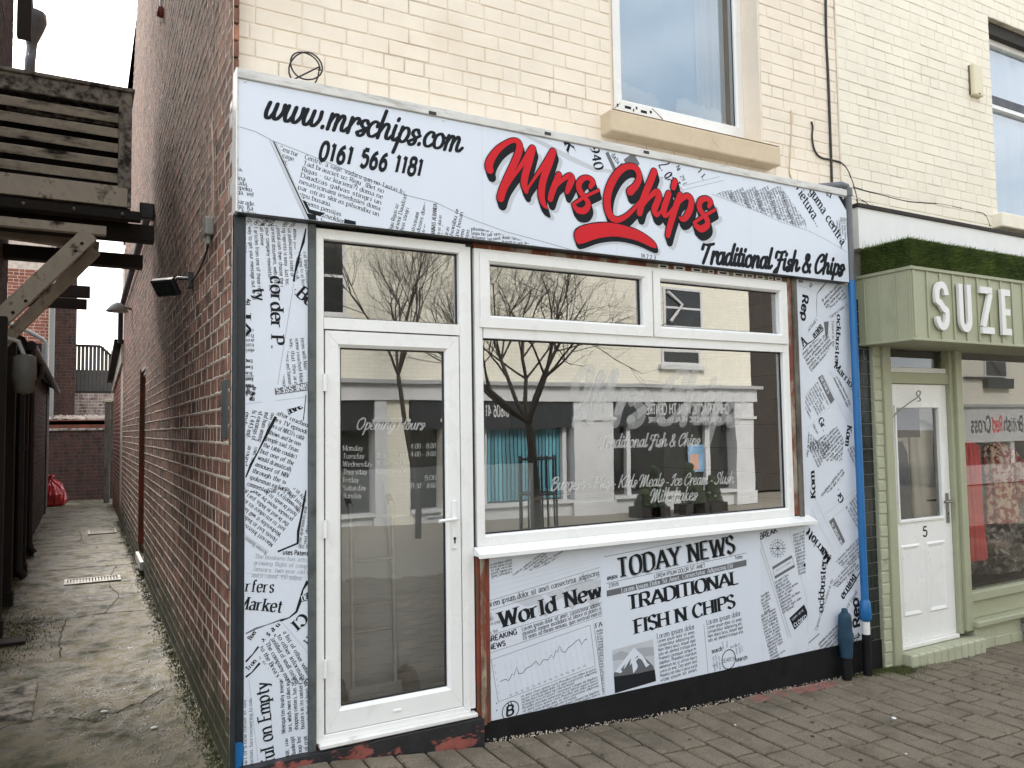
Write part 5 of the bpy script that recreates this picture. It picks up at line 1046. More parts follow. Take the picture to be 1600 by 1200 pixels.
S.poly('ink', [S.uv(*q) for q in ((1233.2, 966), (1256.3, 944.2), (1263.4, 961), (1241.5, 984.3))], .0008, L3)
S.px('print', 'CLOSED', SANB, (1241.5, 980), (1261, 965), 6, L3, h=.0012); S.px('print', "SORRY WE'RE", SAN, (1238, 970), (1256, 954), 3.5, L3, h=.0012)
S.px('ink', '"', SANB, (1262, 905), (1274, 898), 26, L3)
S.build(PB, {'ink': 'black_print', 'ink_grey': 'grey_print', 'ink_soft': 'faint_print', 'ink_pale': 'pale_print', 'print': 'white_print', 'sign': 'front_page'})
PR = thing('newspaper_panel', 'tall newspaper printed panel between the window and the blue pipe', 'panel', (4.2, 0, lz))
rx0, rx1, rz0, rz1 = 3.9065, 4.5265, lz, FB-.001
MB().box(rx0, rx1, .0, .10, rz0, rz1).build('board', M['print'], PR, .0015)
S = Sheet(-.0003); BD = [(rx0+.001, rz0+.002), (rx1-.001, rz0+.002), (rx1-.001, rz1-.002), (rx0+.001, rz1-.002)]
q5 = lambda *L_: [(1180+x/4.444, 430+y/4.444) for x, y in L_]
def zblock(lines, p0, p1, h, lead, poly, st=('serif', .16), mat='ink'):
    a, b = q5(p0, p1); S.block(mat, lines, st, a, b, h, lead, piece(S, q5(*poly), BD))
S.px('ink', 'Rep', ('sans', .23), (1253.5, 461), (1251.5, 503), 13, BD)
S.px('ink_grey', 'SI', SERB, *q5((372, 70), (385, 92)), 7, BD); S.poly('ink_grey', [S.uv(*q) for q in q5((300, 32), (332, 38), (332, 52), (300, 50))], .0005, BD)
S.line('ink_soft', *[S.uv(*q) for q in q5((300, 66), (430, 118))], .002, .0005, BD)
S.stroke('ink_grey', [S.uv(*q) for q in q5((500, 45), (455, 95), (430, 130), (425, 200), (428, 290))], [.006, .014, .006, .004, .003], .0006, BD)
zblock(filler(LATV, 11, 22, 81), (455, 200), (590, 60), 4.6, 1.35, ((430, 130), (500, 45), (640, 60), (640, 150), (500, 240)))
S.px('ink', 'ockbuster', ('serif', .21), (1308, 492), (1304, 573), 9.5, BD); S.px('ink_grey', 'Future in the', ('serif', .14), *q5((532, 320), (536, 500)), 5, BD); S.px('ink_grey', 'Capture Game, a', ('serif', .14), *q5((520, 300), (640, 210)), 4.5, BD)
zblock(filler(LATV, 15, 24, 82), (330, 560), (490, 385), 4.4, 1.36, ((326, 520), (490, 400), (545, 460), (470, 590), (338, 720)))
S.px('ink', 'erning', ('serif', .26), *q5((415, 440), (470, 360)), 11, BD); S.stroke('ink', [S.uv(*q) for q in q5((328, 520), (360, 480), (400, 455), (470, 380))], [.005, .010, .006, .009], .0007, BD); S.poly('ink_grey', [S.uv(*q) for q in q5((475, 325), (510, 320), (505, 410), (492, 440))], .0005, BD); S.px('ink', 'A', SERB, *q5((335, 495), (362, 470)), 14, BD)
S.px('ink_grey', 'of Email 1', SER, *q5((375, 390), (432, 310)), 5, BD)
S.px('ink', 'Marriott', ('serif', .20), *q5((548, 640), (700, 830)), 12, BD)
S.poly('ink_grey', [S.uv(*q) for q in q5((435, 712), (465, 690), (550, 865), (524, 895))], .0006, BD); S.px('print', 'SESSES', SERB, *q5((450, 715), (505, 830)), 5, BD, h=.0012)
for a, b in (((470, 690), (640, 1020)), ((515, 665), (680, 960)), ((345, 830), (480, 700)), ((355, 1070), (550, 880))): S.line('ink_soft', *[S.uv(*q) for q in q5(a, b)], .002, .0006, BD)
zblock(filler(LATV, 9, 20, 83), (425, 745), (505, 905), 3.8, 1.5, ((345, 850), (430, 735), (515, 900), (470, 960), (350, 1010)), ('serif', .14)); zblock(filler(LATV, 3, 16, 84), (560, 700), (640, 860), 4, 1.8, ((520, 670), (690, 800), (690, 950), (640, 950)), ('serif', .18))
zblock(["PAT", "SOM", "ANY"], (640, 870), (670, 950), 4, 1.8, ((600, 850), (690, 850), (690, 1000)), ('serif', .2))
S.px('ink', 'Gr.', ('serif', .22), *q5((437, 1010), (478, 1095)), 11.5, BD); S.px('ink', 'Kom', ('serif', .23), *q5((640, 1045), (622, 1190)), 11, BD); S.px('ink_grey', 'Next', SER, *q5((398, 1045), (432, 1110)), 5, BD)
zblock(filler(LATV, 16, 22, 85), (430, 1170), (560, 1030), 4.4, 1.35, ((420, 1150), (590, 1035), (620, 1110), (600, 1290), (440, 1290)))
zblock(filler(LATV, 20, 20, 86), (370, 1075), (360, 1210), 4.4, -1.3, ((355, 1070), (440, 1160), (440, 1290), (352, 1290)))
q6 = lambda *L_: [(1170+x/3.245, 690+y/3.245) for x, y in L_]
S.block('ink', filler(LATV, 14, 26, 87), ('serif', .16), *q6((300, 20), (350, 130)), 4.4, -1.32, piece(S, q6((298, 0), (420, 0), (360, 130), (300, 130)), BD)); S.block('ink', filler(LATV, 16, 26, 88), ('serif', .16), *q6((370, 280), (480, 140)), 4.4, 1.36, piece(S, q6((360, 150), (470, 130), (490, 160), (430, 240), (365, 280)), BD)); S.block('ink', filler(LATV, 12, 30, 89), ('serif', .16), *q6((500, 40), (560, 170)), 4.4, -1.32, piece(S, q6((430, 30), (560, 20), (560, 200), (500, 120)), BD))
S.px('ink', 'Kom', ('serif', .23), *q6((338, 282), (332, 140)), 11, BD); S.px('ink', 'Gr.', ('serif', .22), *q6((482, 290), (450, 232)), 12, BD)
S.poly('ink_grey', [S.uv(*q) for q in q6((406, 405), (430, 383), (488, 505), (470, 532))], .0006, BD); S.px('print', 'SESSES', SERB, *q6((478, 520), (424, 405)), 5, BD, h=.0012)
for a, b in (((325, 270), (460, 545)), ((310, 330), (430, 560)), ((385, 370), (560, 230)), ((430, 380), (560, 280))): S.line('ink_soft', *[S.uv(*q) for q in q6(a, b)], .002, .0006, BD)
S.block('ink', filler(LATV, 11, 22, 90), ('serif', .15), *q6((560, 440), (480, 300)), 3.8, 1.5, piece(S, q6((440, 390), (560, 250), (562, 440), (500, 500)), BD)); S.block('ink', filler(LATV, 13, 30, 91), ('serif', .16), *q6((440, 620), (575, 480)), 4.4, 1.35, piece(S, q6((430, 600), (572, 470), (575, 560), (480, 640)), BD)); S.px('ink', 'Marriott', ('serif', .20), *q6((415, 590), (300, 430)), 13, BD)
L4 = piece(S, ((1262, 820), (1350, 800), (1360, 1005), (1262, 1030)), BD)
S.block('ink', filler(LATV, 13, 26, 71), ('serif', .15), (1204, 1022), (1256, 984), 4, 1.35, piece(S, ((1195, 1022), (1262, 975), (1290, 985), (1232, 1036)), BD))
S.line('ink', S.uv(1240, 1026), S.uv(1280, 990), .006, .0008, BD)
S.px('ink', 'ockbuster', ('serif', .21), (1286, 956), (1291, 872), 13, L4); S.px('ink', 'Marriott', ('serif', .20), (1298, 868), (1262, 826), 13, L4)
S.px('ink_grey', 'Capture Game, a Future in the', ('serif', .14), (1276, 985), (1302, 905), 6, L4)
S.block('ink', filler(LATV, 14, 30, 72), ('serif', .16), (1300, 912), (1350, 862), 4.6, 1.3, piece(S, ((1298, 915), (1348, 850), (1352, 880), (1310, 918)), BD))
S.px('ink', 'erning', ('serif', .26), (1318, 936), (1338, 900), 12, L4); S.stroke('ink', [S.uv(*q) for q in ((1318, 934), (1330, 918), (1347, 888))], [.005, .012, .008], .0009, L4); S.px('ink_grey', 'of Email', SER, (1325, 950), (1340, 925), 6, L4)
S.px('ink', 'Rep', ('sans', .23), (1344, 977), (1340, 930), 16, BD)
S.block('ink', filler(LATV, 7, 24, 73), ('serif', .17), (1280, 1008), (1310, 978), 4.6, 1.4, piece(S, ((1270, 1000), (1312, 972), (1316, 985), (1310, 1012), (1275, 1018)), BD))
S.poly('ink_grey', [S.uv(*q) for q in ((1330, 990), (1334, 989), (1335, 1002), (1331, 1003))], .0007, BD); S.px('ink', 'SI', SERB, (1337, 1002), (1345, 992), 7, BD)
S.build(PR, {'ink': 'black_print', 'ink_grey': 'grey_print', 'ink_soft': 'faint_print', 'print': 'white_print'})
# ------------------------------------------------------------------ the neighbouring boutique
NB = thing('boutique_building', 'cream painted shop with sage green front next to the chip shop', 'building', (6.5, .2, -.3))
RW = (6.775, 8.6, 3.575, 5.49)
NW = slab('front_wall', M['cream2_mortar'], NB, 'x', FY-.012, FY+.24, 4.602, 12.0, 2.6, 8.4, [RW]); NW['label'] = 'smooth cream painted brick wall above the white band'
brick_field(NW, 'cream2', 'x', FY-.012, 4.604, 11.0, 3.37, 6.6, .0885, .245, .005, [RW], 300, .0035, 15, headers=.1)
# right-hand window with net curtains
x0, x1, z0, z1 = RW
mb = MB(); frame4(mb, x0+.002, x1-.002, z0+.03, z1-.12, .05, FY+.10, FY+.16, .008)
RWO = mb.build('net_window', M['upvc'], NB)
MB().box(x0+.05, x1-.05, FY+.09, FY+.15, 4.72, 4.80).build('dark_transom', M['darkmetal'], RWO); MB().box(x0+.05, x1-.05, FY+.095, FY+.16, 4.68, 4.719).build('white_transom', M['upvc'], RWO)
MB().box(x0+.002, x1-.002, FY+.04, FY+.16, z1-.12, z1-.002).build('lintel_board', M['soot'], RWO); MB().box(x0+.003, x1-.003, FY-.002, FY+.23, z1-.0, z1+.0).build('soffit', M['stone'], RWO) if False else None
pane('glass', M['glass_up'], RWO, x0+.05, x1-.05, z0+.08, z1-.17, FY+.135)
curtain('net_curtain', M['net'], RWO, x0+.04, x1-.04, z0+.02, 4.72, FY+.20, 11, .018, 2); curtain('top_curtain', M['net'], RWO, x0+.04, x1-.04, 4.74, z1, FY+.22, 7, .02, 5)
MB().box(x0-.10, x1+.1, .01, FY+.14, z0-.14, z0-.005).build('stone_sill', M['cream2'], RWO, .01)
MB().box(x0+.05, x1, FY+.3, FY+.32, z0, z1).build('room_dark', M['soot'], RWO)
# alarm box
p = onY(1520, 98, FY-.06); p2 = onY(1541, 153, FY-.06)
t = thing('alarm_box', 'slim cream plastic alarm box beside the right hand upper window', 'alarm', (p.x+.07, FY-.02, p2.z))
MB().box(p.x, p.x+.15, FY-.065, FY-.016, p2.z, p.z).build('casing', M['alarm'], t, .012, 2); MB().box(p.x-.006, p.x+.02, FY-.03, FY-.016, p2.z+.01, p.z-.01).build('back_plate', M['greywood'], t); MB().box(p.x+.065, p.x+.09, FY-.067, FY-.0645, p2.z+.012, p2.z+.024).build('slot', M['gasket'], t)
# white band over the canopy
MB().box(4.615, 12, -.02, FY-.013, 3.02, 3.345).build('white_band', M['white'], NB); MB().box(4.60, 12, -.035, FY-.013, 3.347, 3.375).build('band_flashing', M['soot'], NB)
# black glazed tiles on the pier
MB().box(4.600, 4.742, .030, .30, -.3, 2.70).build('tiled_pier', M['grout'], NB)
tp = NB.children[-1] if False else [o for o in bpy.data.objects if o.name.startswith('tiled_pier')][0]
z = -.02; k = 0
while z < 2.6:
    hh = .098
    cuts = [(4.603, 4.739)] if k % 2 else [(4.603, 4.648), (4.653, 4.693), (4.698, 4.739)][:3] if k % 4 == 0 else [(4.603, 4.668), (4.673, 4.739)]
    for a, b in cuts:
        mb = MB(); mb.box(a, b, .022, .033, z, z+hh-.005); mb.build('tile', M['tile'], tp, .003)
    z += hh; k += 1
MB().box(4.602, 4.742, .018, .12, -.32, -.025).build('pier_base', M['black'], NB)
# painted brick pier
MB().box(4.7425, 4.835, -.003, .3, -.35, 2.62).build('green_pier', M['green_brick'], NB)
gp = [o for o in bpy.data.objects if o.name.startswith('green_pier')][0]
z = -.30; k = 0; rk = random.Random(8)
while z < 2.5:
    mb = MB(); mb.box(4.744, 4.8335, -.010+rk.uniform(-.003, .003), .004, z, z+.079); mb.build('brick', M['green_brick'], gp, .006); z += .0885
# door set
GY = -.03
MB().box(4.8355, 4.930, GY, .14, -.31, 2.27).build('door_post', M['green'], NB, .005); MB().box(5.742, 5.785, -.0, .14, -.12, 2.27).build('door_jamb', M['green'], NB, .004); MB().box(5.7855, 5.872, GY, .14, -.10, 2.27).build('window_post', M['green'], NB, .005)
MB().box(4.931, 5.7415, .012, .13, 1.965, 2.055).build('door_transom', M['green'], NB, .004); MB().box(4.931, 5.7415, .03, .12, 2.056, 2.10).build('light_sill', M['white'], NB, .004)
MB().box(4.931, 5.7415, .11, .12, 2.056, 2.27).build('transom_dark_sheet', M['soot'], NB); pane('transom_glass', M['glass_s'], NB, 4.931, 5.7415, 2.10, 2.40, .07)  # dark sheet added behind the glass so the transom looks unlit
SD = MB(); sx0, sx1, sz0, sz1 = 4.935, 5.738, -.115, 1.962
gx0, gx1, gz0, gz1 = 5.055, 5.615, .865, 1.765
SD.box(sx0, gx0, .04, .085, sz0, sz1); SD.box(gx1, sx1, .04, .085, sz0, sz1); SD.box(gx0, gx1, .04, .085, gz1, sz1); SD.box(gx0, gx1, .04, .085, sz0+.17, gz0) ; SD.box(gx0, gx1, .04, .085, sz0, sz0+.17)
DO = SD.build('door', M['upvc'], NB); DO['label'] = 'white half glazed door numbered 5'
for a, b in ((5.045, 5.29), (5.375, 5.63)):
    mb = MB(); o_ = [(a, .095), (b, .095), (b, .665), (a, .665)]; i_ = [(a+.04, .135), (b-.04, .135), (b-.04, .625), (a+.04, .625)]; mb.add([(x, .0395, z) for x, z in o_]+[(x, .030, z) for x, z in [(a+.015, .11), (b-.015, .11), (b-.015, .65), (a+.015, .65)]]+[(x, .0385, z) for x, z in i_], [(i, (i+1) % 4, (i+1) % 4+4, i+4) for i in range(4)]+[(i+4, (i+1) % 4+4, (i+1) % 4+8, i+8) for i in range(4)]+[(8, 9, 10, 11)]); mb.build('raised_panel', M['upvc'], DO)
mb = MB(); frame4(mb, gx0-.022, gx1+.022, gz0-.022, gz1+.022, .024, .026, .0395, .008); mb.build('glazing_bead', M['upvc'], DO)
pane('glass', M['glass_s'], DO, gx0, gx1, gz0, gz1, .06)
S = Sheet(.0398); S.px('ink', '5', ('sans', .16, 1.1), (1442, 838), (1450, 838), 15, h=.0008); S.build(DO, {'ink': 'house_number'})
mb = MB(); mb.box(5.665, 5.70, .028, .0395, .80, 1.05); mb.build('handle_plate', M['steel'], DO, .004); mb = MB(); mb.tube([(5.683, .03, .985), (5.683, -.012, .985), (5.675, -.02, .985), (5.565, -.02, .985)], .011, 8); mb.build('lever_handle', M['steel'], DO)
mb = MB(); mb.lathe([(0, -.004), (.009, -.003), (.01, .0)], (5.683, .028, .88), 10, 'y'); mb.build('lock', M['darkmetal'], DO)
MB().box(4.935, 5.738, .012, .10, -.150, -.117).build('weather_bar', M['upvc_dirty'], DO, .004)
# brick step, bricks on edge
ST = MB().box(4.931, 5.905, -.095, .10, -.34, -.155).build('door_step', M['green_brick'], NB); x = 4.932
while x < 5.90:
    mb = MB(); mb.box(x, min(x+.087, 5.905), -.108, -.0, gz(x)-.02, -.150); mb.build('brick', M['green_brick'], ST, .012); x += .0905
# bent wire hook on the door frame
hk = [onY(a, b, -.02) for a, b in ((1386, 645), (1390, 652), (1397, 650), (1403, 643), (1420, 630), (1432, 622), (1437, 617), (1438, 612), (1434, 611), (1432, 616), (1437, 622), (1438, 626), (1434, 627))]
mb = MB(); mb.tube(spline([tuple(p) for p in hk], 4), .005, 6); tag(mb.build('wire_hook', M['steel'], None, origin=hk[0]), 'bent wire hook hung across the top of the white door', 'hook')
# shop window
NWN = MB(); wx0, wx1 = 5.873, 8.3
NWN.box(wx0, wx1, -.02, .10, .13, .205); NWN.box(wx1, wx1+.12, -.02, .1, -.3, 2.27); NWN.box(wx0, wx0+.012, .012, .08, .2055, 2.27)
NWO = NWN.build('display_window', M['green'], NB, .005); NWO['label'] = 'boutique display window with sage green frame'
pane('glass', M['glass_s'], NWO, wx0+.012, wx1, .206, 2.30, .045)
MB().box(wx0, wx1, .012, .10, -.02, .129).build('stall_board', M['green'], NWO, .004); mb = MB(); mb.prismY([(5.86, -.075), (wx1, -.075), (wx1, -.022), (5.86, -.022)], -.075, .1); mb.build('ledge', M['green'], NWO, .012, 2)
MB().box(5.906, wx1, -.018, .10, -.37, -.076).build('brick_base', M['green_brick'], NWO, .008)
bb = [o for o in bpy.data.objects if o.name.startswith('brick_base')][0]; x = 5.93
while x < 7.6:
    mb = MB(); mb.box(x, x+.235, -.026, -.015, gz(x)-.02, gz(x)+.09); mb.build('base_brick', M['green_brick'], NWO, .006); x += .245
MB().box(8.425, 12.0, .02, .30, -.6, 2.60).build('ground_floor_wall', M['cream2'], NB)
# canopy with vertical battens
cx0, cx1, cy0, cz0, cz1 = 4.628, 10.0, -.430, 2.272, 2.775
CAN = thing('shop_canopy', 'sage green panelled canopy with turf on top over the boutique front', 'canopy', (6.5, -.2, 2.27))
MB().box(cx0, cx1, cy0, .10, cz0, cz1).build('box', M['green'], CAN); MB().box(cx0-.014, cx1, cy0-.016, .1, cz1+.001, cz1+.028).build('top_rail', M['green'], CAN, .004); MB().box(cx0-.01, cx1, cy0-.012, .09, cz0-.022, cz0-.001).build('bottom_rail', M['green'], CAN, .004)
mb0 = None
x = cx0+.012
while x < 9.9:
    mb = MB(); mb.box(x, x+.022, cy0-.010, cy0-.0005, cz0, cz1); mb.build('batten', M['green'], CAN, .002); x += .160
for y in (-.415, -.30, -.17, -.04):
    mb = MB(); mb.box(cx0-.009, cx0-.0005, y-.005, y+.005, cz0, cz1); mb.build('batten', M['green'], CAN, .002)
# raised letters S U Z E
def raised(name, strokes, w_, parent, y0, dep):
    mb = MB()
    for L_ in strokes:
        for q in ribbon(L_, [w_]*len(L_), 0):
            q = ccw(q); mb.prismY(q, y0-dep, y0)
    return mb.build(name, M['white'], parent)
def arc(cx, cz, rx, rz, a0, a1, n=14): return [(cx+rx*math.cos(R(a0+(a1-a0)*k/n)), cz+rz*math.sin(R(a0+(a1-a0)*k/n))) for k in range(n+1)]
lz0, lz1 = 2.335, 2.705; w_ = .052; ly = cy0-.012
def lX(px): return onY(px, 480, ly-.02).x
a, b = lX(1462), lX(1483); h2 = w_/2; m_ = (a+b)/2; rx = (b-a)/2-h2; rz = (lz1-lz0)/4-h2*.5
Sst = arc(m_, lz1-h2-.075, rx, .075, 0, 180)+[(a+h2, lz1-.15), (m_-.02, (lz0+lz1)/2+.02), (m_+.02, (lz0+lz1)/2-.02), (b-h2, lz0+.15)]+arc(m_, lz0+h2+.075, rx, .075, 0, -180)
raised('raised_letter', [spline(Sst, 2)], w_, CAN, ly, .022)
a, b = lX(1499), lX(1518); raised('raised_letter', [[(a+h2, lz1)]+arc((a+b)/2, lz0+.09, (b-a)/2-h2, .065, 180, 360)+[(b-h2, lz1)]], w_, CAN, ly, .022)
a, b = lX(1535), lX(1550); raised('raised_letter', [[(a-.02, lz1-h2), (b+.01, lz1-h2)], [(b-.012, lz1-w_), (a+.012, lz0+w_)], [(a-.01, lz0+h2), (b+.02, lz0+h2)]], w_, CAN, ly, .022)
a, b = lX(1565), lX(1577); raised('raised_letter', [[(a+h2, lz0), (a+h2, lz1)], [(a+w_, lz1-h2), (b+.02, lz1-h2)], [(a+w_, (lz0+lz1)/2), (b+.01, (lz0+lz1)/2)], [(a+w_, lz0+h2), (b+.02, lz0+h2)]], w_, CAN, ly, .022)
# artificial turf: a backing and thousands of blades
tz = 3.005
MB().box(cx0-.01, cx1, cy0-.005, -.022, cz1+.0285, tz).build('turf_backing', M['turfbase'], CAN)
mb = MB(); rt = random.Random(6)
def blade(p, d, l, w_):
    s = Vector((rt.uniform(-1, 1), rt.uniform(-1, 1), rt.uniform(-1, 1))).normalized()*w_
    q = Vector(p); t_ = q+Vector(d)*l+Vector((rt.uniform(-.4, .4), rt.uniform(-.4, .4), rt.uniform(-.5, .2)))*l*.9
    mb.add([q-s, q+s, t_], [(0, 1, 2)])
for i in range(34000):
    x = cx0-.01+(rt.random()**1.5)*5.3; r_ = rt.random()
    if r_ < .62: blade((x, cy0-.005, rt.uniform(cz1+.03, tz)), (0, -1, .25), rt.uniform(.015, .042), .0026)
    elif r_ < .84: blade((x, rt.uniform(cy0, -.03), tz), (0, -.1, 1), rt.uniform(.012, .030)*(2.2 if rt.random() < .12 else 1), .0026)
    else: blade((cx0-.01, rt.uniform(cy0, -.03), rt.uniform(cz1+.03, tz)), (-1, 0, .25), rt.uniform(.015, .034), .0022)
tag(mb.build('turf_blades', M['turf'], CAN), kind='stuff')
# boutique interior and window display
MB().box(4.95, 8.42, 1.5, 1.55, -.15, 2.6).build('back_wall', M['white'], NB); MB().box(4.95, 8.3, .1, 2.6, -.16, -.12).build('shop_floor', M['greywood'], NB); MB().box(4.75, 4.95, .31, 2.6, -.3, 2.6).build('party_wall', M['white'], NB); MB().box(8.42, 8.6, .1, 2.6, -.3, 2.6).build('end_wall', M['white'], NB); MB().box(4.75, 8.6, .11, 2.65, 2.60, 2.65).build('shop_ceiling', M['white'], NB); MB().box(4.93, 8.42, .10, .14, 2.272, 2.60).build('lintel', M['soot'], NB)
M['dress'] = pm('coral_dress', (.80, .12, .12), .8, .12, 6, .1, 60); M['leopard'] = pm('leopard_print', (.80, .66, .54), .8, .05, 6, 0, col2=(.34, .03, .03), c2=(.50, .52), c2scale=17); M['wrap'] = pm('clear_wrap', (.42, .41, .38), .12, .35, 6, .5, 12, spec=.9, col2=(.04, .04, .03), c2=(.42, .60), c2scale=7, dist=.03); M['robe'] = pm('cream_cloth', (.85, .82, .70), .85, .08, 5, .1, 40); M['denim'] = pm('slate_cloth', (.055, .075, .095), .9, .15, 8, .2, 40)
def garment(name, label, mat, top, prof, waves, amp, cat='dress', squash=.45):
    mb = MB(); n = 72; vs = []
    for (r_, dz, cx) in prof:
        for k in range(n):
            a = 2*PI*k/n; rr = r_*(1+amp*math.sin(waves*a+3*dz)); vs.append((top[0]+cx+rr*math.cos(a), top[1]+rr*squash*math.sin(a), top[2]+dz))
    fs = [(i*n+k, i*n+(k+1) % n, (i+1)*n+(k+1) % n, (i+1)*n+k) for i in range(len(prof)-1) for k in range(n)]; mb.add(vs, fs, True); return tag(mb.build(name, M[mat], None, origin=top), label, cat)
q = onY(1510, 690, .2)
garment('coral_dress', 'coral red pleated dress hanging in the boutique window', 'dress', (q.x+.03, .2, q.z), [(.03, 0, 0), (.12, -.04, 0), (.135, -.25, 0), (.12, -.45, 0), (.14, -.8, 0), (.16, -1.05, 0)], 14, .10)
q = onY(1555, 690, .24)
garment('leopard_dress', 'leopard print dress with puffed sleeves in the boutique window', 'leopard', (q.x, .24, q.z), [(.04, 0, 0), (.16, -.05, 0), (.20, -.25, .02), (.19, -.45, .04), (.24, -.75, .05)], 9, .08)
mb = MB(); mb.tube(spline([(q.x+.16, .24, q.z-.08), (q.x+.30, .24, q.z-.28), (q.x+.36, .22, q.z-.5), (q.x+.52, .20, q.z-.62)], 4), [.07, .08, .09, .10, .10, .10, .10, .09, .09, .08, .07, .06, .03], 12); tag(mb.build('sleeve', M['leopard'], [o for o in bpy.data.objects if o.name == 'leopard_dress'][0]))
def crumple(name, mat, c, r_, seed, parent=None, sub=4, amp=.35, freq=2.2, sq=(1, 1, 1)):
    bm = bmesh.new(); bmesh.ops.create_icosphere(bm, subdivisions=sub, radius=1)
    for v in bm.verts:
        p = v.co.copy(); n1 = noise.noise(p*freq+Vector((seed, 0, 0))); n2 = abs(noise.noise(p*freq*2.3+Vector((0, seed, 3)))); n3 = abs(noise.noise(p*freq*5+Vector((0, seed, 9))))
        v.co = p*(1+amp*n1-amp*.8*n2-amp*.35*n3); v.co = Vector((v.co.x*sq[0], v.co.y*sq[1], v.co.z*sq[2]))*r_
    me = bpy.data.meshes.new(name); bm.to_mesh(me); bm.free(); me.materials.append(M[mat])
    for p in me.polygons: p.use_smooth = False
    o = link(name, me, parent, c); return o
for i, (px, py, r_) in enumerate(((1535, 850, .30), (1570, 870, .30), (1598, 850, .30), (1550, 890, .26), (1590, 800, .22))):
    q = onY(px, py, .35); o = crumple('wrapped_bundle', 'wrap', (q.x, .35+.03*i, q.z), r_, i*3.3, amp=.5, freq=2.6, sq=(.8, .6, .9)); tag(o, ['clear wrapped bundle below the coral dress hem', 'clear wrapped bundle in the middle of the boutique window heap', 'clear wrapped bundle at the right edge of the boutique window', 'lowest clear wrapped bundle on the boutique window floor', 'small clear wrapped bundle on top of the heap'][i], 'bundle', 'wrapped bundles in the boutique window')
q = onY(1530, 780, .5)
MB().box(5.9, 8.2, .15, 1.2, -.11, .22).build('display_plinth', M['soot'], NB)
# hung things behind the door glass
q = onY(1435, 660, .24); garment('cream_robe', 'pale cream robe hanging behind the glass of door 5', 'robe', (q.x+.05, .24, q.z), [(.03, .02, 0), (.17, -.05, 0), (.19, -.4, .02), (.20, -.8, .03), (.24, -1.15, .05)], 7, .05, 'robe')
q = onY(1404, 690, .2); garment('slate_scarf', 'dark slate cloth hanging at the left of the door 5 glass', 'denim', (q.x, .2, q.z), [(.05, .0, 0), (.10, -.1, 0), (.12, -.5, 0), (.15, -.9, .03)], 6, .06, 'cloth', .3)
q = onY(1415, 655, .12); p2 = onY(1437, 683, .12); t_ = MB().box(onY(1396, 633, .12).x, p2.x, .115, .13, p2.z, onY(1396, 633, .12).z).build('chalk_sign', M['soot'], None, origin=(p2.x, .12, p2.z)); tag(t_, 'small black chalkboard hung inside the door 5 glass', 'sign')
q = onY(1455, 800, .35); mb = MB(); mb.lathe([(.0, -.10), (.16, -.10), (.20, .07), (.185, .07), (.15, -.06), (0, -.06)], (q.x, .42, q.z), 24); tb_ = mb.build('flower_trough', M['steel'], None, origin=(q.x, .42, q.z-.1)); tag(tb_, 'round metal tub with dark stems behind the door 5 glass', 'tub')
mb = MB()
for i in range(40):
    a = rt.uniform(0, 2*PI); r_ = rt.uniform(0, .14); mb.tube([(q.x+r_*math.cos(a), .42+r_*math.sin(a), q.z-.05), (q.x+1.5*r_*math.cos(a), .42+1.5*r_*math.sin(a), q.z+rt.uniform(.08, .2))], .006, 4)
tag(mb.build('stems', M['soot'], tb_), kind='stuff')
# grey crate at the right edge
q = onZ(1594, 1015, gz(6.6)); t = thing('grey_crate', 'grey plastic crate standing on the paving under the boutique window', 'crate', (q.x+.5, q.y+.1, gz(6.7)))
x_, y_ = q.x+.26, q.y+.02; z_ = gz(6.7)+.005
for k in range(3): MB().box(x_, x_+.5, y_, y_+.30, z_+k*.085, z_+k*.085+.078).build('slat', M['plastic_grey'], t, .008)
MB().box(x_+.008, x_+.49, y_+.01, y_+.29, z_+.01, z_+.25).build('liner', M['darkmetal'], t)
# weeds, moss and litter at the foot of the pipe
mb = MB(); rw = random.Random(21)
for i in range(5200):
    u = rw.gauss(0, 1); x = 4.72+abs(rw.gauss(0, .17))*rw.choice((-.8, 1.2)); y = -.015-abs(rw.gauss(0, .07))*(1.4 if x > 4.7 else .6); z = gz(x)+.008; h = rw.uniform(.006, .028); w_ = rw.uniform(.001, .0025)
    a = rw.uniform(0, PI); mb.add([(x-w_*math.cos(a), y-w_*math.sin(a), z), (x+w_*math.cos(a), y+w_*math.sin(a), z), (x+rw.uniform(-.012, .012), y+rw.uniform(-.012, .006), z+h)], [(0, 1, 2)])
for i in range(900):
    x = rw.uniform(4.3, 5.9); y = -.13-rw.uniform(0, .1) if x > 4.93 else -.02-abs(rw.gauss(0, .03)); z = gz(x)+.006; h = rw.uniform(.004, .014); w_ = .0015
    mb.add([(x-w_, y, z), (x+w_, y, z), (x+rw.uniform(-.01, .01), y, z+h)], [(0, 1, 2)])
for i in range(2600):
    t0 = rw.random(); x = 4.8+t0*.35+rw.gauss(0, .02); y = -.10-t0*.75+rw.gauss(0, .012); z = gz(x)+.004; h = rw.uniform(.004, .012)
    mb.add([(x-.002, y, z), (x+.002, y, z), (x+rw.uniform(-.008, .008), y, z+h)], [(0, 1, 2)])
tag(mb.build('moss_and_weeds', M['moss'], None), 'low moss and weeds round the foot of the blue pipe', 'moss', kind='stuff')
for i, (px, py, lb) in enumerate(((1397, 1124, 'large white chewing gum spot on the paving before the boutique'), (1149, 1143, 'small white pebble on the paving under the search print'), (1416, 1184, 'small pale pebble near the lower edge of the paving'))):
    q = onZ(px, py, gz(4)+.014); o = crumple('pebble', 'white', (q.x, q.y, gz(q.x)+.016), .016 if i == 0 else .008, i+40, sub=2, sq=(1, 1, .4)); tag(o, lb, 'pebble')
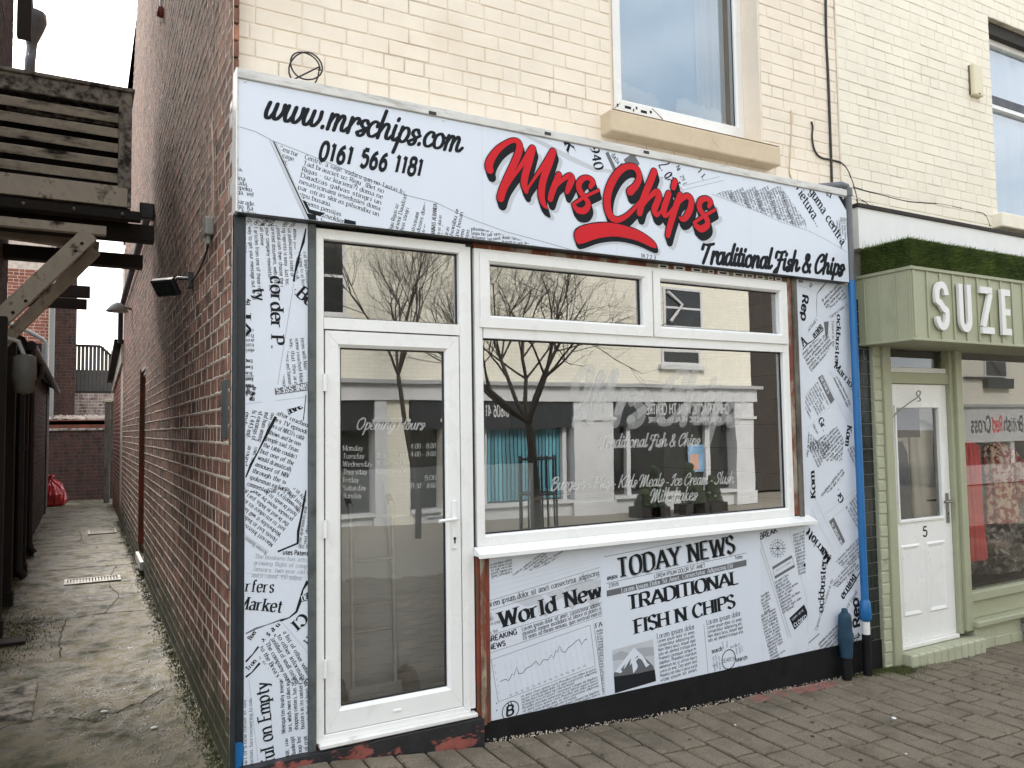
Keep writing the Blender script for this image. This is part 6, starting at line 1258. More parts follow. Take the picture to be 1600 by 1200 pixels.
# ------------------------------------------------------------------ the alley, its left side and its end
AX = -1.42
LB = thing('side_building', 'tall sooty brick building on the left of the alley', 'building', (-3, 3, 0))
lw = slab('alley_wall', M['mortar_dark'], LB, 'y', AX-.3, AX, 0.3, 5.75, -.3, 9.0)
brick_field(lw, 'brick2', 'y', AX, .02, 5.75, -.1, 9.0, .0885, .245, .012, (), 40, .003, 33, flip=True)
stw = MB().box(-6, AX-.001, 0, .3, -.3, 9).build('street_wall', M['mortar_dark'], LB); brick_field(stw, 'brick2', 'x', 0, -6, AX-.002, -.1, 9.0, .0885, .245, .012, (), 0, .003, 35); MB().box(-6, AX-.301, 5.45, 5.75, -.3, 9).build('rear_wall', M['brick2'], LB); MB().box(-6.2, AX+.15, -.1, 5.9, 9, 9.2).build('roof', M['darkmetal'], LB)
WG = thing('rear_wing', 'low dark brick wing lining the left of the alley behind timber posts', 'building', (-2.2, 11, 0))
ww = slab('alley_wall', M['mortar_dark'], WG, 'y', AX-.3, AX+.02, 5.752, 17.4, -.3, 2.75)
brick_field(ww, 'brick2', 'y', AX+.02, 5.8, 17.4, -.1, 2.75, .0885, .245, .012, (), 60, .003, 34, flip=True)
mb = MB(); mb.add([(AX+.16, 5.8, 2.70), (AX+.16, 17.4, 2.70), (-4, 17.4, 3.9), (-4, 5.8, 3.9)], [(0, 1, 2, 3)]); mb.build('roof', M['soot'], WG)
MB().box(-4, AX-.3, 5.8, 6.0, -.3, 3.6).build('cross_wall', M['brick2'], WG)
mb = MB(); mb.tube([(AX+.19, 6.5, 2.68), (AX+.19, 17.3, 2.66)], .055, 10); mb.build('gutter', M['darkmetal'], WG)
# timber posts, doors and downpipes along the wing
for i, (px, w_, lab) in enumerate(((2, .12, 'broad black post nearest the street on the left of the alley'), (22, .10, 'second black post on the left of the alley'), (40, .12, 'third black post on the left of the alley, by the drain'), (53, .10, 'farthest black post on the left of the alley'))):
    p = onX(px, 700, AX+.12); y = p.y
    t = thing('timber_post', lab, 'post', (AX+.09, y, -.03), 'posts along the alley')
    MB().box(AX+.025, AX+.025+w_, y-.06, y+.06, -.08, 2.66).build('shaft', M['soot'], t, .006); MB().box(AX+.022, AX+.04+w_, y-.08, y+.08, -.08, .12).build('foot', M['soot'], t, .01)
for i, (px, r_, lab) in enumerate(((31, .045, 'black downpipe between the posts at the left of the alley'), (48, .04, 'black downpipe beside the farthest post of the alley'))):
    p = onX(px, 700, AX+.09); y = p.y; t = thing('downpipe', lab, 'pipe', (AX+.08, y, -.03))
    MB().tube([(AX+.19, y, 2.62), (AX+.19, y, 2.5), (AX+.09, y, 2.32), (AX+.09, y, .12), (AX+.16, y, .02)], r_, 10).build('pipe', M['darkmetal'], t); MB().lathe([(r_+.012, -.02), (r_+.012, .02)], (AX+.09, y, 1.5), 10).build('collar', M['darkmetal'], t)
p = onX(12, 760, AX+.05)
t = thing('brick_pier', 'pale patched brick pier at the left edge by the alley posts', 'pier', (AX+.05, p.y, -.03))
MB().box(AX+.021, AX+.075, p.y-.12, p.y+.12, -.05, 1.9).build('core', M['brick4'], t)
for k in range(20): MB().box(AX+.07, AX+.083, p.y-.115, p.y+.115, .02+k*.09, .02+k*.09+.078).build('brick', M['brick4'] if k > 8 else M['brick2'], t, .004)
# hanging lamp and loose things under the eaves
p = onX(38, 575, AX+.25); t = thing('hanging_bucket', 'dented grey cowl hanging under the eaves on the left of the alley', 'cowl', (p.x, p.y, p.z)); mb = MB(); mb.lathe([(.05, .22), (.09, .2), (.10, 0), (.085, -.02), (.08, -.12), (.0, -.14)], (p.x, p.y, p.z-.1), 14); mb.build('cowl', M['plastic_grey'], t); mb = MB(); mb.tube([(p.x, p.y, p.z+.1), (p.x-.05, p.y, p.z+.24), (p.x-.2, p.y, p.z+.28)], .02, 8); mb.build('bracket', M['white'], t)
# rain hopper and pipe against the sky
p = onX(50, 42, -1.30); t = thing('rain_hopper', 'dark metal rain hopper with bent pipe against the sky', 'hopper', (p.x, p.y, p.z-1.2))
mb = MB(); mb.lathe([(.0, .17), (.09, .19), (.15, .17), (.155, .06), (.12, -.05), (.06, -.20), (.055, -.26)], (p.x, p.y, p.z), 10); mb.build('hopper', M['greypipe'], t)
q = onX(33, 108, -1.30); mb = MB(); mb.tube([(p.x, p.y, p.z-.24), (p.x, p.y-.05, p.z-.36), (p.x, p.y-.22, p.z-.50), (p.x, p.y-.25, p.z-.62), (p.x, p.y-.25, p.z-1.9)], .055, 10); mb.build('pipe', M['greypipe'], t); mb = MB(); mb.tube([(p.x-.05, p.y-.1, p.z+.16), (p.x-.07, p.y-.12, p.z+.5)], .07, 10); mb.build('inlet', M['greypipe'], t)
MB().box(p.x-.12, p.x+.02, p.y-.5, p.y-.38, p.z-.35, p.z+.4).build('bracket_board', M['soot'], t)
# louvred timber box bridging the alley
BY = 4.2
LV = thing('louvre_box', 'mouldy timber box with horizontal slats built out over the alley', 'structure', (-.9, BY, 3.8))
bxa, bxb = AX+.001, -.325
MB().box(bxa, bxb, BY, BY+.05, 4.775, 4.93).build('top_board', M['frame_mould'], LV, .006); MB().box(bxa, bxb+.02, BY-.03, BY+1.3, 4.932, 4.965).build('cap', M['frame_mould'], LV, .006)
MB().box(bxb-.115, bxb, BY-.004, BY+.06, 3.985, 4.774).build('corner_post', M['frame_mould'], LV, .006); MB().box(bxa, bxb-.03, BY-.002, BY+.04, 3.81, 4.005).build('lower_board', M['oldwhite'], LV, .005); MB().box(bxb-.029, bxb, BY+.0, BY+.04, 3.81, 3.984).build('post_end', M['frame_mould'], LV)
for k in range(5):
    z = 4.055+k*.146; mb = MB(); mb.bar((bxa, BY+.025, z+.035), (bxb-.116, BY+.025, z+.03), .016, .085, up=(0, -.45, .9)); mb.build('slat', M['slat'], LV, .004)
MB().box(bxa, bxb-.02, BY+.9, BY+.95, 3.9, 4.9).build('inner_lining', M['soot'], LV); MB().box(bxb-.05, bxb-.01, BY+.061, BY+1.25, 3.9, 4.93).build('side_lining', M['soot'], LV); MB().box(bxa, bxb, BY+.05, BY+1.3, 3.78, 3.809).build('floor_boards', M['soot'], LV)
MB().box(bxa, -.235, BY-.01, BY+.10, 3.69, 3.778).build('front_beam', M['soot'], LV, .005); MB().box(bxa, -.10, BY+.25, BY+.42, 3.56, 3.72).build('bearing_beam', M['soot'], LV, .005); MB().box(bxa, -.16, BY+.95, BY+1.1, 3.42, 3.56).build('rear_beam', M['soot'], LV, .005)
mb = MB(); a, b = onY(-14, 345, BY+.02), onY(166, 362, BY+.02); mb.bar(a, b, .08, .085); mb.build('white_rail', M['oldwhite'], LV, .005)
mb = MB(); a, b = onY(-16, 362, BY+.5), onY(155, 386, BY+.5); mb.bar(a, b, .08, .09); mb.build('rear_rail', M['oldwhite'], LV, .005)
mb = MB(); a, b = onY(-20, 518, BY-.02), onY(141, 366, BY-.02); mb.bar(a, b, .15, .09, up=(0, 1, 0)); mb.bar(a, b, .07, .13, up=(0, 1, 0)) if False else None; mb.build('diagonal_brace', M['oldwhite'], LV, .006)
mb = MB(); a, b = onY(-20, 560, BY+.45), onY(150, 392, BY+.45); mb.bar(a, b, .10, .09, up=(0, 1, 0)); mb.build('rear_brace', M['oldwhite'], LV, .006)
for k, (px, py, w_) in enumerate(((141, 456, .16), (136, 475, .14))):
    q = onY(px, py, 8.2+.25*k); t = MB().box(AX+.02, q.x, 8.2+.25*k, 8.32+.25*k, q.z-w_/2, q.z+w_/2).build('timber_bearer', M['soot'], None, .005, origin=(AX, 8.2, q.z)); tag(t, ('upper' if k == 0 else 'lower')+' of two black timber bearers jutting out over the alley', 'beam', 'bearers over the alley')
# fittings on the side wall of the shop
SX = -.065
p = onX(275, 449, SX-.10); t = thing('flood_light', 'black floodlight on a bracket on the red brick side wall', 'lamp', (SX, p.y, p.z))
mb = MB(); n0 = Vector((-.55, -.55, -.62)).normalized(); c = Vector((SX-.16, p.y+.02, p.z)); r_ = n0.cross(Vector((0, 0, 1))).normalized(); u_ = r_.cross(n0)
def obox(mb, c, r_, u_, n_, a, b, d): mb.add([c+r_*(i*a)+u_*(j*b)+n_*(k*d) for k in (-1, 1) for i, j in ((-1, -1), (1, -1), (1, 1), (-1, 1))], [(3, 2, 1, 0), (4, 5, 6, 7), (0, 1, 5, 4), (1, 2, 6, 5), (2, 3, 7, 6), (3, 0, 4, 7)])
obox(mb, c, r_, u_, n0, .088, .062, .020); mb.build('housing', M['darkmetal'], t, .006); mb = MB(); obox(mb, c+n0*.024, r_, u_, n0, .074, .048, .0015); mb.build('lens', M['tile'], t)
mb = MB(); mb.tube([(SX+.003, p.y-.02, p.z+.06), (SX-.09, p.y-.02, p.z+.06), c-n0*.02], .012, 6); mb.box(SX-.03, SX+.003, p.y-.06, p.y+.02, p.z+.0, p.z+.10); mb.build('bracket', M['darkmetal'], t)
p = onX(326, 357, SX-.02); t = thing('junction_box', 'small grey junction box on the side wall below the sign end', 'box', (SX, p.y, p.z)); MB().box(SX-.045, SX+.003, p.y-.055, p.y+.055, p.z-.045, p.z+.055).build('box', M['plastic_grey'], t, .008, 2); MB().tube([(SX-.02, p.y, p.z-.09), (SX-.02, p.y, p.z-.044)], .016, 8).build('gland', M['plastic_grey'], t)
def wcable(label, pts, r_=.005, x=SX-.008, mat='cable'):
    P = spline([tuple(onX(a, b, x)) for a, b in pts], 4); mb = MB(); mb.tube(P, r_, 6); tag(mb.build('wall_cable', M[mat], None, origin=P[0]), label, 'cable')
wcable('thin pale cable dropping down the side wall to the junction box', [(331, 190), (333, 240), (334, 300), (333, 340)], .005, mat='mortar'); wcable('black cable from the junction box down to the floodlight', [(327, 372), (322, 395), (310, 425), (300, 440)], .006)
wcable('short white stub hanging high on the side wall', [(248, -30), (250, 0), (251, 14)], .010, mat='white')
mb = MB(); q = onX(251, 18, SX-.02); mb.lathe([(0, .05), (.03, .04), (.035, -.05), (0, -.06)], q, 10); tag(mb.build('cable_end', M['oldred'], None, origin=q), 'brown plug on the white stub high on the side wall', 'plug')
t = thing('soil_pipe', 'black pipe running along the red brick side wall', 'pipe', (SX, 8, 3.9)); mb = MB(); mb.tube([(SX-.06, 5.15, 3.99), (SX-.06, 11.7, 3.90), (SX-.06, 11.8, 3.82), (SX-.06, 11.85, 3.3)], .045, 10); mb.build('pipe', M['darkmetal'], t)
for y in (6.2, 8, 10): MB().lathe([(.055, -.02), (.055, .02)], (SX-.06, y, 3.985-.0137*(y-5.15)), 10, 'y').build('collar', M['darkmetal'], t)
MB().box(SX-.14, SX+.003, 5.02, 5.14, 3.93, 4.10).build('end_cap', M['darkmetal'], t, .01)
p = onX(200, 485, SX-.05); t = thing('wall_lamp', 'pale shaded lamp on a bracket far along the side wall', 'lamp', (SX, p.y, p.z)); mb = MB(); mb.lathe([(.02, .12), (.06, .10), (.16, -.02), (.15, -.03), (.0, -.02)], (SX-.20, p.y, p.z), 14); mb.build('shade', M['plastic_grey'], t); mb = MB(); mb.tube([(SX+.003, p.y, p.z+.02), (SX-.10, p.y, p.z+.05), (SX-.20, p.y, p.z+.11)], .018, 8); mb.build('arm', M['steel'], t)
# patch of old plate and a rusty bolt near the corner post
MB().box(SX-.004, SX+.004, .10, .30, 1.62, 1.92).build('patch_plate', M['greypost'], SHOP, .002)
# ------------------------------------------------------------------ rear outhouse
OUT = thing('rear_outhouse', 'low red brick outhouse behind the chip shop with sloping roof edge', 'building', (1, 14.5, 0))
ow = slab('alley_wall', M['mortar'], OUT, 'y', -.055, .2, 12.002, 17.0, -.3, 2.80); brick_field(ow, 'brick3', 'y', -.055, 12.0, 17.0, -.1, 2.80, .0885, .245, .013, (), 60, .003, 36); mortar_straps('pointing', M['mortar'], ow, -.0555, 12.0, 17.0, -.1, 2.8, .0885, .013, 8, step=.04)
mb = MB(); mb.prismY([(-.2, 0), (-.16, 0), (-.16, .2), (-.2, .2)], 0, .01); mb = MB(); mb.add([(-.10, 12.0, 3.30), (-.10, 17.1, 2.84), (-.10, 17.1, 2.62), (-.10, 12.0, 2.95), (-.05, 12.0, 3.30), (-.05, 17.1, 2.84), (-.05, 17.1, 2.62), (-.05, 12.0, 2.95)], [(0, 3, 2, 1), (4, 5, 6, 7), (0, 1, 5, 4), (3, 7, 6, 2), (0, 4, 7, 3), (1, 2, 6, 5)]); mb.build('barge_board', M['oldwhite'], OUT)
mb = MB(); mb.add([(-.22, 11.95, 3.38), (-.22, 17.2, 2.88), (2, 17.2, 2.88), (2, 11.95, 3.38), (-.22, 11.95, 3.30), (-.22, 17.2, 2.80)], [(0, 1, 2, 3), (4, 5, 1, 0)]); mb.build('roof', M['soot'], OUT); mb = MB(); mb.add([(-.055, 12.0, 2.79), (-.055, 17.0, 2.79), (-.055, 17.0, 2.83), (-.055, 12.0, 3.28)], [(0, 1, 2, 3)]); mb.build('gable_infill', M['brick3'], OUT)
t = thing('gate_post', 'tall concrete gate post at the end of the alley', 'post', (-.17, 17.5, -.03)); MB().box(-.235, -.105, 17.4, 17.53, -.1, 2.42).build('shaft', M['greywood'], t, .01); MB().box(-.25, -.09, 17.385, 17.545, 2.421, 2.50).build('cap', M['oldwhite'], t, .01); MB().box(-.10, .2, 17.45, 17.5, 1.0, 2.45).build('panel', M['greywood'], t)
# end wall and what stands behind it
EW = thing('end_wall', 'low sooty brick wall closing the far end of the alley', 'wall', (-.9, 18.8, -.03)); eb = slab('body', M['mortar_dark'], EW, 'x', 18.8, 19.05, -2.2, .1, -.3, 1.74); brick_field(eb, 'brick2', 'x', 18.8, -2.2, .1, -.1, 1.74, .0885, .245, .012, (), 120, .004, 37); MB().box(-2.2, .1, 18.75, 19.1, 1.741, 1.80).build('coping', M['frame_mould'], EW, .01)
MB().box(-2.2, .2, 19.4, 19.6, 1.2, 2.02).build('red_beam', M['oldred'], EW, .01)
mb = MB(); rg = random.Random(31)
for i in range(500):
    x, y = rg.uniform(-2, .1), rg.uniform(19.4, 20.6); s = rg.uniform(.015, .045); z = 2.02+rg.uniform(0, .06)+.08*(y-19.4); mb.add([(x-s, y, z), (x+s, y-s, z), (x+s*.5, y+s, z), (x, y, z+s)], [(0, 1, 3), (1, 2, 3), (2, 0, 3)])
MB().box(-2.2, .2, 19.4, 20.9, 1.9, 2.0).build('flat_roof', M['mortar_dark'], EW); tag(mb.build('roof_rubble', M['mortar'], EW), kind='stuff')
YB = 21.0
zt = onY(130, 614, YB).z; LWW = thing('limewashed_wall', 'patchy limewashed brick wall below the timber fence beyond the alley', 'wall', (-.6, YB, 1.9)); lb = slab('body', M['mortar'], LWW, 'x', YB, YB+.25, -1.55, .8, 1.0, zt); brick_field(lb, 'brick4', 'x', YB, -1.55, .8, 1.9, zt, .0885, .245, .012, (), 110, .004, 38)
FE = thing('timber_fence', 'grey board fence with sloping end above the limewashed wall', 'fence', (-.6, YB+.06, zt)); xa, xb = onY(108, 575, YB).x, onY(184, 575, YB).x; zf = onY(130, 540, YB+.05).z; zr = onY(183, 566, YB).z; xk = onY(157, 545, YB).x
x = xa; k = 0; rf = random.Random(9)
while x < xb:
    top = lambda X: zf if X < xk else zf+(zr-zf)*(X-xk)/(xb-xk)
    w_ = .085; mb = MB(); mb.prismY([(x, zt+.06), (x+w_, zt+.06), (x+w_, top(x+w_)-.03), (x, top(x)-.03)], YB+.04+rf.uniform(0, .012), YB+.07); mb.build('board', M['fencewood'], FE); x += .097; k += 1
MB().box(xa-.05, xb+.05, YB-.01, YB+.10, zt+.002, zt+.055).build('bottom_rail', M['soot'], FE); mb = MB(); mb.bar((xa-.03, YB+.06, zf), (xk, YB+.06, zf), .09, .06); mb.bar((xk, YB+.06, zf), (xb+.05, YB+.06, zr-.02), .09, .06); mb.build('capping', M['soot'], FE)
mb = MB(); 
for i in range(7):
    q = onY(156+i*6, 560, 24); q2 = onY(156+i*6, 527, 24); mb.tube([(q.x, 24, q.z-1), (q.x, 24, q2.z)], .012, 5)
a, b = onY(150, 526, 24), onY(215, 527, 24); mb.tube([a, b], .015, 5); o = mb.build('roof_railing', M['plastic_grey'], None, origin=(a.x, 24, a.z-1)); tag(o, 'thin grey railing on a flat roof behind the fence', 'railing')
MB().box(-2, 3, 23.5, 27, 1, onY(170, 566, 24).z-.3).build('railing_roof', M['soot'], o)
p0, p1 = onY(80, 600, 20.6), onY(117, 600, 20.6); ph = onY(117, 395, 20.6).z
BB = thing('brown_brick_house', 'tall brown brick house corner rising beyond the end of the alley', 'building', (p0.x, 20.6, 0)); bw = slab('wall', M['mortar_dark'], BB, 'x', 20.6, 24, p0.x-.12, p1.x, -.3, 9); brick_field(bw, 'brick2', 'x', 20.6, p0.x-.12, p1.x, 2.0, 7.5, .0885, .245, .012, (), 150, .004, 39)
p0, p1 = onY(10, 560, 19.9), onY(77, 560, 19.9)
OB = thing('orange_brick_house', 'bright orange brick house wall seen under the diagonal brace', 'building', (p0.x, 19.9, 0)); bw = slab('wall', M['mortar'], OB, 'x', 19.9, 23, p0.x-2, p1.x, -.3, 8); brick_field(bw, 'brick3', 'x', 19.9, p0.x, p1.x, 2.2, 6.0, .0885, .245, .012, (), 120, .004, 40); MB().tube([(p1.x+.06, 19.85, 0), (p1.x+.06, 19.85, 8)], .06, 10).build('corner_pipe', M['plastic_grey'], OB); MB().box(p1.x-.03, p1.x+.0, 19.86, 19.899, 2, 8).build('pale_quoin', M['oldwhite'], OB)
# lean-to eaves with white gutter
q0, q1 = onY(34, 512, 15.5), onY(72, 535, 15.5)
t = thing('lean_to', 'dark lean-to eaves with a pale gutter on the left of the alley', 'roof', (q1.x, 15.5, q1.z)); mb = MB(); mb.tube([(q0.x-.4, 15.5, q0.z+.12), (q0.x, 15.5, q0.z), (q1.x-.06, 15.5, q1.z+.06), (q1.x, 15.5, q1.z-.02), (q1.x, 15.5, q1.z-.6)], .045, 8); mb.build('gutter', M['plastic_grey'], t); mb = MB(); mb.box(q0.x-.6, q1.x-.08, 15.55, 16.5, q1.z-.45, q1.z-.02); mb.build('eaves', M['soot'], t); MB().box(q0.x-.6, q1.x-.15, 15.9, 17, -.1, q1.z-.45).build('wall', M['brick2'], t)
MB().tube([(q1.x, 15.45, q1.z-.6), (q1.x, 15.45, -.1)], .05, 8).build('downpipe', M['soot'], t)
# red rubbish bag
p = onZ(78, 789, -.03); BG = thing('rubbish_bag', 'shiny red plastic rubbish bag at the far end of the alley', 'bag', (p.x+.02, 17.5, -.03)); q = onY(78, 768, 17.5)
mb = MB(); n_ = 56; pr = [(.02, .0), (.24, .0), (.31, .05), (.34, .14), (.345, .26), (.31, .38), (.23, .50), (.13, .58), (.06, .62), (.05, .645), (.09, .69), (.13, .71)]; vs = []
for j, (r_, hz) in enumerate(pr):
    for k in range(n_):
        an = 2*PI*k/n_; fo = .05+.16*max(0, (j-4)/7); d_ = noise.noise((math.cos(an)*2.2, math.sin(an)*2.2, hz*5+3)); e_ = noise.noise((math.cos(an)*6, math.sin(an)*6, hz*7))
        rr_ = r_*(1+fo*math.sin(9*an+2.5*d_)+.16*d_+.11*e_); vs.append((p.x+.02+rr_*math.cos(an)*1.0-.06*hz, 17.5+rr_*math.sin(an)*.85, -.03+hz+(.05*d_+.03*e_)*(hz > 0)))
mb.add(vs, [(j*n_+k, j*n_+(k+1) % n_, (j+1)*n_+(k+1) % n_, (j+1)*n_+k) for j in range(len(pr)-1) for k in range(n_)], False); mb.build('sack', M['redbag'], BG)
# gratings and drain set in the floor
def grate(label, x0, x1, y0, y1):
    z = alley_z((x0+x1)/2, (y0+y1)/2)+.012; t = thing('drain_grate', label, 'grate', ((x0+x1)/2, y0, z)); MB().box(x0, x1, y0, y1, z-.06, z-.012).build('pit', M['soot'], t); mb = MB(); frame4(mb, 0, 1, 0, 1, .1, 0, 1); mb = MB()
    for a in ((x0, x1, y0, y0+.03), (x0, x1, y1-.03, y1), (x0, x0+.03, y0+.03, y1-.03), (x1-.03, x1, y0+.03, y1-.03)): mb.box(a[0], a[1], a[2], a[3], z-.02, z+.004)
    mb.build('rim', M['steel'], t); n = 16
    for k in range(n): x = x0+.035+(x1-x0-.07)*(k+.2)/n; MB().box(x, x+(x1-x0-.07)/n*.55, y0+.031, y1-.031, z-.02, z).build('bar', M['steel'], t)
grate('pale steel grating set across the middle of the alley floor', -.86, -.29, 6.12, 6.46); grate('second steel grating farther along the alley floor', -.60, -.17, 10.9, 11.5)
q = onZ(18, 1003, -.02); MB().box(q.x-.25, q.x+.10, q.y-.10, q.y+.10, -.06, -.004).build('gully', M['soot'], al)
q = onZ(20, 1100, -.02); MB().box(q.x-.5, q.x+.12, q.y-.35, q.y+.38, -.08, .004).build('flagstone', M['frame_mould'], al, .01)
mb = MB(); rg = random.Random(17)
for i in range(450):
    y = abs(rg.gauss(0, 1))*4-.5; x = -.08-abs(rg.gauss(0, .04)) if rg.random() < .93 else rg.uniform(-1.3, -.1); s = rg.uniform(.002, .009); z = alley_z(x, y)+.001
    mb.add([(x-s, y-s, z), (x+s, y-s*.6, z), (x+.6*s, y+s, z), (x, y, z+s*.8)], [(0, 1, 3), (1, 2, 3), (2, 0, 3)])
tag(mb.build('alley_grit', M['concrete'], al), kind='stuff')
for i, (px, py, lb) in enumerate(((241, 1133, 'white scrap of litter on the alley floor near the wall'), (163, 1107, 'white scrap of litter in the middle of the alley floor'))):
    q = onZ(px, py, -.01); o = crumple('litter_scrap', 'white', (q.x, q.y, alley_z(q.x, q.y)+.008), .018, 60+i, sub=2, sq=(1.3, .7, .35)); tag(o, lb, 'litter')

# cracks and slab joints in the concrete, moss along the wall feet
rc = random.Random(77)
def crack(pts, w_):
    P = spline(pts, 8); P = [(x+rc.uniform(-.008, .008), y+rc.uniform(-.012, .012)) for x, y in P]; mb = MB(); vs = []
    for i, (x, y) in enumerate(P):
        a_, b_ = P[max(i-1, 0)], P[min(i+1, len(P)-1)]; dx, dy = b_[0]-a_[0], b_[1]-a_[1]; l = math.hypot(dx, dy) or 1; k = w_*rc.uniform(.2, .75)
        for sg in (-1, 1): X, Y_ = x-sg*dy/l*k, y+sg*dx/l*k; vs.append((X, Y_, alley_z(X, Y_)+.004))
    mb.add(vs, [(2*i, 2*i+1, 2*i+3, 2*i+2) for i in range(len(P)-1)]); tag(mb.build('crack', M['sand'], al), kind='stuff')
for y in (4.3, 7.3, 9.6, 12.2, 14.5): crack([(-1.4, y+.05), (-1.0, y), (-.5, y+.04), (-.08, y-.03)], .010+.0012*y)
crack([(-.82, 2.95), (-.84, 3.6), (-.80, 4.3)], .008); crack([(-.5, 4.3), (-.35, 5.2), (-.42, 6.0), (-.3, 7.3)], .007); crack([(-1.3, 1.2), (-.9, 1.5), (-.6, 1.35), (-.2, 1.7)], .009); crack([(-.9, 9.6), (-.7, 10.4), (-.75, 12.2)], .012)
mb = MB()
for i in range(9000):
    t0 = rc.random(); y = rc.random()**1.6*13-.1
    if t0 < .6: x = -.066-abs(rc.gauss(0, .035))*(1+1.2*max(0, noise.noise((y*1.3, 2, 0))))
    elif t0 < .85: x = AX+.03+abs(rc.gauss(0, .09))
    else: x = -1.15+rc.gauss(0, .12); y = 3.9+rc.gauss(0, .45)
    z = alley_z(x, y); hh = rc.uniform(.004, .018); w_ = rc.uniform(.002, .005); mb.add([(x-w_, y, z-.002), (x+w_, y+w_, z-.002), (x+rc.uniform(-.012, .012), y+rc.uniform(-.012, .012), z+hh)], [(0, 1, 2)])
tag(mb.build('alley_moss', M['moss'], al), kind='stuff')
# bolt heads on the timbers
for px, py in ((128, 380), (118, 392), (40, 470), (20, 488)):
    q = onY(px, py, BY-.075); MB().lathe([(0, -.012), (.014, -.010), (.016, 0)], (q.x, BY-.066, q.z), 8, 'y').build('bolt', M['darkmetal'], LV)
for X in (-1.2, -.8, -.4): MB().lathe([(0, -.014), (.018, -.012), (.02, 0)], (X, BY-.0105, 3.735), 8, 'y').build('bolt', M['steel'], LV)
# ------------------------------------------------------------------ across the street (seen mirrored in the glass)
D = 12.0
def vx(px, py, d=D):
    p = onY(px, py, d); return p.x, p.z
def brickmat(name, col, col2, sc_=1.0):
    m = pm(name, col, .8, .08, 2, 0); t = m.node_tree; N = t.nodes; L = t.links; b = N['Principled BSDF']; br = N.new('ShaderNodeTexBrick'); geo = N.new('ShaderNodeNewGeometry'); sx = N.new('ShaderNodeSeparateXYZ'); cb = N.new('ShaderNodeCombineXYZ')
    L.new(geo.outputs['Position'], sx.inputs[0]); L.new(sx.outputs['X'], cb.inputs[0]); L.new(sx.outputs['Z'], cb.inputs[1]); L.new(cb.outputs[0], br.inputs['Vector'])
    br.inputs['Color1'].default_value = (*col, 1); br.inputs['Color2'].default_value = (*[c*.93 for c in col], 1); br.inputs['Mortar'].default_value = (*col2, 1); br.inputs['Scale'].default_value = 1; br.inputs['Mortar Size'].default_value = .006; br.inputs['Brick Width'].default_value = .24; br.inputs['Row Height'].default_value = .088
    L.new(br.outputs['Color'], b.inputs['Base Color']); return m
M['opp_cream'] = brickmat('opposite_cream_brick', (.74, .72, .61), (.56, .54, .45)); M['opp_brown'] = brickmat('opposite_brown_brick', (.035, .028, .022), (.05, .042, .035)); M['opp_white'] = pm('opposite_white_paint', (.56, .57, .57), .5, .06, 3, 0); M['opp_grey'] = pm('opposite_grey_paint', (.36, .37, .37), .6, .06, 3, 0); M['opp_dark'] = pm('opposite_dark_sign', (.018, .022, .024), .4, .1, 3, 0)
M['tealblind'] = pm('teal_blind', (.09, .27, .33), .7, .1, 6, 0, isl=.35); M['opp_glass'] = pm('opposite_dark_glass', (.02, .022, .022), .08, .1, 3, 0, spec=.6); M['poster'] = pm('blue_poster', (.18, .34, .52), .5, .3, 3, 0); M['skin'] = pm('poster_figure', (.55, .33, .24), .5, .2, 6, 0); M['bark'] = pm('tree_bark', (.055, .046, .036), .9, .25, 9, .4, 40); M['shrub'] = pm('dark_shrub', (.035, .05, .025), .9, .3, 9, 0, isl=.4)
YO = -D
OP = thing('opposite_terrace', 'cream brick terrace across the street, mirrored in the chip shop windows', 'building', (9, YO-1, -.5))
zf0 = vx(900, 628)[1]; zf1 = vx(900, 602)[1]; zg = -.55; xL, xR = -4.0, vx(1177, 600)[0]
def oslab(name, mat, x0, x1, z0, z1, y0, y1, parent=OP): return MB().box(min(x0, x1), max(x0, x1), min(y0, y1), max(y0, y1), z0, z1).build(name, M[mat], parent)
oslab('upper_wall', 'opp_cream', xL, xR, zf1, 8.2, YO-.4, YO)
oslab('roof', 'darkmetal', xL, xR, 8.2, 8.5, YO-6, YO+.25); oslab('fascia_band', 'opp_white', xL, xR, zf0+.02, zf1-.03, YO-.4, YO+.16); oslab('cornice', 'opp_grey', xL, xR+.15, zf1-.03, zf1+.06, YO-.4, YO+.28); oslab('back', 'opp_dark', xL, xR, zg, zf1, YO-3, YO-2.9); oslab('return_wall', 'opp_brown', xR-.3, xR, zg, 8.2, YO-6, YO-.41)
def owin(name, px0, py0, px1, py1, bars=True):
    (x0, z1), (x1, z0) = vx(px0, py0), vx(px1, py1); mb = MB(); w_ = .07
    for a in ((x0, x1, z0, z0+w_), (x0, x1, z1-w_, z1), (x0, x0+w_, z0+w_, z1-w_), (x1-w_, x1, z0+w_, z1-w_)): mb.box(a[0], a[1], YO-.02, YO+.04, a[2], a[3])
    if bars: mb.box(x0+w_, x1-w_, YO-.01, YO+.035, (z0+z1)/2-.03, (z0+z1)/2+.03)
    o = mb.build(name, M['opp_white'], OP); MB().box(x0+w_, x1-w_, YO+.002, YO+.012, z0+w_, z1-w_).build('pane', M['opp_glass'], o); MB().box(x0-.1, x1+.1, YO-.01, YO+.12, z0-.12, z0-.002).build('sill', M['opp_white'], o); return o
owin('window', 500, 368, 541, 494); w2 = owin('window', 1038, 446, 1100, 516); owin('window', 1036, 545, 1097, 572, False); owin('window', 620, 250, 700, 380)
for o in (w2,):
    (x0, z1), (x1, z0) = vx(1044, 455), vx(1094, 506); mb = MB(); mb.tube([(x0, YO+.05, z1), (x0+.5, YO+.05, z0+.5), (x0+.1, YO+.05, z0)], .05, 6); mb.build('tied_curtain', M['opp_white'], o)
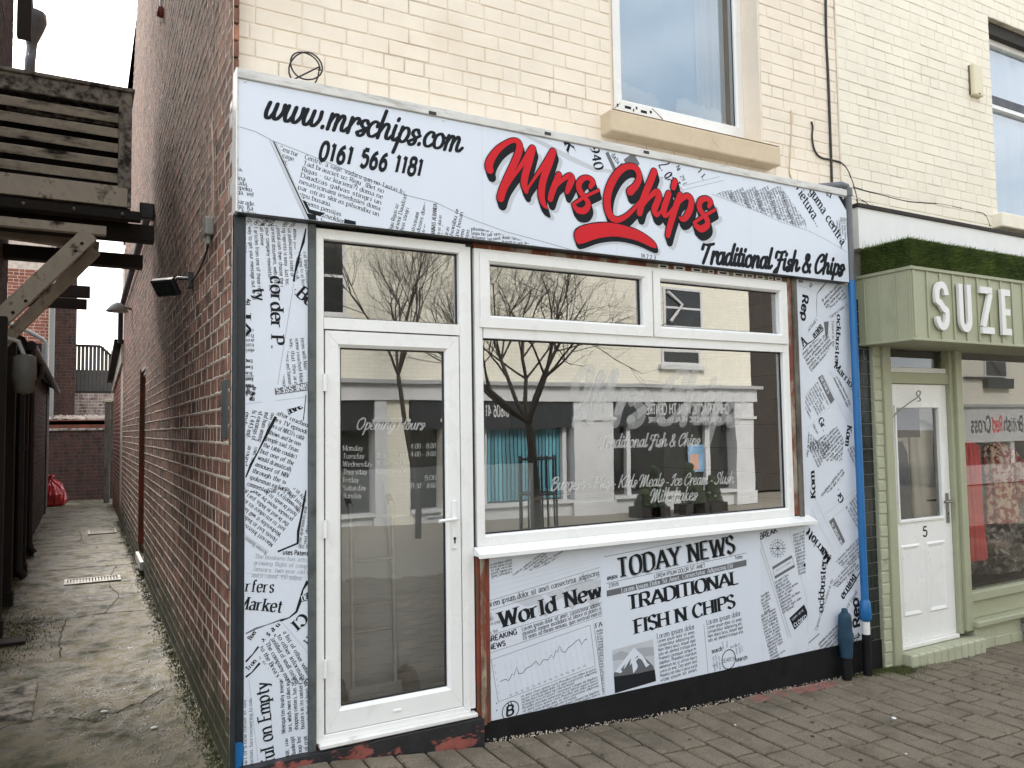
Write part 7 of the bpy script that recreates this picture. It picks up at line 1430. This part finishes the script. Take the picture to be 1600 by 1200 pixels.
# shopfronts below
def col(px0, px1, name='pilaster', mat='opp_white', y=.12):
    x0, x1 = vx(px0, 720)[0], vx(px1, 720)[0]; o = oslab(name, mat, x0, x1, zg, zf0+.018, YO-.3, YO+y); MB().box(x0-.06, x1+.06, YO-.3, YO+y+.05, zf0-.45, zf0-.38).build('capital', M[mat], o); MB().box(x0-.05, x1+.05, YO-.3, YO+y+.05, zg, zg+.35).build('plinth', M[mat], o)
for a, b in ((586, 604), (896, 958), (1150, 1177)): col(a, b)
col(690, 740, mat='opp_cream'); col(604, 640, 'wall_pier', 'opp_cream', .05)
for a, b in ((520, 585), (640, 690), (740, 895), (959, 1149)):
    x0, x1 = vx(a, 720)[0], vx(b, 720)[0]; oslab('shop_sign', 'opp_dark', x0+.02, x1-.02, zf0-.62, zf0+.015, YO-.3, YO+.10); zs = vx(1000, 778)[1]; oslab('stall_riser', 'opp_white', x0+.02, x1-.02, zg, zs, YO-.3, YO+.03); oslab('ledge', 'opp_white', x0, x1, zs+.001, zs+.08, YO-.3, YO+.14); oslab('shop_glass', 'opp_glass', x0+.02, x1-.02, zs+.081, zf0-.621, YO-.25, YO-.2)
def blinds(px0, px1, z0, z1):
    x = vx(px0, 720)[0]; x1 = vx(px1, 720)[0]; mb = MB()
    while x < x1: mb.box(x, x+.075, YO-.195, YO-.185, z0, z1); x += .10
    mb.build('vertical_blind', M['tealblind'], OP)
zs = vx(1000, 778)[1]
blinds(752, 892, zs+.12, zf0-.66)
for a, b in ((985, 991), (1108, 1116), (884, 890), (762, 765)): x0, x1 = vx(a, 720)[0], vx(b, 720)[0]; oslab('glazing_bar', 'opp_white', x0, x1, zs+.08, zf0-.62, YO-.18, YO-.05)
(x0, z1), (x1, z0) = vx(1083, 696), vx(1110, 737); MB().box(x0, x1, YO-.15, YO-.14, z0, z1).build('poster', M['poster'], OP); MB().box(x0+.05, x0+.35, YO-.139, YO-.135, z0+.05, z1-.25).build('poster_figure', M['skin'], OP)
S = Sheet(YO+.1005, 1); S.uv = lambda px, py: (-vx(px, py)[0], vx(px, py)[1])
S.text('opp_white', 'CHIROPRACTIC HEALTH CENTRE', ('sans', .17), (-vx(1138, 650)[0], zf0-.30), (-vx(1008, 650)[0], zf0-.30), .26, h=.002); S.text('opp_white', 'CHIROPRACTIC HEALTH CENTRE', ('sans', .17), (-vx(1126, 650)[0], zf0-.52), (-vx(1010, 650)[0], zf0-.52), .13, h=.002); S.text('opp_white', '01606 41', ('sans', .17), (-vx(794, 640)[0], zf0-.34), (-vx(757, 640)[0], zf0-.34), .26, h=.002)
S.build(OP, {'opp_white': 'sign_lettering'})
# dark brown block added in the gap to darken the reflection, then the charity shop
gx0, gx1 = xR+.02, vx(1480, 600)[0]
BH = thing('opposite_dark_block', 'dark brown brick house set back across the street, mirrored at the window end', 'building', ((gx0+gx1)/2, YO-3, -.5)); MB().box(gx0, gx1, YO-4, YO-2.5, zg, 9).build('wall', M['opp_brown'], BH)
RC = thing('charity_shop', 'cream charity shop across the street, mirrored in the boutique window', 'building', (gx1+5, YO-1, -.5))
zr0, zr1 = vx(1560, 690)[1], vx(1560, 636)[1]; rx1 = gx1+16
MB().box(gx1, rx1, YO-.4, YO, zr1, 8).build('upper_wall', M['opp_cream'], RC); MB().box(gx1, rx1, YO-.3, YO+.15, zr0, zr1-.002).build('sign_board', M['opp_white'], RC); MB().box(gx1, rx1, YO-.3, YO+.25, zr1, zr1+.1).build('cornice', M['opp_grey'], RC); MB().box(gx1, rx1, YO-.5, YO-.3, zg, zr0).build('shop_glass', M['opp_glass'], RC); MB().box(gx1, rx1, YO-.3, YO+.05, zg, .1).build('stall_riser', M['opp_grey'], RC)
for k in range(5): MB().box(gx1+k*3.6, gx1+k*3.6+.25, YO-.3, YO+.08, .1, zr0-.002).build('pilaster', M['opp_white'], RC)
S = Sheet(YO+.1505, 1); a, b = vx(1596, 668)[0], vx(1513, 668)[0]; zt_ = (zr0+zr1)/2-.25; W = a-b
S.text('opp_dark', 'British', SANB, (-a, zt_), (-a+W*.39, zt_), .52, h=.002); S.text('red', 'Red', SANB, (-a+W*.41, zt_), (-a+W*.61, zt_), .52, h=.002); S.text('opp_dark', 'Cross', SANB, (-a+W*.63, zt_), (-b, zt_), .52, h=.002); S.build(RC, {'opp_dark': 'black_lettering', 'red': 'red_lettering'})
(x0, z1), (x1, z0) = vx(1540, 560), vx(1577, 592); mb = MB(); frame4(mb, x0, x1, z0, z1, .1, YO-.04, YO); o = MB().box(x0, x1, YO, YO+.04, z0, z1).build('window', M['opp_white'], RC); MB().box(x0+.1, x1-.1, YO+.041, YO+.05, z0+.1, z1-.1).build('pane', M['opp_glass'], o); MB().box(x0-.1, x1+.1, YO, YO+.2, z0-.35, z0).build('sill', M['opp_dark'], o)
mb = MB(); q = vx(1512, 590); mb.tube([(q[0]-.2, YO+.1, q[1]), (q[0]+2.2, YO+.1, q[1])], .05, 6); mb.tube([(q[0]+.9, YO+.1, q[1]+1.2), (q[0]+2.1, YO+.1, q[1]+.1)], .02, 5); mb.build('sign_bracket', M['darkmetal'], RC)
# trees
def bare_tree(name, label, base, H, r0, seed, fork, spread, cat='tree'):
    t = thing(name, label, cat, base); rt = random.Random(seed); trunk = MB(); crown = MB(); B = Vector(base)
    def grow(p, d, L_, r_, lev):
        pts = [p]; n = 4; dd = d.copy(); rs = [r_]
        for i in range(n):
            dd = (dd+Vector((rt.uniform(-1, 1), rt.uniform(-1, 1), rt.uniform(-.2, .5)))*(.16+.03*lev)).normalized(); pts.append(pts[-1]+dd*L_/n); rs.append(r_*(1-.4*(i+1)/n))
        (trunk if lev < 2 else crown).tube(pts, rs, 7 if lev < 2 else 4 if lev < 4 else 3, False)
        if lev >= 6: return
        nb = {0: 6, 1: 5, 2: 4, 3: 4, 4: 3, 5: 2}[lev]
        for k in range(nb):
            i = rt.randint(2, n) if lev else n; a = rt.uniform(0, 2*PI); ax = dd.orthogonal().normalized(); ax.rotate(Matrix.Rotation(a, 3, dd)); nd = dd.copy(); nd.rotate(Matrix.Rotation(rt.uniform(.25, .75)*spread, 3, ax)); nd.z += .12; nd.normalize()
            grow(pts[i], nd, L_*rt.uniform(.55, .82) if lev else H*.30, rs[i]*(.62 if lev else .6), lev+1)
    grow(B, Vector((0, 0, 1)), fork, r0, 0)
    trunk.build('trunk', M['bark'], t); crown.build('crown', M['bark'], t); return t
a = onY(845, 822, 7.6); bare_tree('bare_tree', 'bare street tree with forked trunk, mirrored in the large shop window', (a.x, -7.6, gz(a.x)-.1), 5.6, .115, 3, 2.2, 1.45)
a = onY(655, 800, 9.2); bare_tree('bare_tree', 'thin bare street tree mirrored in the door and fanlight', (a.x, -9.2, gz(a.x)-.1), 5.6, .065, 12, 3.0, 1.2)
# tree guard
a = onY(845, 822, 7.6); t = thing('tree_guard', 'black metal guard round the mirrored street tree', 'tree guard', (a.x, -7.6, gz(a.x)-.1))
for k in range(8): an = 2*PI*k/8; x, y = a.x+.33*math.cos(an), -7.6+.33*math.sin(an); MB().tube([(x, y, gz(a.x)-.1), (x, y, gz(a.x)+1.45)], .018, 6).build('bar', M['darkmetal'], t)
for z in (.15, .8, 1.4): MB().tube([(a.x+.33*math.cos(2*PI*k/16), -7.6+.33*math.sin(2*PI*k/16), gz(a.x)+z) for k in range(17)], .018, 6, False).build('hoop', M['darkmetal'], t)
# shrubs in planters
for i, (px, h) in enumerate(((1012, .5), (1028, .9), (1082, .95), (1092, .6), (1118, .6))):
    q = onY(px, 800, 10.6); b = (q.x, -10.6, -.5); t = thing('planter_shrub', ['low rounded shrub', 'pointed shrub', 'tall pointed shrub', 'small bushy shrub', 'broad bushy shrub'][i]+' in a trough, mirrored low in the shop window', 'shrub', b, 'planter shrubs across the street'); MB().box(q.x-.3, q.x+.3, -10.85, -10.4, -.5, -.25).build('trough', M['soot'], t, .01); mb = MB(); rs_ = random.Random(i)
    for k in range(500):
        an = rs_.uniform(0, 2*PI); hh = rs_.random(); rr = .24*(1-hh*.75)*rs_.uniform(.6, 1.1); x, y, z = q.x+rr*math.cos(an), -10.6+rr*math.sin(an), -.25+h*hh; s = rs_.uniform(.02, .05); mb.add([(x-s, y, z), (x+s, y+s*.5, z), (x, y-s, z+s*1.6)], [(0, 1, 2)])
    mb.build('foliage', M['shrub'], t)
# ------------------------------------------------------------------ inside the chip shop
fl = tag(MB().box(.16, 4.34, .085, 11.7, -.22, .04).build('shop_floor', M['roomfloor'], None), kind='structure')
bw = tag(MB().box(.16, 4.34, 5.0, 5.1, .04, 2.85).build('inner_back_wall', M['room'], None), kind='structure')
lw_ = tag(MB().box(.151, .20, .10, 5.0, .04, 2.85).build('inner_left_wall', M['room'], None), kind='structure')
rw_ = tag(MB().box(4.22, 4.345, .11, 5.0, .04, 2.85).build('inner_right_wall', M['grout'], None), kind='structure')
ml = bpy.data.meshes.new('wall_tile'); g = MB(); g.box(-.006, .0, -.0975, .0975, -.0975, .0975); ml.from_pydata(g.v, [], g.f); ml.materials.append(M['roomtile'])
for i in range(9):
    for j in range(13): link('wall_tile', ml, rw_, (4.2198, .22+i*.2, .15+j*.2))
# partition that hides the rear and a dark cupboard beside the tiles
t = thing('counter', 'pale serving counter standing inside behind the shop window', 'counter', (2.9, 2.2, .04)); MB().box(1.9, 4.0, 2.0, 2.6, .04, 1.0).build('body', M['ply'], t); MB().box(1.85, 4.05, 1.95, 2.65, 1.001, 1.05).build('top', M['room'], t, .006)
q = onY(1187, 650, 1.0); t = thing('leaning_board', 'tall grey board leaning inside at the tiled end of the shop', 'board', (q.x, 1.0, .04)); mb = MB(); mb.bar((q.x-.02, .95, .05), (q.x+.12, 1.25, 2.5), .32, .03, up=(0, 1, 0)); mb.build('sheet', M['room'], t); mb = MB(); mb.bar((q.x-.20, .93, .05), (q.x-.06, 1.23, 2.5), .04, .04); mb.build('batten', M['ply'], t)
pt_ = tag(MB().box(.205, 1.9, .46, .50, .04, 1.42).build('low_partition', M['ply'], None), 'pale low partition inside behind the door', 'partition')
# sack truck behind the door
HY = .25
def h(px, py): return onY(px, py, HY)
HT = thing('hand_truck', 'grey hand truck with two black wheels behind the door glass', 'hand truck', (h(580, 1025).x, HY, .04))
a, b = h(548, 788), h(549, 1010); c, d = h(613, 784), h(614, 1000); zb = .12; zt_ = a.z
for x0_, x1_ in ((a.x, b.x), (c.x, d.x)):
    mb = MB(); mb.tube([(x0_, HY+.02, zt_), (x0_, HY, zt_-.06), (x1_, HY-.04, zb)], .014, 8); mb.build('rail', M['trolley'], HT); MB().tube([(x0_, HY+.02, zt_-.01), (x0_, HY+.07, zt_+.03)], .018, 8).build('grip', M['rubber'], HT)
for py in (806, 874, 944, 984):
    z = h(580, py).z; MB().tube([(a.x, HY-.01, z), (c.x, HY-.01, z)], .010, 8).build('rung', M['trolley'], HT)
MB().box(a.x-.03, c.x+.03, HY-.055, HY-.045, .05, .26).build('toe_plate', M['trolley'], HT); MB().box(a.x-.02, c.x+.02, HY-.20, HY-.056, .045, .055).build('toe_lip', M['trolley'], HT)
MB().tube([(a.x-.13, HY+.05, .175), (c.x+.13, HY+.05, .175)], .012, 8).build('axle', M['trolley'], HT)
for x_ in (a.x-.07, c.x+.10):
    w_ = MB(); w_.lathe([(.04, -.04), (.085, -.045), (.115, -.035), (.128, 0), (.115, .035), (.085, .045), (.04, .04)], (x_, HY+.05, .175), 24, 'x'); wo = w_.build('wheel', M['rubber'], HT); MB().lathe([(.0, -.03), (.055, -.03), (.055, .03), (.0, .03)], (x_, HY+.05, .175), 16, 'x').build('hub', M['trolley'], wo)
q0, q1 = onY(600, 720, .42), onY(690, 1010, .42); t = thing('white_board', 'large pale board standing behind the hand truck', 'board', (q0.x, .42, .04)); mb = MB(); mb.add([(q0.x+.0, .435, 1.35), (q1.x+.5, .435, 1.35), (q1.x+.5, .40, .05), (q0.x+.10, .40, .05), (q0.x+.0, .445, 1.35), (q1.x+.5, .445, 1.35), (q1.x+.5, .41, .05), (q0.x+.10, .41, .05)], [(3, 2, 1, 0), (4, 5, 6, 7), (0, 1, 5, 4), (2, 3, 7, 6), (1, 2, 6, 5), (3, 0, 4, 7)]); mb.build('sheet', M['ply'], t)
